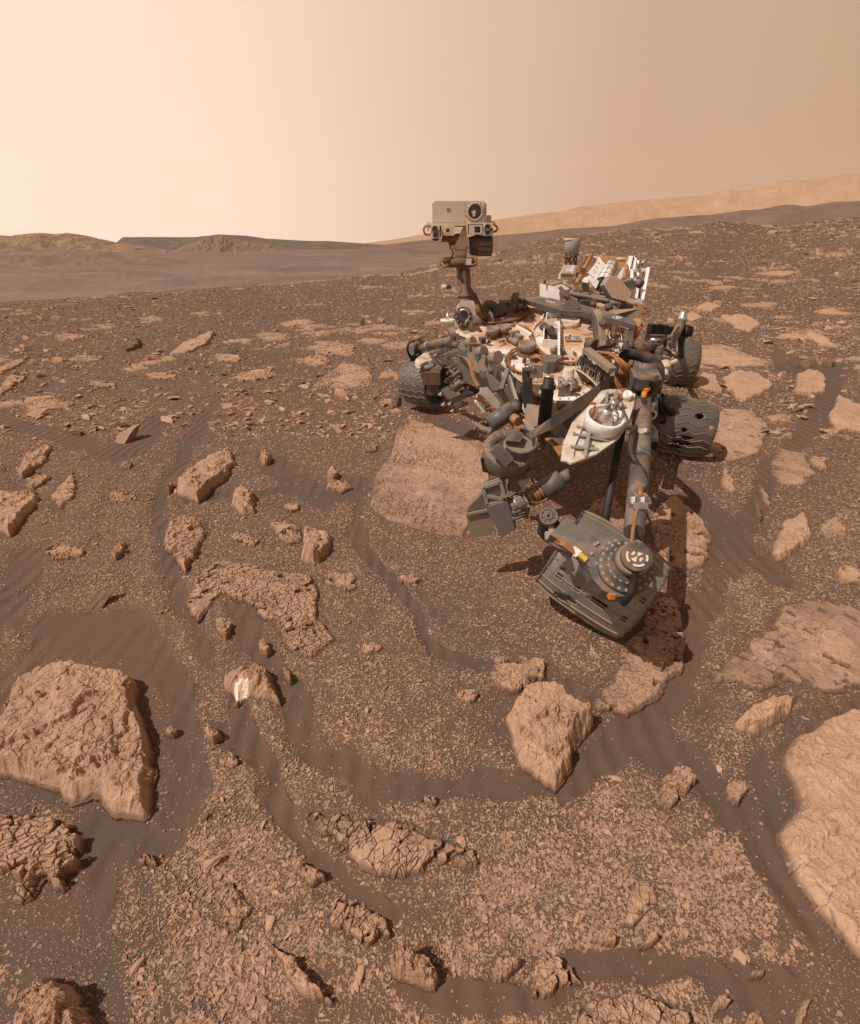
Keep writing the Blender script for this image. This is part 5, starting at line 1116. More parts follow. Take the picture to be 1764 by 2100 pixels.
# head: big camera box, then the twin eyes beneath it
head = MB().prism(q1([(224,174),(224,64),(238,50),(506,50),(524,64),(524,174)], YM - .05), (0, .20, .0)).build('camera_head', HEAD, bevel=.003)
c = V1(458, 109, YM - .05); rr = 42 * .3719 * mpp(c)
MB().rings([c + BKW * .001, c - BKW * .014, c - BKW * .014, c + BKW * .001 - BKW * .002], [rr * 1.05, rr * 1.05, rr * .86, rr * .86], -BKW, 40, False).build('lens_ring', HEAD, head)
MB().cyl(c - BKW * .0065, c - BKW * .008, rr * .88, seg=40).build('telescope_window', GL, head)
MB().prism([c - BKW * .009 + RT * a * rr + U * b * rr for a, b in ((-.5, -.05), (-.1, .2), (.1, .1), (.05, -.5), (-.25, -.6), (-.3, -.2))], -BKW * .002).build('secondary_mirror', HEAD, head)
MB().prism(q1([(414,174),(414,66),(420,60),(505,60),(510,66),(510,174)], YM - .052), (0, -.004, 0)).build('lens_plate', HEAD, head, .001)
c1_ = V1(458, 109, YM - .056); m = MB()
for i in range(14): a = i * 2 * math.pi / 14; m.bolt(c1_ + RT * rr * 1.13 * math.cos(a) + U * rr * 1.13 * math.sin(a), -BKW, .0028, .003)
for i in range(13): m.bolt(V1(236 + i * 14, 168, YM - .051), -BKW, .0024, .003)
for y0 in (70, 100, 130, 160):
    for x0 in (404, 516): m.bolt(V1(x0, y0, YM - .051), -BKW, .0024, .003)
m.build('head_bolts', BR, head)
MB().box(V1(313, 99, YM - .051), .017, .002, .016).build('calibration_patch', GT, head)
MB().prism(q1([(196,186),(198,172),(560,170),(562,184),(508,187),(508,178),(420,178),(418,187)], YM - .07), (0, .22, 0)).build('camera_rail', HEAD, head, .002)
MB().prism(q1([(526,128),(549,128),(549,160),(570,164),(570,172),(526,172)], YM), (0, .08, 0)).build('head_side_box', HEAD, head, .002)
for nm, xs, sq, mt in (('left', (272, 345, 186, 240), (300, 318, 202, 222), HEAD), ('right', (427, 500, 182, 234), (456, 488, 190, 224), HEAD)):
    x0, x1, y0, y1 = xs; a, b, c_, d = sq; u_, v_, w_, z_ = (x0 + x1) / 2, (y0 + y1) / 2, (a + b) / 2, (c_ + d) / 2
    o = MB().prism(q1([(x0, y0), (x1, y0), (x1, y1), (x0, y1)], YM - .085), (0, .12, 0)).build('mast_camera', HEAD, bevel=.003)
    MB().prism(q1([(a, c_), (b, c_), (b, d), (a, d)], YM - .0865), (0, .003, 0)).build('square_lens', GL, o)
    MB().prism(q1([(a - 7, c_ - 7), (b + 7, c_ - 7), (b + 7, d + 7), (a - 7, d + 7)], YM - .0862), (0, .002, 0)).build('lens_surround', HEAD, o, .0008)
for x, y in ((238, 205), (242, 238), (528, 195), (528, 222)):
    o = MB().box(V1(x, y, YM - .055), .052, .09, .036).build('navigation_camera', WD, bevel=.003)
    c_ = V1(x, y, YM - .101); MB().rings([c_ + BKW * .002, c_ - BKW * .008, c_ - BKW * .008, c_], [.0175, .0175, .0135, .0135], -BKW, 24).build('lens_barrel', GT, o)
    MB().cyl(c_ - BKW * .001, c_ - BKW * .004, .0132).build('lens', GL, o)
MB().prism(q1([(218,186),(272,186),(272,250),(255,268),(238,272),(222,262)], YM - .04), (0, .10, 0)).prism(q1([(500,182),(552,182),(552,236),(500,236)], YM - .02), (0, .07, 0)).build('camera_bracket', BR, head, .003)
for pts in ([(205,180),(182,192),(176,212),(186,232),(206,238)], [(558,176),(578,190),(582,206),(570,218),(552,220)]): MB().tube([V1(x, y, YM - .01) for x, y in pts], .0062, 8).build('head_side_cable', OR, head)
MB().box(V1(203, 182, YM), .02, .04, .026).box(V1(205, 236, YM), .02, .03, .014).box(V1(200, 208, YM), .016, .05, .018).build('side_connector', WD, head, .002)
cc = V1(493, 296, YM + .03); o = MB().cyl(V1(440, 300, YM + .03), V1(553, 300, YM + .03), 46 * .3719 * mpp(cc), seg=32).build('rear_drum', GD, bevel=.004)
m = MB(); rdd = 46 * .3719 * mpp(cc) + .001
for j, x in enumerate((486, 512, 538)):
    for a in range(-80, 81, 32): d_ = Vector((0, -math.cos(R(a)), math.sin(R(a)))); c_ = V1(x, 300, YM + .03) + d_ * rdd; m.box(c_, .026, .020, .004, RT, d_)
m.build('drum_panels', G_, o, .001)
MB().prism(q1([(424,250),(470,235),(520,240),(535,262),(430,268)], YM + .02), (0, .05, 0)).prism(q1([(428,262),(450,262),(455,340),(432,345)], YM + .0), (0, .06, 0)).prism(q1([(538,232),(552,232),(552,300),(544,300)], YM + .01), (0, .03, 0)).build('rear_drum_bracket', GD, bevel=.002)

# small dish beside the mast foot
p = V1(308, 715, 3.42); o = MB().lathe(p - U * .012, U, [(0, .028), (.012, .044), (.026, .046), (.026, .040), (.012, .030)], 28).build('low_dish', W_)
MB().cyl(p, p + U * .05, .014, .008).tube([p + U * .05, p + U * .075 + RT * .004, p + U * .085 - RT * .006], .004, 6).build('dish_feed', AL, o)

# ---- rear of the rover: tanks, power source, antennas
def q4(pts, Y): return [V4(x, y, Y) for x, y in pts]
c0 = V4(598, 345, 4.25); c1 = V4(598, 172, 4.25)
o = MB().lathe(c0, U, [(0, .050), (.004, .056), ((c1 - c0).z * .96, .056), ((c1 - c0).z, .052)], 32).build('helical_antenna', ANT)
MB().rings([c1 - U * .006, c1 + U * .002, c1 + U * .002, c1 - U * .006], [.0555, .0555, .0535, .0535], U, 32, False).build('antenna_rim', WD, o)
m = MB(); a0, a1 = 355, 470
for xl in (540, 590, 640, 662): m.tube([V4(xl, 350, 4.25), V4(xl - 8, 475, 4.27)], .006, 6)
for xl, xr in ((540, 590), (590, 540), (600, 660), (655, 590)): m.tube([V4(xl, 372, 4.24), V4(xr, 470, 4.25)], .005, 6)
m.cyl(V4(598, 378, 4.25), V4(598, 362, 4.25), .060).build('antenna_truss', BR, o)
m = MB().prism(q4([(520,475),(640,482),(625,570),(480,560)], 4.18), (0, .02, 0)).prism(q4([(480,562),(625,572),(560,660),(455,640)], 4.12), (0, .04, 0)).prism(q4([(640,482),(650,520),(610,680),(570,660)], 4.13), (0, .12, 0))
o = m.build('antenna_base', WD, bevel=.003)
m = MB()
for r_ in range(2):
    for i in range(6): m.cyl(V4(488 + i * 22, 585 + r_ * 22, 4.114), V4(488 + i * 22, 585 + r_ * 22, 4.119), .006, seg=10)
m.build('base_perforations', BR, o)
MB().prism(q4([(545,515),(605,520),(600,555),(545,550)], 4.165), (0, .01, 0)).build('base_window', W_, o)
# white electronics box
F = [V4(x, y, 3.86 + (455 - x) / 223 * .13) for x, y in [(232,690),(380,722),(455,790),(470,888),(400,870),(232,840)]]
exb = V4(612, 712, 4.2) - V4(455, 790, 3.86); exb.z = 0
bx_ = MB().prism(F, exb).build('white_equipment_box', W_, bevel=.004)
T4 = q4([(250,690),(372,634),(512,648),(430,712),(380,722)], 3.9)
MB().prism([V4(240,690,3.985), V4(378,721,3.905), V4(378,721,3.905) + exb * .8, V4(240,690,3.985) + exb * .8], U * .006).build('dusty_lid', RAIL, bx_)
MB().cyl(V4(290, 690, 3.93), V4(290, 645, 3.93), .008).cyl(V4(290, 645, 3.93), V4(302, 648, 3.93), .006).build('lid_pin', GD, bx_)
MB().tube([V4(465,735,3.84), V4(500,780,3.82), V4(525,840,3.8), V4(580,870,3.8)], .012).tube([V4(480,745,3.84), V4(530,800,3.82), V4(560,850,3.8)], .010).build('box_cable', BR, bx_)
# power source between its rails
def rail(p, q, w=.017): MB().cyl(p, q, w, seg=14).build('brown_rail', RAIL)
rail(V4(655,700,4.05), V4(835,360,4.75)); rail(V4(1200,650,4.05), V4(1272,370,4.75), .016)
m = MB()
for t in (.1, .3, .5, .7, .9): a = V4(655,700,4.05).lerp(V4(835,360,4.75), t); m.tube([a - RT * .015, a - RT * .035 + U * .01, a - RT * .025 - U * .03], .006, 6)
m.build('rail_wiring', OR)
def panel(pts, Ys, th, name, mat, ex=(0, .012, 0)): return MB().prism([V4(x, y, Y) for (x, y), Y in zip(pts, Ys)], ex).build(name, mat, bevel=.002)
pn = panel([(790,640),(922,382),(1005,482),(885,752)], (4.06, 4.66, 4.52, 3.92), .01, 'cooling_panel', W_)
m = MB()
for t in (.2, .4, .6, .8):
    a = V4(790,640,4.0).lerp(V4(922,382,4.62), t); b = V4(885,752,4.0).lerp(V4(1005,482,4.62), t); m.bar(a - BKW * .004, b - BKW * .004, .003, .003)
    m.box(a.lerp(b, .85) - BKW * .005, .012, .004, .012)
m.build('panel_seams', G_, pn)
panel([(725,668),(850,470),(868,478),(800,640),(790,690)], (4.12, 4.66, 4.66, 4.14, 4.12), .01, 'cooling_panel', W_)
panel([(1135,610),(1205,505),(1225,505),(1190,640),(1150,640)], (4.15, 4.6, 4.6, 4.15, 4.12), .01, 'cooling_panel', W_)
ra, rb = V4(950, 700, 4.10), V4(1062, 488, 4.68)
rtg = MB().cyl(ra, rb, .050, seg=32).build('power_source_drum', W_, bevel=.006)
m = MB(); ad = (rb - ra).normalized()
for t in (0, .25, .5, .75, 1): m.rings([ra.lerp(rb, t) - ad * .004, ra.lerp(rb, t) + ad * .004], [.052, .052], ad, 32)
for i in range(8): a = i * math.pi / 4; u_ = ad.cross(RT).normalized(); v_ = ad.cross(u_); o_ = (u_ * math.cos(a) + v_ * math.sin(a)); m.bar(ra + o_ * .0505, rb + o_ * .0505, .003, .005, o_)
m.build('drum_fins', GD, rtg)
MB().prism([V4(850,372,4.8), V4(1275,380,4.8), V4(1240,500,4.72), V4(1100,520,4.7), V4(900,470,4.74)], (0, .03, 0)).build('brown_blanket', RAIL)
MB().tube([V4(850,385,4.76), V4(960,400,4.76)], .006).tube([V4(1130,402,4.76), V4(1270,405,4.76)], .006).build('blanket_rods', W_)
# hexagonal antenna
hx = [(1045,597),(1175,636),(1292,790),(1262,905),(1215,930),(1062,880),(955,740),(972,690)]
Yh = 3.78; o = MB().prism([V4(x, y, Yh) for x, y in [(1045,597),(1170,634),(1288,790),(1258,905),(1070,860),(975,705)]], (-.012, .050, -.012)).build('hexagonal_antenna', ANT, bevel=.003)
hc = V4(1135, 752, Yh)
MB().prism([hc + (V4(x, y, Yh) - hc) * .93 - BKW * .003 for x, y in [(1045,597),(1170,634),(1288,790),(1258,905),(1070,860),(975,705)]], (0, .004, 0)).build('antenna_face', HEX, o)
m = MB(); H6 = [V4(x, y, Yh) for x, y in [(1045,597),(1170,634),(1288,790),(1258,905),(1070,860),(975,705)]]
for a, b in zip(H6, H6[1:] + H6[:1]):
    for i in range(9): m.bolt(hc + (a.lerp(b, (i + .5) / 9) - hc) * .965, -BKW, .0032, .003)
m.build('rim_rivets', W_, o)
m = MB().prism(q4([(1225,670),(1310,648),(1360,690),(1335,745),(1270,760)], 3.84), (0, .09, 0)).cyl(V4(1330,700,3.88), V4(1420,680,3.92), .022).build('antenna_drive', G_, bevel=.003)
MB().cyl(V4(1375,672,3.84), V4(1400,730,3.84), .020).cyl(V4(1240,930,3.86), V4(1200,1000,3.86), .035).cyl(V4(1140,960,3.9), V4(1260,1020,3.9), .055).build('antenna_gimbal', GD, bevel=.003)
# white service bracket at the rear right
m = MB().bar(V4(1300,540,4.3), V4(1490,530,4.3), .02, .02).bar(V4(1490,525,4.3), V4(1420,900,4.0), .022, .03).bar(V4(1300,540,4.3), V4(1300,640,4.2), .02, .02).bar(V4(1300,640,4.22), V4(1455,670,4.2), .02, .02)
m.bar(V4(1345,400,4.5), V4(1320,560,4.4), .018, .018).bar(V4(1290,390,4.5), V4(1225,650,4.3), .030, .03).bar(V4(1380,680,4.1), V4(1350,880,4.0), .018, .03).bar(V4(1350,880,4.0), V4(1420,905,4.0), .02, .03)
m.prism(q4([(1360,700),(1440,690),(1415,900),(1350,890)], 4.06), (0, .01, 0)).build('white_service_frame', W_, bevel=.003)
m = MB()
for y in range(720, 880, 22):
    for x in (1385, 1405): m.cyl(V4(x - (y - 700) * .1, y, 4.05), V4(x - (y - 700) * .1, y, 4.056), .006, seg=10)
m.build('frame_perforations', BR)
m = MB().cyl(V4(1378,420,4.4), V4(1378,520,4.4), .014).cyl(V4(1378,540,4.25), V4(1380,640,4.2), .020).cyl(V4(1415,480,4.4), V4(1450,420,4.4), .012).tube([V4(1335,370,4.5), V4(1338,420,4.5)], .006).tube([V4(1420,470,4.4), V4(1465,400,4.4)], .006)
m.build('service_fittings', AL)
m = MB().tube([V4(640,770,3.9), V4(605,790,3.88), V4(620,815,3.86), V4(760,840,3.82), V4(900,870,3.78), V4(1040,895,3.74)], .016, 10).tube([V4(690,800,3.9), V4(860,830,3.86), V4(1000,860,3.8)], .012, 8).cyl(V4(1040,900,3.74), V4(1150,940,3.72), .014)
m.build('coolant_pipe', G_)
m = MB()
for x, y in ((700,820),(900,865),(760,880),(980,900)): m.box(V4(x, y, 3.86), .03, .03, .06)
m.build('pipe_clamp', G_, bevel=.002)
MB().prism(q4([(720,690),(795,685),(825,810),(745,820)], 3.92), (0, .02, 0)).box(V4(830,930,3.7), .06, .04, .05).box(V4(740,920,3.72), .05, .05, .04).build('rear_dark_plate', GD, bevel=.002)
MB().prism(q4([(872,908),(990,935),(995,965),(868,940)], 3.68), (0, .04, 0)).build('mirror_block', W_, bevel=.002)
MB().cyl(V4(860,905,3.66), V4(850,960,3.66), .020).cyl(V4(1025,935,3.66), V4(1040,1000,3.66), .026).build('block_end_motor', BR)
m = MB()
for i in range(22): x = random.uniform(640, 1000); y = random.uniform(760, 900); m.tube([V4(x, y, 3.9), V4(x + random.uniform(-30, 30), y + random.uniform(-30, 10), 3.86), V4(x + random.uniform(-50, 50), y + 25, 3.88)], .005, 6)
m.build('rear_wiring', BR)
m = MB()
for i in range(5): m.tube([V4(1330, 920 + i * 4, 3.8), V4(1390 + i * 4, 950, 3.78), V4(1400 + i * 4, 1010, 3.7), V4(1340 + i * 4, 1120, 3.5)], .006, 6)
m.build('side_cable_run', OR)
MB().prism([D1(1130,655,-.06), D1(1375,640,.08), D1(1355,705,-.02), D1(1180,690,-.05)], -DN * .1).build('rear_body', GT, bevel=.004)
# ---- wheels
def wheel(c, ax, r, hl, zig, seed, holes, tears=(), rot=0.0, nz=3, mt=None):
    rg = random.Random(seed)
    ax = Vector(ax).normalized(); u = ax.cross(Vector((0, 0, 1))).normalized(); v = u.cross(ax).normalized()   # u sideways, v up
    def W(a, w, rr): return c + ax * (w * 2 - 1) * hl + (u * math.cos(a) + v * math.sin(a)) * rr
    def rad(w): return r * (1 - .055 * (2 * w - 1) ** 4 - .02 * (2 * w - 1) ** 2)
    NA, NW = 240, 36; bm = bmesh.new(); g = {}
    def bumpy(a, w): return 1 + .008 * float(vn(np.array(a * 5), np.array(w * 7), seed)) + .004 * float(vn(np.array(a * 19), np.array(w * 19), seed + 2))
    for i in range(NA):
        a = 2 * math.pi * i / NA + rot
        for j in range(NW + 1):
            w = j / NW; b = bumpy(a, w); g[i, j, 0] = bm.verts.new(W(a, w, rad(w) * b)); g[i, j, 1] = bm.verts.new(W(a, w, rad(w) * b - .005))
    def gone(i, j):
        deg = (i + .5) * 360 / NA; w = (j + .5) / NW
        for a0, a1, w0, w1 in holes:
            if (deg - a0) % 360 <= a1 - a0 and w0 <= w <= w1: return True
        for a0, w0, ra, rw in tears:
            if (((deg - a0 + 180) % 360 - 180) / ra) ** 2 + ((w - w0) / rw) ** 2 < .45 + .9 * float(vn(np.array(deg * .35), np.array(w * 14), seed)): return True
        return False
    for i in range(NA):
        i2 = (i + 1) % NA
        for j in range(NW):
            if gone(i, j): continue
            f = bm.faces.new((g[i, j, 0], g[i, j + 1, 0], g[i2, j + 1, 0], g[i2, j, 0])); f.smooth = True
            f = bm.faces.new((g[i, j, 1], g[i2, j, 1], g[i2, j + 1, 1], g[i, j + 1, 1])); f.smooth = True; f.material_index = 1  # dark metal inside, coloured near black to stand for shade in the openings
            for (di, dj), (p, q) in {(-1, 0): ((i, j), (i, j + 1)), (1, 0): ((i2, j + 1), (i2, j)), (0, -1): ((i2, j), (i, j)), (0, 1): ((i, j + 1), (i2, j + 1))}.items():
                jj = j + dj
                if jj < 0 or jj >= NW or gone((i + di) % NA, jj): bm.faces.new((g[p + (0,)], g[p + (1,)], g[q + (1,)], g[q + (0,)]))
    bmesh.ops.delete(bm, geom=[x for x in bm.verts if not x.link_faces], context='VERTS')
    bmesh.ops.translate(bm, verts=bm.verts, vec=-ROOT)
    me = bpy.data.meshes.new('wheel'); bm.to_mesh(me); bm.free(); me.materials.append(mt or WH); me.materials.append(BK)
    o = bpy.data.objects.new('wheel', me); COL.objects.link(o); o.parent = ROV
    m = MB(); NG = 24
    for k_ in range(NG):                                   # cleats
        a0 = 2 * math.pi * k_ / NG + rot; prev = None
        for j in range(25):
            w = j / 24; ph = (w * nz) % 1.0; off = zig * (abs(ph - .5) * 2 - .5)
            a = a0 + off; b = bumpy(a, w)
            ring = [W(a - .010, w, rad(w) * b - .001), W(a - .007, w, rad(w) * b + .0055), W(a + .007, w, rad(w) * b + .0055), W(a + .010, w, rad(w) * b - .001)]
            ring = [m.bm.verts.new(p) for p in ring]
            if prev and not any(abs((math.degrees(a - rot) - t0 + 180) % 360 - 180) < 9 and abs(w - t1) < .07 for t0, t1, _, _ in tears):
                for x in range(3): m.bm.faces.new((prev[x], prev[x + 1], ring[x + 1], ring[x]))
            prev = ring
    m.build('cleats', GROU, o)
    for a0, a1, w0, w1 in holes[:6]: pass
    m = MB()
    if holes:
        for a0, a1, w0, w1 in holes:
            A0, A1 = math.radians(a0) + rot - .006, math.radians(a1) + rot + .006; pts = [W(A0, w0 - .008, rad(w0) + .002), W(A1, w0 - .008, rad(w0) + .002), W(A1, w1 + .008, rad(w1) + .002), W(A0, w1 + .008, rad(w1) + .002)]
            for p, q in zip(pts, pts[1:] + pts[:1]): m.bar(p, q, .005, .004, (p - c).normalized())
        m.build('window_frames', GROU, o)
    m = MB(); m.rings([c - ax * hl * .5, c - ax * hl * .5, c + ax * hl * .5, c + ax * hl * .5], [r * .2, r * .34, r * .34, r * .2], ax, 24)
    m.cyl(c - ax * hl * .8, c + ax * hl * .2, r * .22).build('hub', GD, o)
    m = MB()
    for k_ in range(8):
        a = k_ * math.pi / 4; path = [W(a, .5, r * .3), W(a + .28, .62, r * .55), W(a + .30, .7, r * .8), W(a + .1, .72, r * .97)]
        m.tube(path, .012, 6)
    m.build('spoke', GD, o)
    m = MB()
    for w in (0.0, 1.0): m.rings([W(0, w, 0) - ax * .004, W(0, w, 0) + ax * .004, W(0, w, 0) + ax * .004, W(0, w, 0) - ax * .004, W(0, w, 0) - ax * .004], [rad(w) + .003, rad(w) + .003, rad(w) - .012, rad(w) - .012, rad(w) + .003], ax, 64, False)
    m.build('rim', WH, o)
    return o
def along(px, py, t): return CAM + Vector(ray(px, py)) * t
# the window pattern is cut as real openings round the tread
cN = along(*K2(1147, 955), 2.10); MORSE = []
for base in (0, 120, 240):
    MORSE += []
def morse(d0, rows):
    return [(d0 + ra, d0 + ra + 8.5, w0, w1) for ra, w0, w1 in rows]
def facing(c, ax, rot):                                     # tread angle that faces the camera, and the sense that runs down the picture
    ax = Vector(ax).normalized(); u = ax.cross(Vector((0, 0, 1))).normalized(); v = u.cross(ax).normalized(); d = (CAM - c).normalized()
    a = math.atan2(d.dot(v), d.dot(u)); e_ = a + .1
    dn = 1 if (u * math.cos(e_) + v * math.sin(e_)).dot(TC.cross(RT)) * 0 + (u * math.cos(e_) + v * math.sin(e_)).z < (u * math.cos(a) + v * math.sin(a)).z else -1
    return (math.degrees(a - rot)) % 360, dn
fa0, s0 = facing(cN, (.80, -.45, -.38), R(18))
nearh = morse((fa0 - 4) % 360, [(0, .06, .14), (0, .28, .46), (0, .58, .78), (1, .88, .95)]) + morse((fa0 + s0 * 34) % 360, [(0, .12, .19), (0, .33, .40), (0, .52, .70), (0, .86, .92)]) + morse((fa0 + 180) % 360, [(0, .06, .14), (0, .28, .46), (0, .58, .78)])
wheel(cN, (.80, -.45, -.38), .192, .190, .02, 3, nearh, [((fa0 + s0 * 52) % 360, .38, 6, .07), ((fa0 + s0 * 60) % 360, .30, 7, .10), ((fa0 + s0 * 20) % 360, .14, 3, .025)], rot=R(18), nz=1, mt=WHN)
cM = along(*K6(1440, 1352), 3.78)
fa1, s1 = facing(cM, (.955, -.20, -.13), R(7))
wheel(cM, (.955, -.20, -.13), .205, .170, .13, 5, morse((fa1 + 150) % 360, [(2, .1, .2), (2, .3, .4)]), [((fa1 + s1 * t) % 360, w, ra, rw) for t, w, ra, rw in ((-26, .60, 6, .09), (-8, .88, 4, .05), (6, .38, 5, .06), (20, .48, 5, .13), (34, .45, 6, .22), (46, .35, 4, .16))], rot=R(7), nz=2.5)
cR = along(*K6(1425, 635), 5.5)
wheel(cR, (.97, -.15, -.02), .235, .125, .13, 7, morse(200, [(2, .1, .25), (2, .6, .7), (17, .2, .3), (17, .55, .65)]), [], rot=R(3), nz=2.5)
cL = along(*K7(425, 700), 4.85)
wheel(cL, (.80, -.60, .02), .222, .150, .10, 9, [], [(75, .3, 5, .05)], rot=R(5), nz=3.5)

# ---- left suspension and instruments hanging in front of it
o = MB().cyl(V7(348, 290, 4.55), V7(338, 160, 4.55), .036).build('steering_motor', GD, bevel=.004)
MB().lathe(V7(338, 165, 4.55), U, [(0, .033), (.035, .033), (.038, .027)], 20).build('motor_cap', GT, o)
MB().cyl(V7(390, 265, 4.5), V7(470, 235, 4.4), .030, .036).cyl(V7(470, 235, 4.4), V7(800, 160, 3.8), .036, .032).build('rocker_arm', G_, bevel=.003)
m = MB().cyl(V7(465, 238, 4.42), V7(490, 231, 4.36), .040).cyl(V7(620, 205, 4.12), V7(645, 200, 4.08), .038).build('arm_collar', AL)
MB().tube([V7(300, 165, 4.5), V7(225, 200, 4.5), V7(205, 290, 4.5), V7(250, 400, 4.6)], .010, 8).tube([V7(370, 165, 4.5), V7(440, 185, 4.45), V7(560, 170, 4.3), V7(680, 120, 4.1), V7(790, 110, 3.9)], .009, 8).build('wheel_cable', BK)
m = MB()
for i in range(5): m.tube([V7(480 + 30 * i, 190 - 8 * i, 4.3 - .05 * i), V7(540 + 30 * i, 165 - 6 * i, 4.2 - .05 * i), V7(600 + 35 * i, 165 - 8 * i, 4.1 - .05 * i)], .006, 6)
m.build('arm_wire_wrap', OR)
m = MB().cyl(V7(330, 360, 4.6), V7(300, 300, 4.55), .05).box(V7(310, 370, 4.6), .10, .08, .07).box(V7(340, 320, 4.56), .07, .05, .05).build('steering_bracket', BK, bevel=.004)
m = MB().bar(V7(560, 345, 4.1), V7(820, 235, 3.8), .02, .025).bar(V7(560, 405, 4.1), V7(900, 325, 3.7), .03, .03).bar(V7(640, 405, 4.0), V7(920, 515, 3.6), .035, .04).bar(V7(600, 430, 4.0), V7(540, 560, 4.0), .02, .02)
m.bar(V7(700, 480, 3.9), V7(560, 420, 4.0), .03, .02).build('front_hazard_truss', GD, bevel=.002)
for a, b, w in (((780, 800), (900, 690), .018), ((900, 690), (1080, 540), .016), ((820, 820), (940, 700), .014), ((1050, 760), (1110, 560), .013), ((920, 680), (1040, 800), .030), ((880, 860), (1030, 815), .020), ((1040, 820), (1280, 820), .018), ((720, 590), (900, 640), .012), ((760, 640), (1030, 600), .010), ((820, 560), (940, 420), .012), ((900, 900), (1080, 830), .018), ((700, 700), (880, 560), .012)):
    MB().cyl(V7(*a, 3.45), V7(*b, 3.3), w, seg=12).build('truss_strut', random.choice([GD, GT, G_]))
m = MB()
for i in range(16): x = random.uniform(700, 1050); y = random.uniform(420, 860); m.tube([V7(x, y, 3.4), V7(x + random.uniform(-60, 60), y + random.uniform(-50, 50), 3.36), V7(x + random.uniform(-90, 90), y + random.uniform(-40, 60), 3.4)], .006, 6)
m.build('truss_wire', BR)
m = MB()
for i in range(7): m.tube([V7(850 + 6 * i, 350 + 6 * i, 3.3), V7(960 + 8 * i, 400, 3.15), V7(1010 + 8 * i, 500, 3.1), V7(1040 + 5 * i, 620, 3.0), V7(1110 + 5 * i, 760, 2.9)], .004, 6)
m.build('front_cable_bundle', OR)
MB().prism([V7(725,600,3.4), V7(780,580,3.4), V7(800,730,3.4), V7(785,740,3.4)], (0, .03, 0)).build('triangular_gusset', G_, bevel=.003)
# perforated bean-shaped cover on a shelf bracket
bean = [(300,430),(320,395),(370,360),(420,325),(475,315),(500,350),(525,395),(515,420),(470,425),(420,445),(370,470),(325,465)]
o = MB().prism([V7(x, y, 3.85 + (430 - y) * .0018) for x, y in bean], (0, -.004, -.03)).build('perforated_cover', WD, bevel=.004)
m = MB()
for i in range(12):
    for j in range(6):
        x = 350 + i * 14 + j * 4; y = 425 - i * 6 + (j - 3) * 13
        if float(polydist(np.array(float(x)), np.array(float(y)), bean)) > 8: m.cyl(V7(x, y, 3.85 + (430 - y) * .0018) + U * .0006, V7(x, y, 3.85 + (430 - y) * .0018) + U * .0012, .004, seg=6)
m.build('perforations', BR, o)
MB().prism([V7(x, y, 3.8) for x, y in ((270,650),(330,615),(620,490),(655,515),(640,545),(420,610))], (0, .03, 0)).build('shelf_bracket', GT, bevel=.003)
MB().prism([V7(x, y, 3.84) for x, y in ((470,330),(500,325),(610,490),(590,510))], (.012, .03, 0)).build('bracket_rib', GT, bevel=.003)
MB().box(V7(530, 640, 3.8), .11, .10, .09).build('brown_housing', BR, bevel=.006); MB().box(V7(530, 750, 3.85), .09, .09, .12).build('dark_housing', GD, bevel=.006)
MB().cyl(V7(430, 690, 3.85), V7(560, 670, 3.8), .03).cyl(V7(470, 480, 3.84), V7(470, 530, 3.84), .045).cyl(V7(550, 365, 3.82), V7(600, 350, 3.8), .014).build('housing_motor', GT, bevel=.003)
# boxy contact instrument with folded sides
m = MB().prism([V7(x, y, 3.15) for x, y in ((635,800),(730,752),(760,800),(690,860))], (.01, .08, -.02)).prism([V7(x, y, 3.10) for x, y in ((665,855),(770,805),(880,870),(760,925))], (.0, .09, -.03))
m.build('brush_instrument', GT, bevel=.006)
MB().prism([V7(x, y, 3.11) for x, y in ((760,925),(885,865),(915,960),(890,1010),(800,1090),(760,1000))], (0, .08, 0)).build('brush_instrument_side', G_, bevel=.006)
m = MB()
for x, y in ((625, 850), (660, 985), (745, 975), (780, 1065)): m.cyl(V7(x, y, 3.10), V7(x + 20, y + 22, 3.10), .016, .010, seg=14)
m.build('brush_bristle_cap', AL)
# ---- sample canister plate along the front wall
def q(pts, Y, f=V1): return [f(x, y, Y) for x, y in pts]
YP = 2.86
def P7(x, y, o=0.0): return V7(x, y, 3.06 - (x - 850) / 600 * .52 + o)
pl = MB().prism([P7(x, y) for x, y in ((850,165),(955,165),(1090,290),(1230,390),(1280,440),(1330,520),(1230,610),(1190,600),(1080,520),(960,330),(900,250))], (.012, .016, 0)).build('canister_plate', painted('olive_grey_metal', (0.20, 0.19, 0.165), 0.25, 0.5, sc=10), bevel=.004)
for x, y, rr_ in ((920,228,.024),(1058,385,.032),(1120,500,.032),(1212,472,.036)): MB().cyl(P7(x, y, -.001), P7(x, y, -.005), rr_).build('canister_lid', painted('tan_lid_%d' % x, (0.30, 0.25, 0.18), 0.4, 0.6), pl)
m = MB()
for x, y in ((880,190),(968,290),(968,315),(1100,400),(1120,430),(1030,330),(1290,500),(1180,395),(1160,570),(1260,560)): m.cyl(P7(x, y, -.001), P7(x, y, -.008), .007, seg=10)
m.build('plate_screws', GD, pl)
for a, b, rr_ in (((985,200),(1060,175),.027),((1120,320),(1200,300),.029),((1300,400),(1385,378),.032)):
    o = MB().cyl(P7(*a, .03), P7(*b, .06), rr_).build('drill_bit_box', GT, bevel=.006)
m = MB()
for x, y in ((1060,250),(1180,370),(1270,420)): m.box(P7(x, y, .04), .05, .05, .04).bar(P7(x - 30, y + 10, .02), P7(x + 60, y + 30, .05), .015, .015)
m.build('bit_box_mount', GD, bevel=.002)
MB().prism([P7(x, y, -.012) for x, y in ((1225,608),(1262,600),(1400,745),(1410,800),(1300,820),(1275,790))], (.01, .03, 0)).build('canister_foot', G_, bevel=.008)
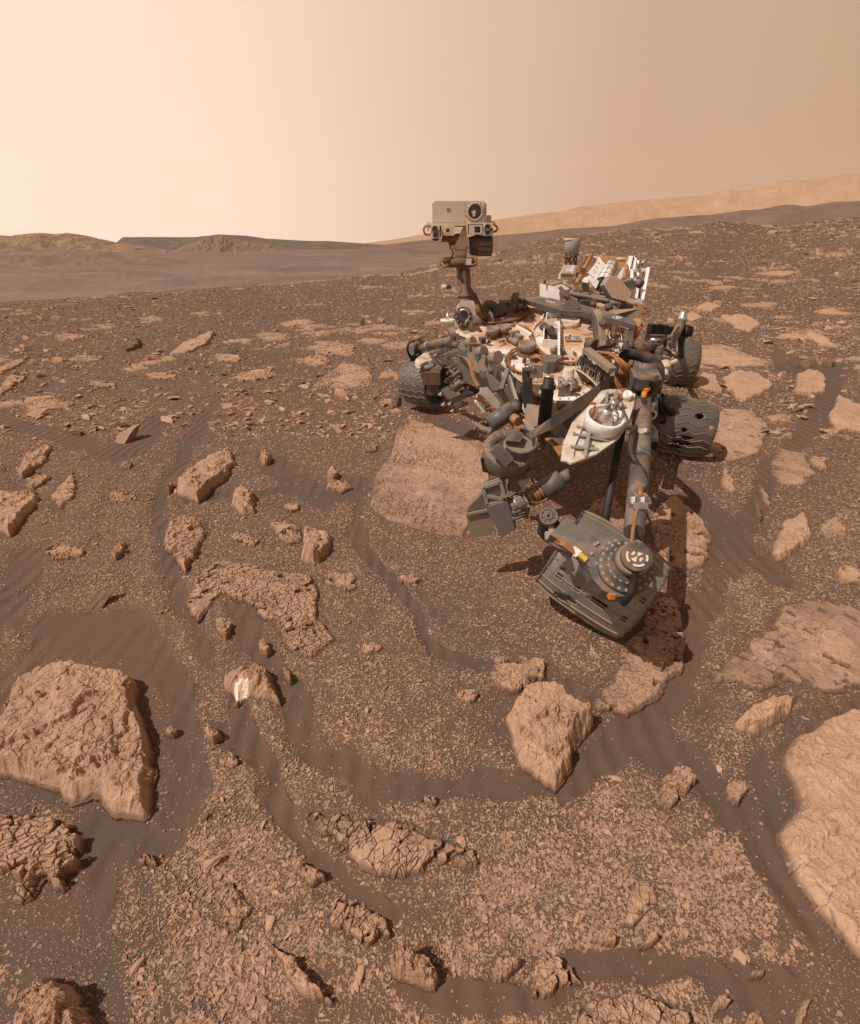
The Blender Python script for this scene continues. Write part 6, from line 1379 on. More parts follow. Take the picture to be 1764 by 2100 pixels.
MB().bar(V7(1320, 470, 2.66), V7(1480, 560, 2.58), .016, .018).bar(V7(1500, 545, 2.58), V7(1420, 800, 2.52), .022, .018).bar(V7(1240, 400, 2.72), V7(1500, 560, 2.58), .01, .01).build('plate_stay', GD, bevel=.002)
m = MB().tube([V7(930,170,3.3), V7(938,20,3.3)], .012).bar(V7(800,20,3.35), V7(870,140,3.3), .035, .035).cyl(V7(775,10,3.35), V7(855,130,3.3), .026).box(V7(890,120,3.3), .06, .05, .05)
m.build('front_corner_fitting', G_, bevel=.003)
# cream tray with cells and electronics beside it
tr = [(1140,865),(1150,775),(1240,765),(1300,840),(1500,1010),(1385,1070),(1290,1000),(1170,880)]
o = MB().prism([V7(x, y, 2.66) for x, y in tr], (.0, .03, -.01)).build('cell_tray', WD, bevel=.003)
m = MB(); a, b, c_, d = V7(1175,870,2.815), V7(1250,840,2.815), V7(1490,1010,2.815), V7(1390,1065,2.815)
for t in (0, .25, .5, .75, 1): m.bar(a.lerp(d, t), b.lerp(c_, t), .005, .008)
m.bar(a.lerp(b, .5), d.lerp(c_, .5), .005, .008).bar(a, d, .006, .010).bar(b, c_, .006, .010).build('tray_ribs', W_, o)
MB().bar(V7(1085,945,2.84), V7(1195,1085,2.84), .030, .012).build('tray_edge', W_, bevel=.002)
m = MB()
for i in range(9): x = 1110 + i * 20 + random.uniform(-10, 10); y = 890 + i * 26; m.cyl(V7(x, y, 2.67), V7(x + 28, y + 10, 2.66), random.uniform(.010, .020), seg=12)
m.build('tray_electronics', AL)
m = MB()
for i in range(14): x = 1110 + i * 13; y = 880 + i * 17; m.tube([V7(x, y, 2.66), V7(x + 25, y + random.uniform(-20, 20), 2.63), V7(x + 45, y + 25, 2.66)], .005, 6)
m.build('tray_wires', OR)
# dark cylinder in front of the body and its bracket
MB().cyl(V7(1255,1265,2.45), V7(1560,1060,2.5), .044).build('dust_cylinder', GB, bevel=.004)
MB().cyl(V7(1545,1072,2.5), V7(1650,1000,2.52), .036).cyl(V7(1215,1220,2.47), V7(1250,1250,2.46), .02).build('cylinder_clamp', GD, bevel=.003)
m = MB().bar(V7(1060,1270,2.44), V7(1110,1270,2.44), .03, .02).tube([V7(1100,1270,2.44), V7(1180,1310,2.42), V7(1280,1350,2.40)], .018, 10).tube([V7(1065,1330,2.4), V7(1110,1260,2.43), V7(1190,1215,2.45)], .006).cyl(V7(1250,1340,2.40), V7(1290,1350,2.40), .022)
m.build('cylinder_lever', G_)

# ---- dark bar, posts and cream pan at the near corner of the body
MB().prism([V1(1143,1062,2.3), V1(1143,1132,2.28), V1(880,1312,2.05), V1(878,1240,2.07)], (.02, .035, 0)).build('dark_front_bar', GD, bevel=.004)
MB().prism([V2(880,168,2.05), V2(878,100,2.07), V2(740,190,2.0), V2(770,215,1.99), V2(860,170,2.04)], (.02, .03, 0)).build('front_bar_bracket', G_, bevel=.003)
o = MB().lathe(V1(838,1290,2.18), U, [(0, .028), (.16, .027), (.165, .034), (.178, .034), (.18, .024), (.21, .022), (.212, .012)], 24).build('black_post', BK)
MB().lathe(V1(838,1290,2.18) + U * .212, U, [(0, .02), (.01, .02), (.01, .004)], 20).build('post_cap', AL, o)
o = MB().prism([V1(728,980,2.45), V1(775,980,2.45), V1(778,1190,2.40), V1(730,1190,2.40)], (0, .05, 0)).build('black_column', BK, bevel=.006)
m = MB()
for i in range(12): m.tube([V1(735 + i * 4, 985, 2.44), V1(735 + i * 4 + random.uniform(-10, 10), 965, 2.43), V1(750 + random.uniform(-15, 35), 955 + random.uniform(0, 30), 2.43)], .004, 6)
m.build('column_wiring', AL, o)
MB().box(V1(795, 985, 2.46), .06, .05, .06).build('column_box', GT, bevel=.004)
m = MB().prism(q([(625,1010),(655,1012),(715,1195),(690,1170)], 2.56), (0, .02, 0)).prism(q([(700,1290),(730,1260),(800,1310),(745,1320)], 2.3), (0, .02, 0)).prism(q([(735,1120),(780,1150),(735,1230),(722,1200)], 2.42), (0, .02, 0)); m.build('pale_front_plate', W_, bevel=.003)
MB().prism(q([(560,1120),(640,1060),(715,1200),(700,1240),(640,1190)], 2.62), (0, .02, 0)).build('tan_front_plate', GT, bevel=.003)
MB().prism(q([(780,1100),(905,1160),(905,1200),(880,1235),(850,1140),(790,1120)], 2.3), (0, .03, 0)).prism(q([(860,1160),(910,1165),(915,1230),(900,1240)], 2.26), (0, .03, 0)).build('near_corner_frame', G_, bevel=.004)
MB().prism([V1(745,1170,2.4), V1(820,1190,2.35), V1(815,1290,2.3), V1(735,1300,2.3)], (0, .03, 0)).build('inner_panel', GT, bevel=.004)
m = MB()
for i in range(7): m.tube([V2(690 + i * 4, 110, 2.3), V2(680 + i * 8, 150, 2.26), V2(700 + i * 8, 190, 2.24), V2(770 + i * 3, 250, 2.2)], .0045, 6)
m.tube([V2(690,95,2.3), V2(720,120,2.28), V2(700,145,2.27), V2(670,125,2.28)], .006).build('turret_cable', OR)
MB().cyl(V2(672,100,2.3), V2(700,118,2.26), .022).cyl(V2(740,205,2.1), V2(752,214,2.06), .02).build('cable_connector', RAIL)
# cream ribbed pan with the white bucket
YB = 2.12; CREAM = painted('cream_paint', (0.60, 0.54, 0.47), 0.5, 0.5, sc=14)
pan = [(1110,1175),(1160,1110),(1225,1098),(1310,1112),(1300,1180),(1262,1290),(1215,1360),(1100,1440),(965,1490),(975,1400),(1030,1270)]
pn = MB().prism([V1(x, y, YB + (1300 - y) * .0009) for x, y in pan], (.0, .016, -.004)).build('ribbed_pan', CREAM, bevel=.003)
rim = [V1(x, y, YB - .004 + (1300 - y) * .0009) for x, y in pan]; m = MB()
for a, b in zip(rim, rim[1:] + rim[:1]): m.bar(a, b, .05, .008, (0, 0, 1))
m.build('pan_rim', CREAM, pn)
def PB(x, y, o=0): return V1(x, y, YB + o + (1300 - y) * .0009)
m = MB()
for a, b in (((1180,1110),(1180,1180)),((1120,1170),(1290,1180)),((1230,1100),(1225,1170)),((1000,1330),(1200,1370)),((985,1400),(1140,1420)),((1090,1290),(1060,1470)),((1020,1290),(1080,1300)),((1240,1180),(1200,1290))): m.bar(PB(*a, -.012), PB(*b, -.012), .006, .03, (0, 1, 0))
m.build('pan_ribs', ANT, pn)
m = MB()
for x, y in ((1040,1330),(1120,1340),(1160,1370),(1010,1380),(1070,1395),(1110,1400),(1000,1430),(1050,1445),(1150,1150),(1200,1140)): m.prism([PB(x - 12, y + 8, -.002), PB(x + 12, y + 10, -.002), PB(x + 2, y - 10, -.002)], (0, .001, 0))
m.build('pan_openings', GD, pn)
bc = PB(1170, 1262, -.05); bax = Vector((.05, -.36, .93)).normalized()
o = MB().lathe(bc - bax * .045, bax, [(0, .064), (.012, .078), (.048, .083), (.070, .081), (.076, .074), (.060, .069), (.03, .056), (.028, .012)], 40).build('white_bucket', W_)
m = MB().lathe(bc - bax * .02, bax, [(0, .046), (.045, .034), (.06, .022), (.085, .020)], 28).build('inner_cone', AL, o)
m = MB(); t0 = bc + bax * .07
m.cyl(t0 + RT * .012, t0 + RT * .016 + bax * .035, .014).cyl(t0 + RT * .03 - bax * .01, t0 + RT * .05 + bax * .02, .011).cyl(t0 - RT * .01, t0 - RT * .012 + bax * .02, .008).build('valve_cluster', AL, o)
m = MB()
for i in range(5): m.tube([t0 + RT * .02, t0 + RT * .035 + U * .05 + BKW * .02, PB(1245 + 3 * i, 1140, -.03), PB(1275 + 2 * i, 1085, -.02)], .005, 6)
for i in range(3): m.rings([bc + bax * (.030 + .006 * i)] * 2, [.054 - .002 * i, .050 - .002 * i], bax, 24, False)
m.tube([bc - RT * .06 + bax * .02, bc - RT * .055 + bax * .05 + BKW * .02, PB(1120, 1165, -.03), PB(1050, 1170, .02)], .005, 6)
m.build('bucket_wires', OR, o)
MB().lathe(PB(1297, 1128, -.02) , Vector((0, -.5, .86)), [(-.02, .02), (.02, .02), (.02, .012), (.0, .012)], 20).build('pan_boss', W_, pn)
m = MB()
for i in range(6): m.tube([V2(850 + i * 6, 215, 2.25), V2(890 + i * 8, 250, 2.2), V2(930 + i * 6, 310, 2.12), V2(960 + i * 6, 345, 2.1), V2(1050, 320 + i * 5, 2.12), V2(1110, 280 + i * 3, 2.15)], .007, 7)
m.build('belly_harness', OR)
MB().prism([V2(890,218,2.2), V2(952,218,2.2), V2(945,262,2.2), V2(915,240,2.2)], (0, .02, 0)).build('belly_tab', W_, bevel=.002)

# ---- turret on the end of the arm
YT = 2.02; dc = V2(648, 268, YT); dax = Vector((.05, -.50, .86)).normalized()
dr = 140 * .3719 * mpp(dc)
tur = MB().lathe(dc - dax * .085, dax, [(0, dr * .90), (.012, dr), (.080, dr), (.090, dr * .96), (.090, dr * .62), (.075, dr * .60), (.075, .004)], 48).build('turret_drum', G_)
m = MB(); u_ = dax.cross(RT).normalized(); v_ = dax.cross(u_)
for a in (-2.6, -2.2, -1.2, -.75, .2, .6, 2.3): d_ = u_ * math.cos(a) + v_ * math.sin(a); m.bar(dc + dax * .006 + d_ * dr * .63, dc + dax * .006 + d_ * dr * .96, .004, .003, dax)
for a in range(0, 360, 15): d_ = u_ * math.cos(R(a)) + v_ * math.sin(R(a)); m.bolt(dc + dax * .005 + d_ * dr * .9, dax, .003, .003)
m.build('drum_seams', RAIL, tur)
hc_ = dc + RT * .035 + u_ * 0.0; m = MB(); n = 26; rI, rO = dr * .60, dr * .66
for i in range(n):                                         # curved wall, three quarters of a ring
    a0, a1 = R(-150 + i * 9), R(-150 + (i + 1) * 9)
    f_ = lambda a, rr_, h: hc_ + (RT * math.cos(a) + (dax.cross(RT)) * math.sin(a)) * rr_ + dax * h
    m.prism([f_(a0, rI, 0), f_(a1, rI, 0), f_(a1, rO, 0), f_(a0, rO, 0)], dax * (.055 if i > 5 else .055))
m.build('chamber_wall', G_, tur, .001)
MB().cyl(hc_ + dax * .0, hc_ + dax * .018, rI * .98, seg=32).build('chamber_floor', GT, tur)
MB().prism([hc_ + dax * .03 + RT * a * rI + dax.cross(RT) * b * rI for a, b in ((-.9, .0), (-.7, .65), (-.1, .9), (.3, .6), (.0, -.1))], dax * .02).build('chamber_block', GD, tur, .004)
MB().bar(V2(565,262,1.94), V2(650,345,1.92), .03, .045).prism([V2(540,240,1.98), V2(580,262,1.96), V2(650,345,1.93), V2(625,350,1.94)], (0, .02, 0)).build('chamber_flap', GB, tur, .003)
# box-shaped scoop housing
hs = MB().prism([V2(x, y, YT - .06) for x, y in ((495,478),(605,440),(640,560),(520,592))], (.02, .10, -.02)).build('scoop_housing', G_, bevel=.004)
m = MB(); fr_ = [(503,484),(598,452),(628,552),(526,580)]; P_ = [V2(x, y, YT - .064) for x, y in fr_]
for a, b in zip(P_, P_[1:] + P_[:1]): m.bar(a, b, .014, .008, (0, 1, 0))
m.bar(P_[0].lerp(P_[3], .45), P_[2], .014, .008, (0, 1, 0)).build('triangle_frame', ANT, hs, .001)
MB().prism([V2(x, y, YT - .07) for x, y in ((520,592),(638,560),(655,610),(680,718),(604,762),(570,690),(535,630))], (.015, .05, -.01)).build('scoop_blade', painted('violet_grey_metal', (0.17, 0.155, 0.155), 0.15, 0.4, sc=8), hs, .004)
MB().prism([V2(x, y, YT - .03) for x, y in ((410,630),(425,590),(500,515),(522,592),(548,650),(430,640))], (.0, .03, 0)).build('rear_scoop_wing', G_, hs, .003)
MB().prism([V2(x, y, YT - .035) for x, y in ((412,640),(548,632),(560,690),(555,745),(438,762))], (0, .025, 0)).build('flat_scoop_plate', GT, hs, .003)
MB().bar(V2(410,634,YT - .04), V2(545,605,YT - .04), .01, .012).bar(V2(590,390,YT), V2(622,540,YT - .06), .03, .03).bar(V2(500,480,YT - .05), V2(600,440,YT - .05), .012, .02).build('scoop_hinge', GT, hs, .002)
MB().prism([V2(x, y, YT - .02) for x, y in ((640,500),(660,420),(805,380),(720,498),(690,510))], (.0, .03, 0)).build('turret_web', G_, tur, .003)
MB().prism([V2(x, y, YT - .04) for x, y in ((690,448),(770,430),(720,498))], (.0, .015, 0)).build('turret_plate', ANT, tur, .002)
m = MB().bar(V2(508,320,YT), V2(520,390,YT), .02, .03).bar(V2(520,390,YT), V2(560,400,YT), .01, .01).build('drum_lug', BK, tur, .002)
# drill: three stacked barrels on one axis
d0, d1, d2, d3, d4 = V2(652,592,YT - .03), V2(742,548,YT - .02), V2(842,496,YT - .01), V2(935,440,YT), V2(985,408,YT + .01)
dr_ = MB().cyl(d1.lerp(d2, .9), d3, 57 * .3719 * mpp(d3)).build('drill_barrel', GB, bevel=.006)
MB().cyl(d3, d4, 37 * .3719 * mpp(d4)).build('drill_nose', GB, dr_, .004)
MB().cyl(d0, d1, 46 * .3719 * mpp(d1)).cyl(d0.lerp(d1, .3), d0.lerp(d1, .4), 50 * .3719 * mpp(d1)).cyl(d0.lerp(d1, .85), d1, 54 * .3719 * mpp(d1)).build('drill_gearbox', AL, dr_, .002)
m = MB(); dd = (d4 - d0).normalized(); gu = dd.cross(U).normalized(); gv_ = dd.cross(gu)
for i in range(18):
    a = i * .349; o_ = gu * math.cos(a) + gv_ * math.sin(a)
    for t in (.15, .5, .72): m.box(d0.lerp(d1, t) + o_ * 48 * .3719 * mpp(d1), .016, .014, .012, dd, o_)
m.build('gearbox_blocks', G_, dr_, .001)
MB().cyl(d1, d2, 44 * .3719 * mpp(d1)).build('drill_collar', GD, dr_, .002)
m = MB()
for t in (.2, .45, .6, .8): m.rings([d1.lerp(d2, t) - dd * .0035, d1.lerp(d2, t) + dd * .0035], [47 * .3719 * mpp(d1)] * 2, dd, 28)
m.build('copper_band', OR, dr_)
m = MB()
for i in range(5): a = i * 1.1; o_ = lambda a_, k_=48: (gu * math.cos(a_) + gv_ * math.sin(a_)) * k_ * .3719 * mpp(d1); m.tube([d1.lerp(d2, .1) + o_(a, 52), d1.lerp(d2, .5) + o_(a + .4, 58), d1.lerp(d2, .95) + o_(a + .5, 54)], .003, 6)
m.build('drill_wiring', OR, dr_)
for off in (0, 32): MB().cyl(V2(662, 625 + off, YT - .07), V2(745, 600 + off, YT - .05), .009).build('guide_rod', GB, dr_)
MB().box(V2(748, 610, YT - .05), .012, .03, .07, RT, (0, -.3, 1)).build('rod_end_plate', GB, dr_, .002)

# ---- the robotic arm: shoulder, upper arm, elbow, forearm, wrist
sh = V1(1392, 1075, 2.55); el = V2(1345, 850, 1.42)
a1, a2, a3 = V1(1385, 1130, 2.48), V2(1372, 330, 1.95), V2(1335, 730, 1.52)
arm = MB().cyl(a1, a2, .041, .039).cyl(a2, a3, .039, .035).build('upper_arm', GB, bevel=.003)
m = MB()
for t in (0.0, .45, .5, 1.0):
    c_ = a1.lerp(a2, t); d_ = (a2 - a1).normalized(); m.rings([c_ - d_ * .006, c_ + d_ * .006], [.0425, .0425], d_, 28)
for t in (.80, .95):
    for i in range(14): a = i * .4488; d_ = (a2 - a1).normalized(); x_ = d_.cross(RT).normalized(); o_ = RT * math.cos(a) + x_ * math.sin(a); m.bolt(a1.lerp(a2, t) + o_ * .0385, o_, .004, .003)
m.build('arm_bands', G_, arm)
# shield sticker
sc_ = a1.lerp(a2, .72); vd = (CAM - sc_).normalized(); ad_ = (a2 - a1).normalized(); so_ = (vd - ad_ * vd.dot(ad_)).normalized(); sx2 = ad_.cross(so_)
MB().cyl(sc_ + so_ * .036, sc_ + so_ * .043, .027).build('sticker_boss', GB, arm, .001)
MB().prism([sc_ + so_ * .0435 + sx2 * a * .021 - ad_ * b * .021 for a, b in ((-1, .6), (-.7, 1), (0, .8), (.7, 1), (1, .6), (.85, -.5), (.3, -.7), (0, -1.1), (-.3, -.7), (-.85, -.5))], so_ * .001).build('shield_sticker', WD, arm)
m = MB().box(sc_ + so_ * .045 - ad_ * .006, .028, .004, .0008, sx2, so_).box(sc_ + so_ * .045 + ad_ * .006, .022, .004, .0008, sx2, so_).build('sticker_writing', RAIL, arm)
# shoulder joint
m = MB().cyl(V1(1322,1010,2.62), V1(1452,1020,2.58), .062).box(V1(1388,1048,2.50), .13, .10, .09, (1, -.08, 0), (0, -.3, 1)).build('shoulder_motor', GB, bevel=.006)
m = MB()
for x in (1340, 1362, 1430, 1446): m.cyl(V1(x, 1012, 2.615), V1(x + 8, 1013, 2.612), .066)
m.box(V1(1378, 1058, 2.43), .05, .05, .05).build('shoulder_bands', GD, bevel=.002)
MB().box(V1(1402, 1018, 2.53), .06, .012, .03, RT, (0, -.8, .6)).build('name_plate', RAIL)
MB().tube([V1(1325,895,2.95), V1(1380,905,2.8), V1(1430,930,2.7), V1(1468,975,2.6), V1(1462,1030,2.5), V1(1430,1075,2.42)], .030, 12).build('black_hose', BK)
MB().tube([V1(1425,1075,2.44), V1(1395,1100,2.40)], .013, 10).tube([V1(1393,1105,2.40), V1(1388,1140,2.38)], .013, 10).build('orange_hose_fitting', ORB)
MB().tube([V1(1390,1145,2.37), V1(1392,1180,2.33), V1(1385,1240,2.28), V1(1350,1290,2.22), V2(1335,160,2.08), V2(1320,230,1.98), V2(1322,300,1.92), V2(1350,350,1.88), V2(1385,400,1.82), V2(1395,470,1.76), V2(1375,520,1.68)], .013, 8).build('arm_cable', BK)
MB().tube([V2(1372,480,1.70), V2(1370,540,1.66)], .010, 8).tube([V2(1355,590,1.60), V2(1340,660,1.54), V2(1328,740,1.47), V2(1322,800,1.42)], .0065, 8).build('arm_orange_cable', OR)
MB().box(V2(1365, 562, 1.62), .075, .03, .018, RT, (0, -.5, .86)).box(V2(1366, 590, 1.60), .05, .03, .02, RT, (0, -.5, .86)).box(V2(1340, 550, 1.62), .012, .03, .04).box(V2(1392, 550, 1.62), .012, .03, .04).build('cable_clamp', AL, bevel=.002)
# elbow housing, faces the sky and the camera
en = Vector((-.05, -.62, .78)).normalized(); ec = V2(1268, 925, 1.40)
eu = RT - en * RT.dot(en); eu.normalize(); ev = en.cross(eu)
def EP(x, y, h=0.0):                                       # a pixel on the elbow plane
    d = Vector(ray(*K2(x, y))); o = ec + en * h; return CAM + d * ((o - CAM).dot(en) / d.dot(en))
er = 150 * .3719 * mpp(ec)
elb = MB().prism([EP(x, y) for x, y in ((1110,748),(1250,765),(1268,800),(1390,822),(1440,885),(1448,960),(1410,1040),(1330,1085),(1240,1085),(1165,1050),(1105,985),(1085,920),(1048,850))], -en * .07).build('elbow_housing', GB, bevel=.006)
MB().lathe(ec + RT * .01, en, [(0, er), (.012, er), (.014, er * .96), (.02, er * .74), (.03, er * .72), (.032, er * .6)], 48).build('elbow_disc', GD, elb)
m = MB()
for rr_, nn_ in ((.90, 22), (.66, 18)):
    for i in range(nn_): a = i * 2 * math.pi / nn_; m.lathe(ec + RT * .01 + (eu * math.cos(a) + ev * math.sin(a)) * er * rr_ + en * (.012 if rr_ > .8 else .026), en, [(0, .0052), (.005, .0052), (.005, .003)], 10)
for x, y in ((1135,790),(1165,820),(1120,800),(1200,795),(1235,780),(1100,850),(1130,905),(1185,860),(1200,830),(1400,850),(1425,900)): m.lathe(EP(x, y, .0), en, [(0, .0058), (.006, .0058), (.006, .003)], 10)
m.build('elbow_bolts', ANT, elb)
h0 = EP(1310, 895, .02); h1 = EP(1348, 868, .10)
MB().cyl(h0, h1 - (h1 - h0).normalized() * .01, .052).build('elbow_hub', GT, elb, .003)
hub = MB().cyl(h1 - (h1 - h0).normalized() * .012, h1 + en * .008, .0465).build('elbow_cap', GD, elb, .003)
n_ = (CAM - h1).normalized() * .3 + en * .7; n_.normalize()
c_ = h1 + en * .0085; m = MB()
for a0 in range(4):
    pts = []
    for a in range(7): t = R(a0 * 90 + 58 + a * 11); pts.append(c_ + (eu * math.cos(t) + ev * math.sin(t)) * .034)
    for a in range(6, -1, -1): t = R(a0 * 90 + 58 + a * 11); pts.append(c_ + (eu * math.cos(t) + ev * math.sin(t)) * .027)
    m.prism(pts, en * .0008)
for a0 in (0, 90, 180, 270):
    pts = []
    for a in range(0, 51, 10): t = R(a0 + a + 20); pts.append(c_ + (eu * math.cos(t) + ev * math.sin(t)) * .020)
    if a0 in (0, 180): m.prism([c_] + pts, en * .0008)
    else: m.prism([c_ + (pts[0] - c_) * .55, c_ + (pts[-1] - c_) * .55, pts[-1], pts[0]], en * .0008)
m.build('elbow_target', MARK, elb)
MB().tube([EP(1345,930,.09), EP(1335,1000,.06), EP(1310,1080,.03), EP(1275,1120,-.02)], .012, 10).build('elbow_hose', BK)
MB().box(EP(1210, 1078, -.01), .02, .02, .02).build('elbow_tag', ORB, elb, .003)
# forearm box beam
fa = [(958,652),(1112,748),(1052,848),(872,742)]
MB().prism([EP(x, y, .0) for x, y in fa], -en * .05).build('forearm', G_, bevel=.006)
MB().prism([EP(x, y, -.01) for x, y in ((955,640),(990,660),(1010,700),(960,655))], -en * .03).prism([EP(x, y, -.052) for x, y in ((870,745),(1050,850),(1040,870),(880,800))], -en * .03).build('forearm_flange', GB, bevel=.003)
m = MB()
for i in range(7): m.tube([EP(895 + i * 4, 790 + i * 2, -.01), EP(935 + random.uniform(-5, 15), 775 + i * 4, .012), EP(985, 810 + i * 4, .008), EP(1050 + i * 3, 880 + i * 3, -.01), EP(1085, 915 + i * 2, -.02)], .0032, 7)
m.build('forearm_wiring', OR)
MB().prism([EP(x, y, .006) for x, y in ((1005,805),(1050,835),(1020,865),(1003,860))], -en * .02).build('white_tab', W_, bevel=.002)
MB().box(EP(1052, 868, .0), .032, .016, .014, EP(1075, 890) - EP(1030, 850), en).build('yellow_plug', YE, bevel=.003)
# wrist: spoked round flange and its dark bracket
wc = V2(865, 645, 1.62); wn = (CAM - wc).normalized() * .75 + U * .35; wn.normalize(); wr = 50 * .3719 * mpp(wc)
wu = wn.cross(U).normalized(); wv_ = wn.cross(wu)
wst = MB().lathe(wc, wn, [(-.03, wr * .9), (.0, wr), (.010, wr), (.010, wr * .80), (.004, wr * .78), (.004, wr * .45), (.012, wr * .42), (.012, wr * .2), (-.01, wr * .18)], 40).build('wrist_flange', G_)
MB().cyl(wc - wn * .004, wc + wn * .0045, wr * .19).build('wrist_hole', BK, wst)
m = MB()
for i in range(8): a = i * math.pi / 4; d_ = wu * math.cos(a) + wv_ * math.sin(a); m.bar(wc + wn * .006 + d_ * wr * .45, wc + wn * .006 + d_ * wr * .78, .010, .004, wn)
m.build('wrist_pocket', GD, wst)
MB().prism([V2(x, y, 1.66) for x, y in ((812,640),(826,700),(816,745),(850,785),(900,800),(875,745),(935,690),(910,650),(860,640))], (0, .05, -.02)).build('wrist_bracket', BK, bevel=.004)
MB().box(V2(880, 712, 1.60), .02, .02, .01, RT, wn).box(V2(873, 752, 1.58), .035, .03, .02, RT, en).build('wrist_clips', ANT, bevel=.002)

# ---- right suspension
YR = 4.1
o = MB().lathe(V6(1432, 210, YR + .5), U, [(0, .036), (.055, .036), (.058, .030), (.085, .030), (.09, .024)], 20).build('steering_motor', AL)
MB().cyl(V6(1432, 215, YR + .5), V6(1330, 400, YR + .1), .036, .034).cyl(V6(1330, 400, YR + .1), V6(1250, 600, YR - .3), .036, .034).build('bogie_arm', G_, bevel=.003)
MB().cyl(V6(1240, 620, YR - .3), V6(1250, 780, YR - .5), .034, .030).cyl(V6(1215, 760, YR - .5), V6(1175, 1000, 3.4), .020).build('suspension_strut', GT, bevel=.003)
m = MB().box(V6(1160, 320, YR + .3), .14, .09, .13).box(V6(1260, 290, YR + .4), .12, .08, .06).box(V6(1470, 300, YR + .45), .10, .08, .08).cyl(V6(1440, 300, YR + .45), V6(1500, 310, YR + .45), .055)
m.build('wheel_drive_bracket', BK, bevel=.006)
m = MB()
for i in range(6): m.box(V6(1125 + i * 14, 245, YR + .28), .012, .02, .03)
m.build('bracket_teeth', GD)
for i, y in enumerate((402, 438, 474)): MB().cyl(V6(1085, y, 3.75), V6(1195, y + 8, 3.75), .018).build('chrome_cylinder', AL, bevel=.002)
m = MB().box(V6(1140, 438, 3.82), .11, .06, .12).cyl(V6(1060, 420, 3.78), V6(1070, 520, 3.78), .016).cyl(V6(1180, 540, 3.7), V6(1110, 760, 3.4), .045, .040).build('pivot_housing', GD, bevel=.005)
m = MB().cyl(V6(1230, 470, 3.8), V6(1290, 500, 3.8), .05).box(V6(1260, 560, 3.7), .09, .08, .08).cyl(V6(1300, 560, 3.75), V6(1360, 590, 3.75), .04).box(V6(1190, 610, 3.6), .07, .06, .10).box(V6(1230, 680, 3.55), .06, .06, .12)
m.build('bogie_pivot', GB, bevel=.005)
m = MB().tube([V6(1300,390,3.9), V6(1230,400,3.75), V6(1210,470,3.68), V6(1290,520,3.66), V6(1300,440,3.75)], .011).tube([V6(1400,260,4.3), V6(1350,340,4.1), V6(1320,450,3.9)], .010).tube([V6(1180,640,3.5), V6(1240,720,3.45), V6(1215,860,3.4), V6(1180,980,3.3)], .011)
m.build('suspension_cable', BK)
m = MB()
for i in range(10): x = random.uniform(1210, 1340); y = random.uniform(400, 680); m.tube([V6(x, y, 3.6), V6(x + random.uniform(-30, 30), y + 20, 3.56), V6(x + random.uniform(-40, 40), y + 50, 3.6)], .006, 6)
m.build('suspension_wiring', AL)
MB().tube([V6(1290,660,3.5), V6(1340,645,3.5), V6(1380,625,3.5)], .016, 8).build('pale_fitting', WD)
MB().cyl(V6(1245,650,3.5), V6(1260,730,3.45), .034).cyl(V6(1235,740,3.45), V6(1250,800,3.42), .026).build('pale_joint', WD, bevel=.004)
m = MB().bar(V6(1110, 960, 3.3), V6(1115, 1560, 2.9), .05, .06).bar(V6(1160,1000,3.4), V6(1200,1180,3.5), .05, .05).cyl(V6(1190,1210,3.55), V6(1240,1240,3.7), .06).build('dark_side_leg', BK, bevel=.005)
MB().rings([V6(1105,1225,3.0)] * 2, [.032, .020], -BKW, 24, False).box(V6(1108,1130,3.04), .026, .006, .04).build('leg_marking', MARK)
MB().tube([V6(870,700,3.3), V6(930,650,3.25), V6(900,780,3.2), V6(860,820,3.2)], .010).box(V6(930, 655, 3.2), .035, .02, .09).build('white_strap', W_)
# front left corner frame that ties the near wheel to the body
MB().cyl(cN + Vector((.0, .05, .02)), V1(1290, 1200, 2.3), .018).build('front_rocker_arm', BK, bevel=.003)
MB().cyl(cR, V6(1432, 260, YR + .5), .03).cyl(cM, V6(1185, 1020, 3.4), .03).build('axle_arm', BK)
MB().cyl(cL, V7(345, 330, 4.6), .03).build('axle_arm', BK)

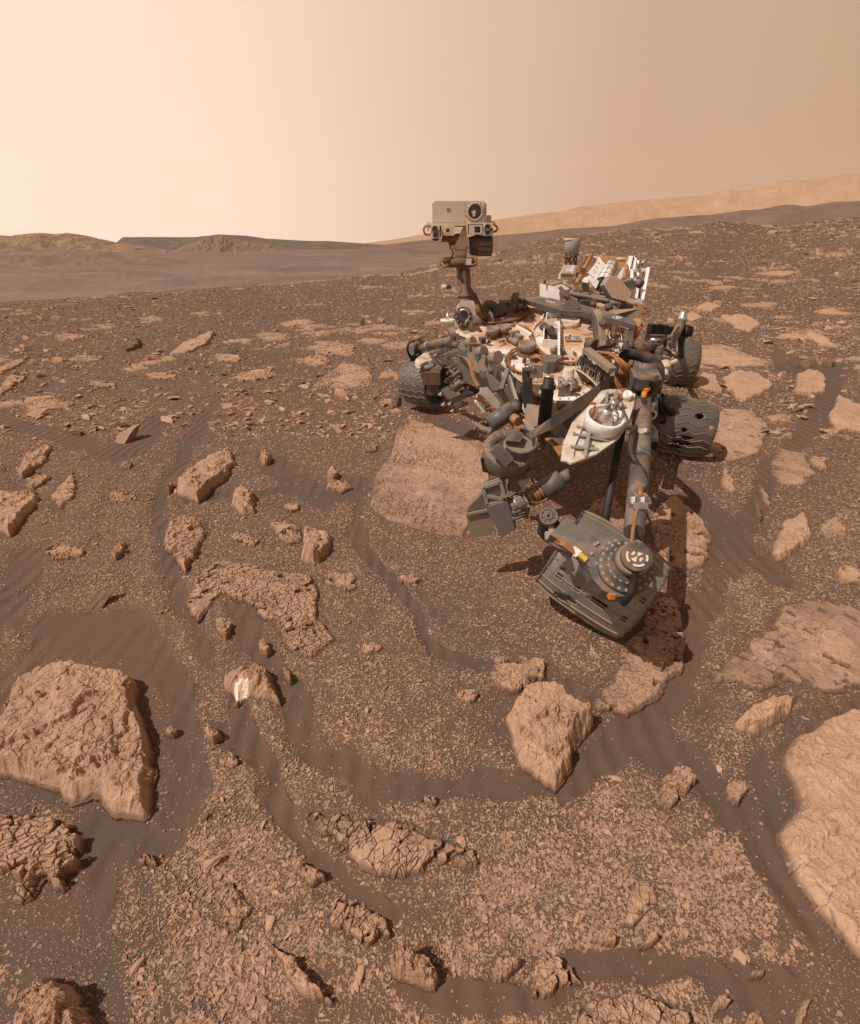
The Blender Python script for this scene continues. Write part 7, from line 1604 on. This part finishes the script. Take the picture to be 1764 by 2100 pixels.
# ---- small fittings all over the deck and the front: fasteners, clips, short wires
rf = random.Random(12)
inside_deck = np.array([K(x, y) for x, y in outline])
m = MB(); m2 = MB(); m3 = MB(); cnt = 0
while cnt < 90:
    x = rf.uniform(360, 1300); y = rf.uniform(600, 1150); p2 = K(x, y)
    if float(polydist(np.array(p2[0]), np.array(p2[1]), inside_deck)) < 3: continue
    cnt += 1; p = DP(p2, 0.0); t = rf.random()
    if t < .45: m.cyl(p, p + DN * rf.uniform(.004, .012), rf.uniform(.003, .007), seg=10)
    elif t < .7: m2.box(p + DN * .006, rf.uniform(.012, .03), rf.uniform(.008, .02), .012, (rf.uniform(-1, 1), rf.uniform(-1, 1), 0), DN)
    else:
        q_ = p + Vector((rf.uniform(-.10, .10), rf.uniform(-.10, .10), 0)); q_ -= DN * (q_ - p).dot(DN); m3.tube([p, p.lerp(q_, .4) + DN * .015, q_], .0022, 6)
m.build('deck_fastener', G_); m2.build('deck_clip', GD); m3.build('deck_wire', BR)
m = MB(); m2 = MB()
for i in range(46):
    t, h = rf.uniform(.05, .98), rf.uniform(.02, .26); c_ = FW(t, h, .010)
    if rf.random() < .5: m.box(c_, rf.uniform(.02, .06), rf.uniform(.01, .03), rf.uniform(.015, .05), (fB - fA), DN)
    else: m2.tube([c_, c_ + fn * rf.uniform(.01, .05) - DN * .03, FW(min(t + rf.uniform(-.15, .15), .98), min(h + rf.uniform(-.05, .08), .28), .012)], rf.uniform(.003, .006), 6)
m.build('front_wall_fitting', GD, bevel=.002); m2.build('front_wall_cable', OR)

MB().cyl(D1(1285, 900, -.08), V6(1135, 470, 3.84), .035, .035).build('rocker_arm', GD, bevel=.003)
MB().cyl(D1(520, 860, -.10), V7(640, 205, 4.05), .022).build('rocker_arm_stay', GD)
# ------------------------------------------------------------------ dusty air
bm = bmesh.new(); bmesh.ops.create_cube(bm, size=1.0)
me = bpy.data.meshes.new('haze'); bm.to_mesh(me); bm.free()
hz = bpy.data.objects.new('haze', me); COL.objects.link(hz); hz['kind'] = 'stuff'
hz.scale = (HAZE_W * 2, HAZE_W * 2, HAZE_H + 22); hz.location = (0, 0, (HAZE_H - 22) / 2)
hm = bpy.data.materials.new('dusty_air'); hm.use_nodes = True; t = hm.node_tree; t.nodes.clear()
ho = t.nodes.new('ShaderNodeOutputMaterial'); pv = t.nodes.new('ShaderNodeVolumePrincipled')
pv.inputs['Color'].default_value = (0.95, 0.66, 0.45, 1); pv.inputs['Density'].default_value = HAZE_D; pv.inputs['Anisotropy'].default_value = 0.0
t.links.new(pv.outputs[0], ho.inputs['Volume']); me.materials.append(hm)
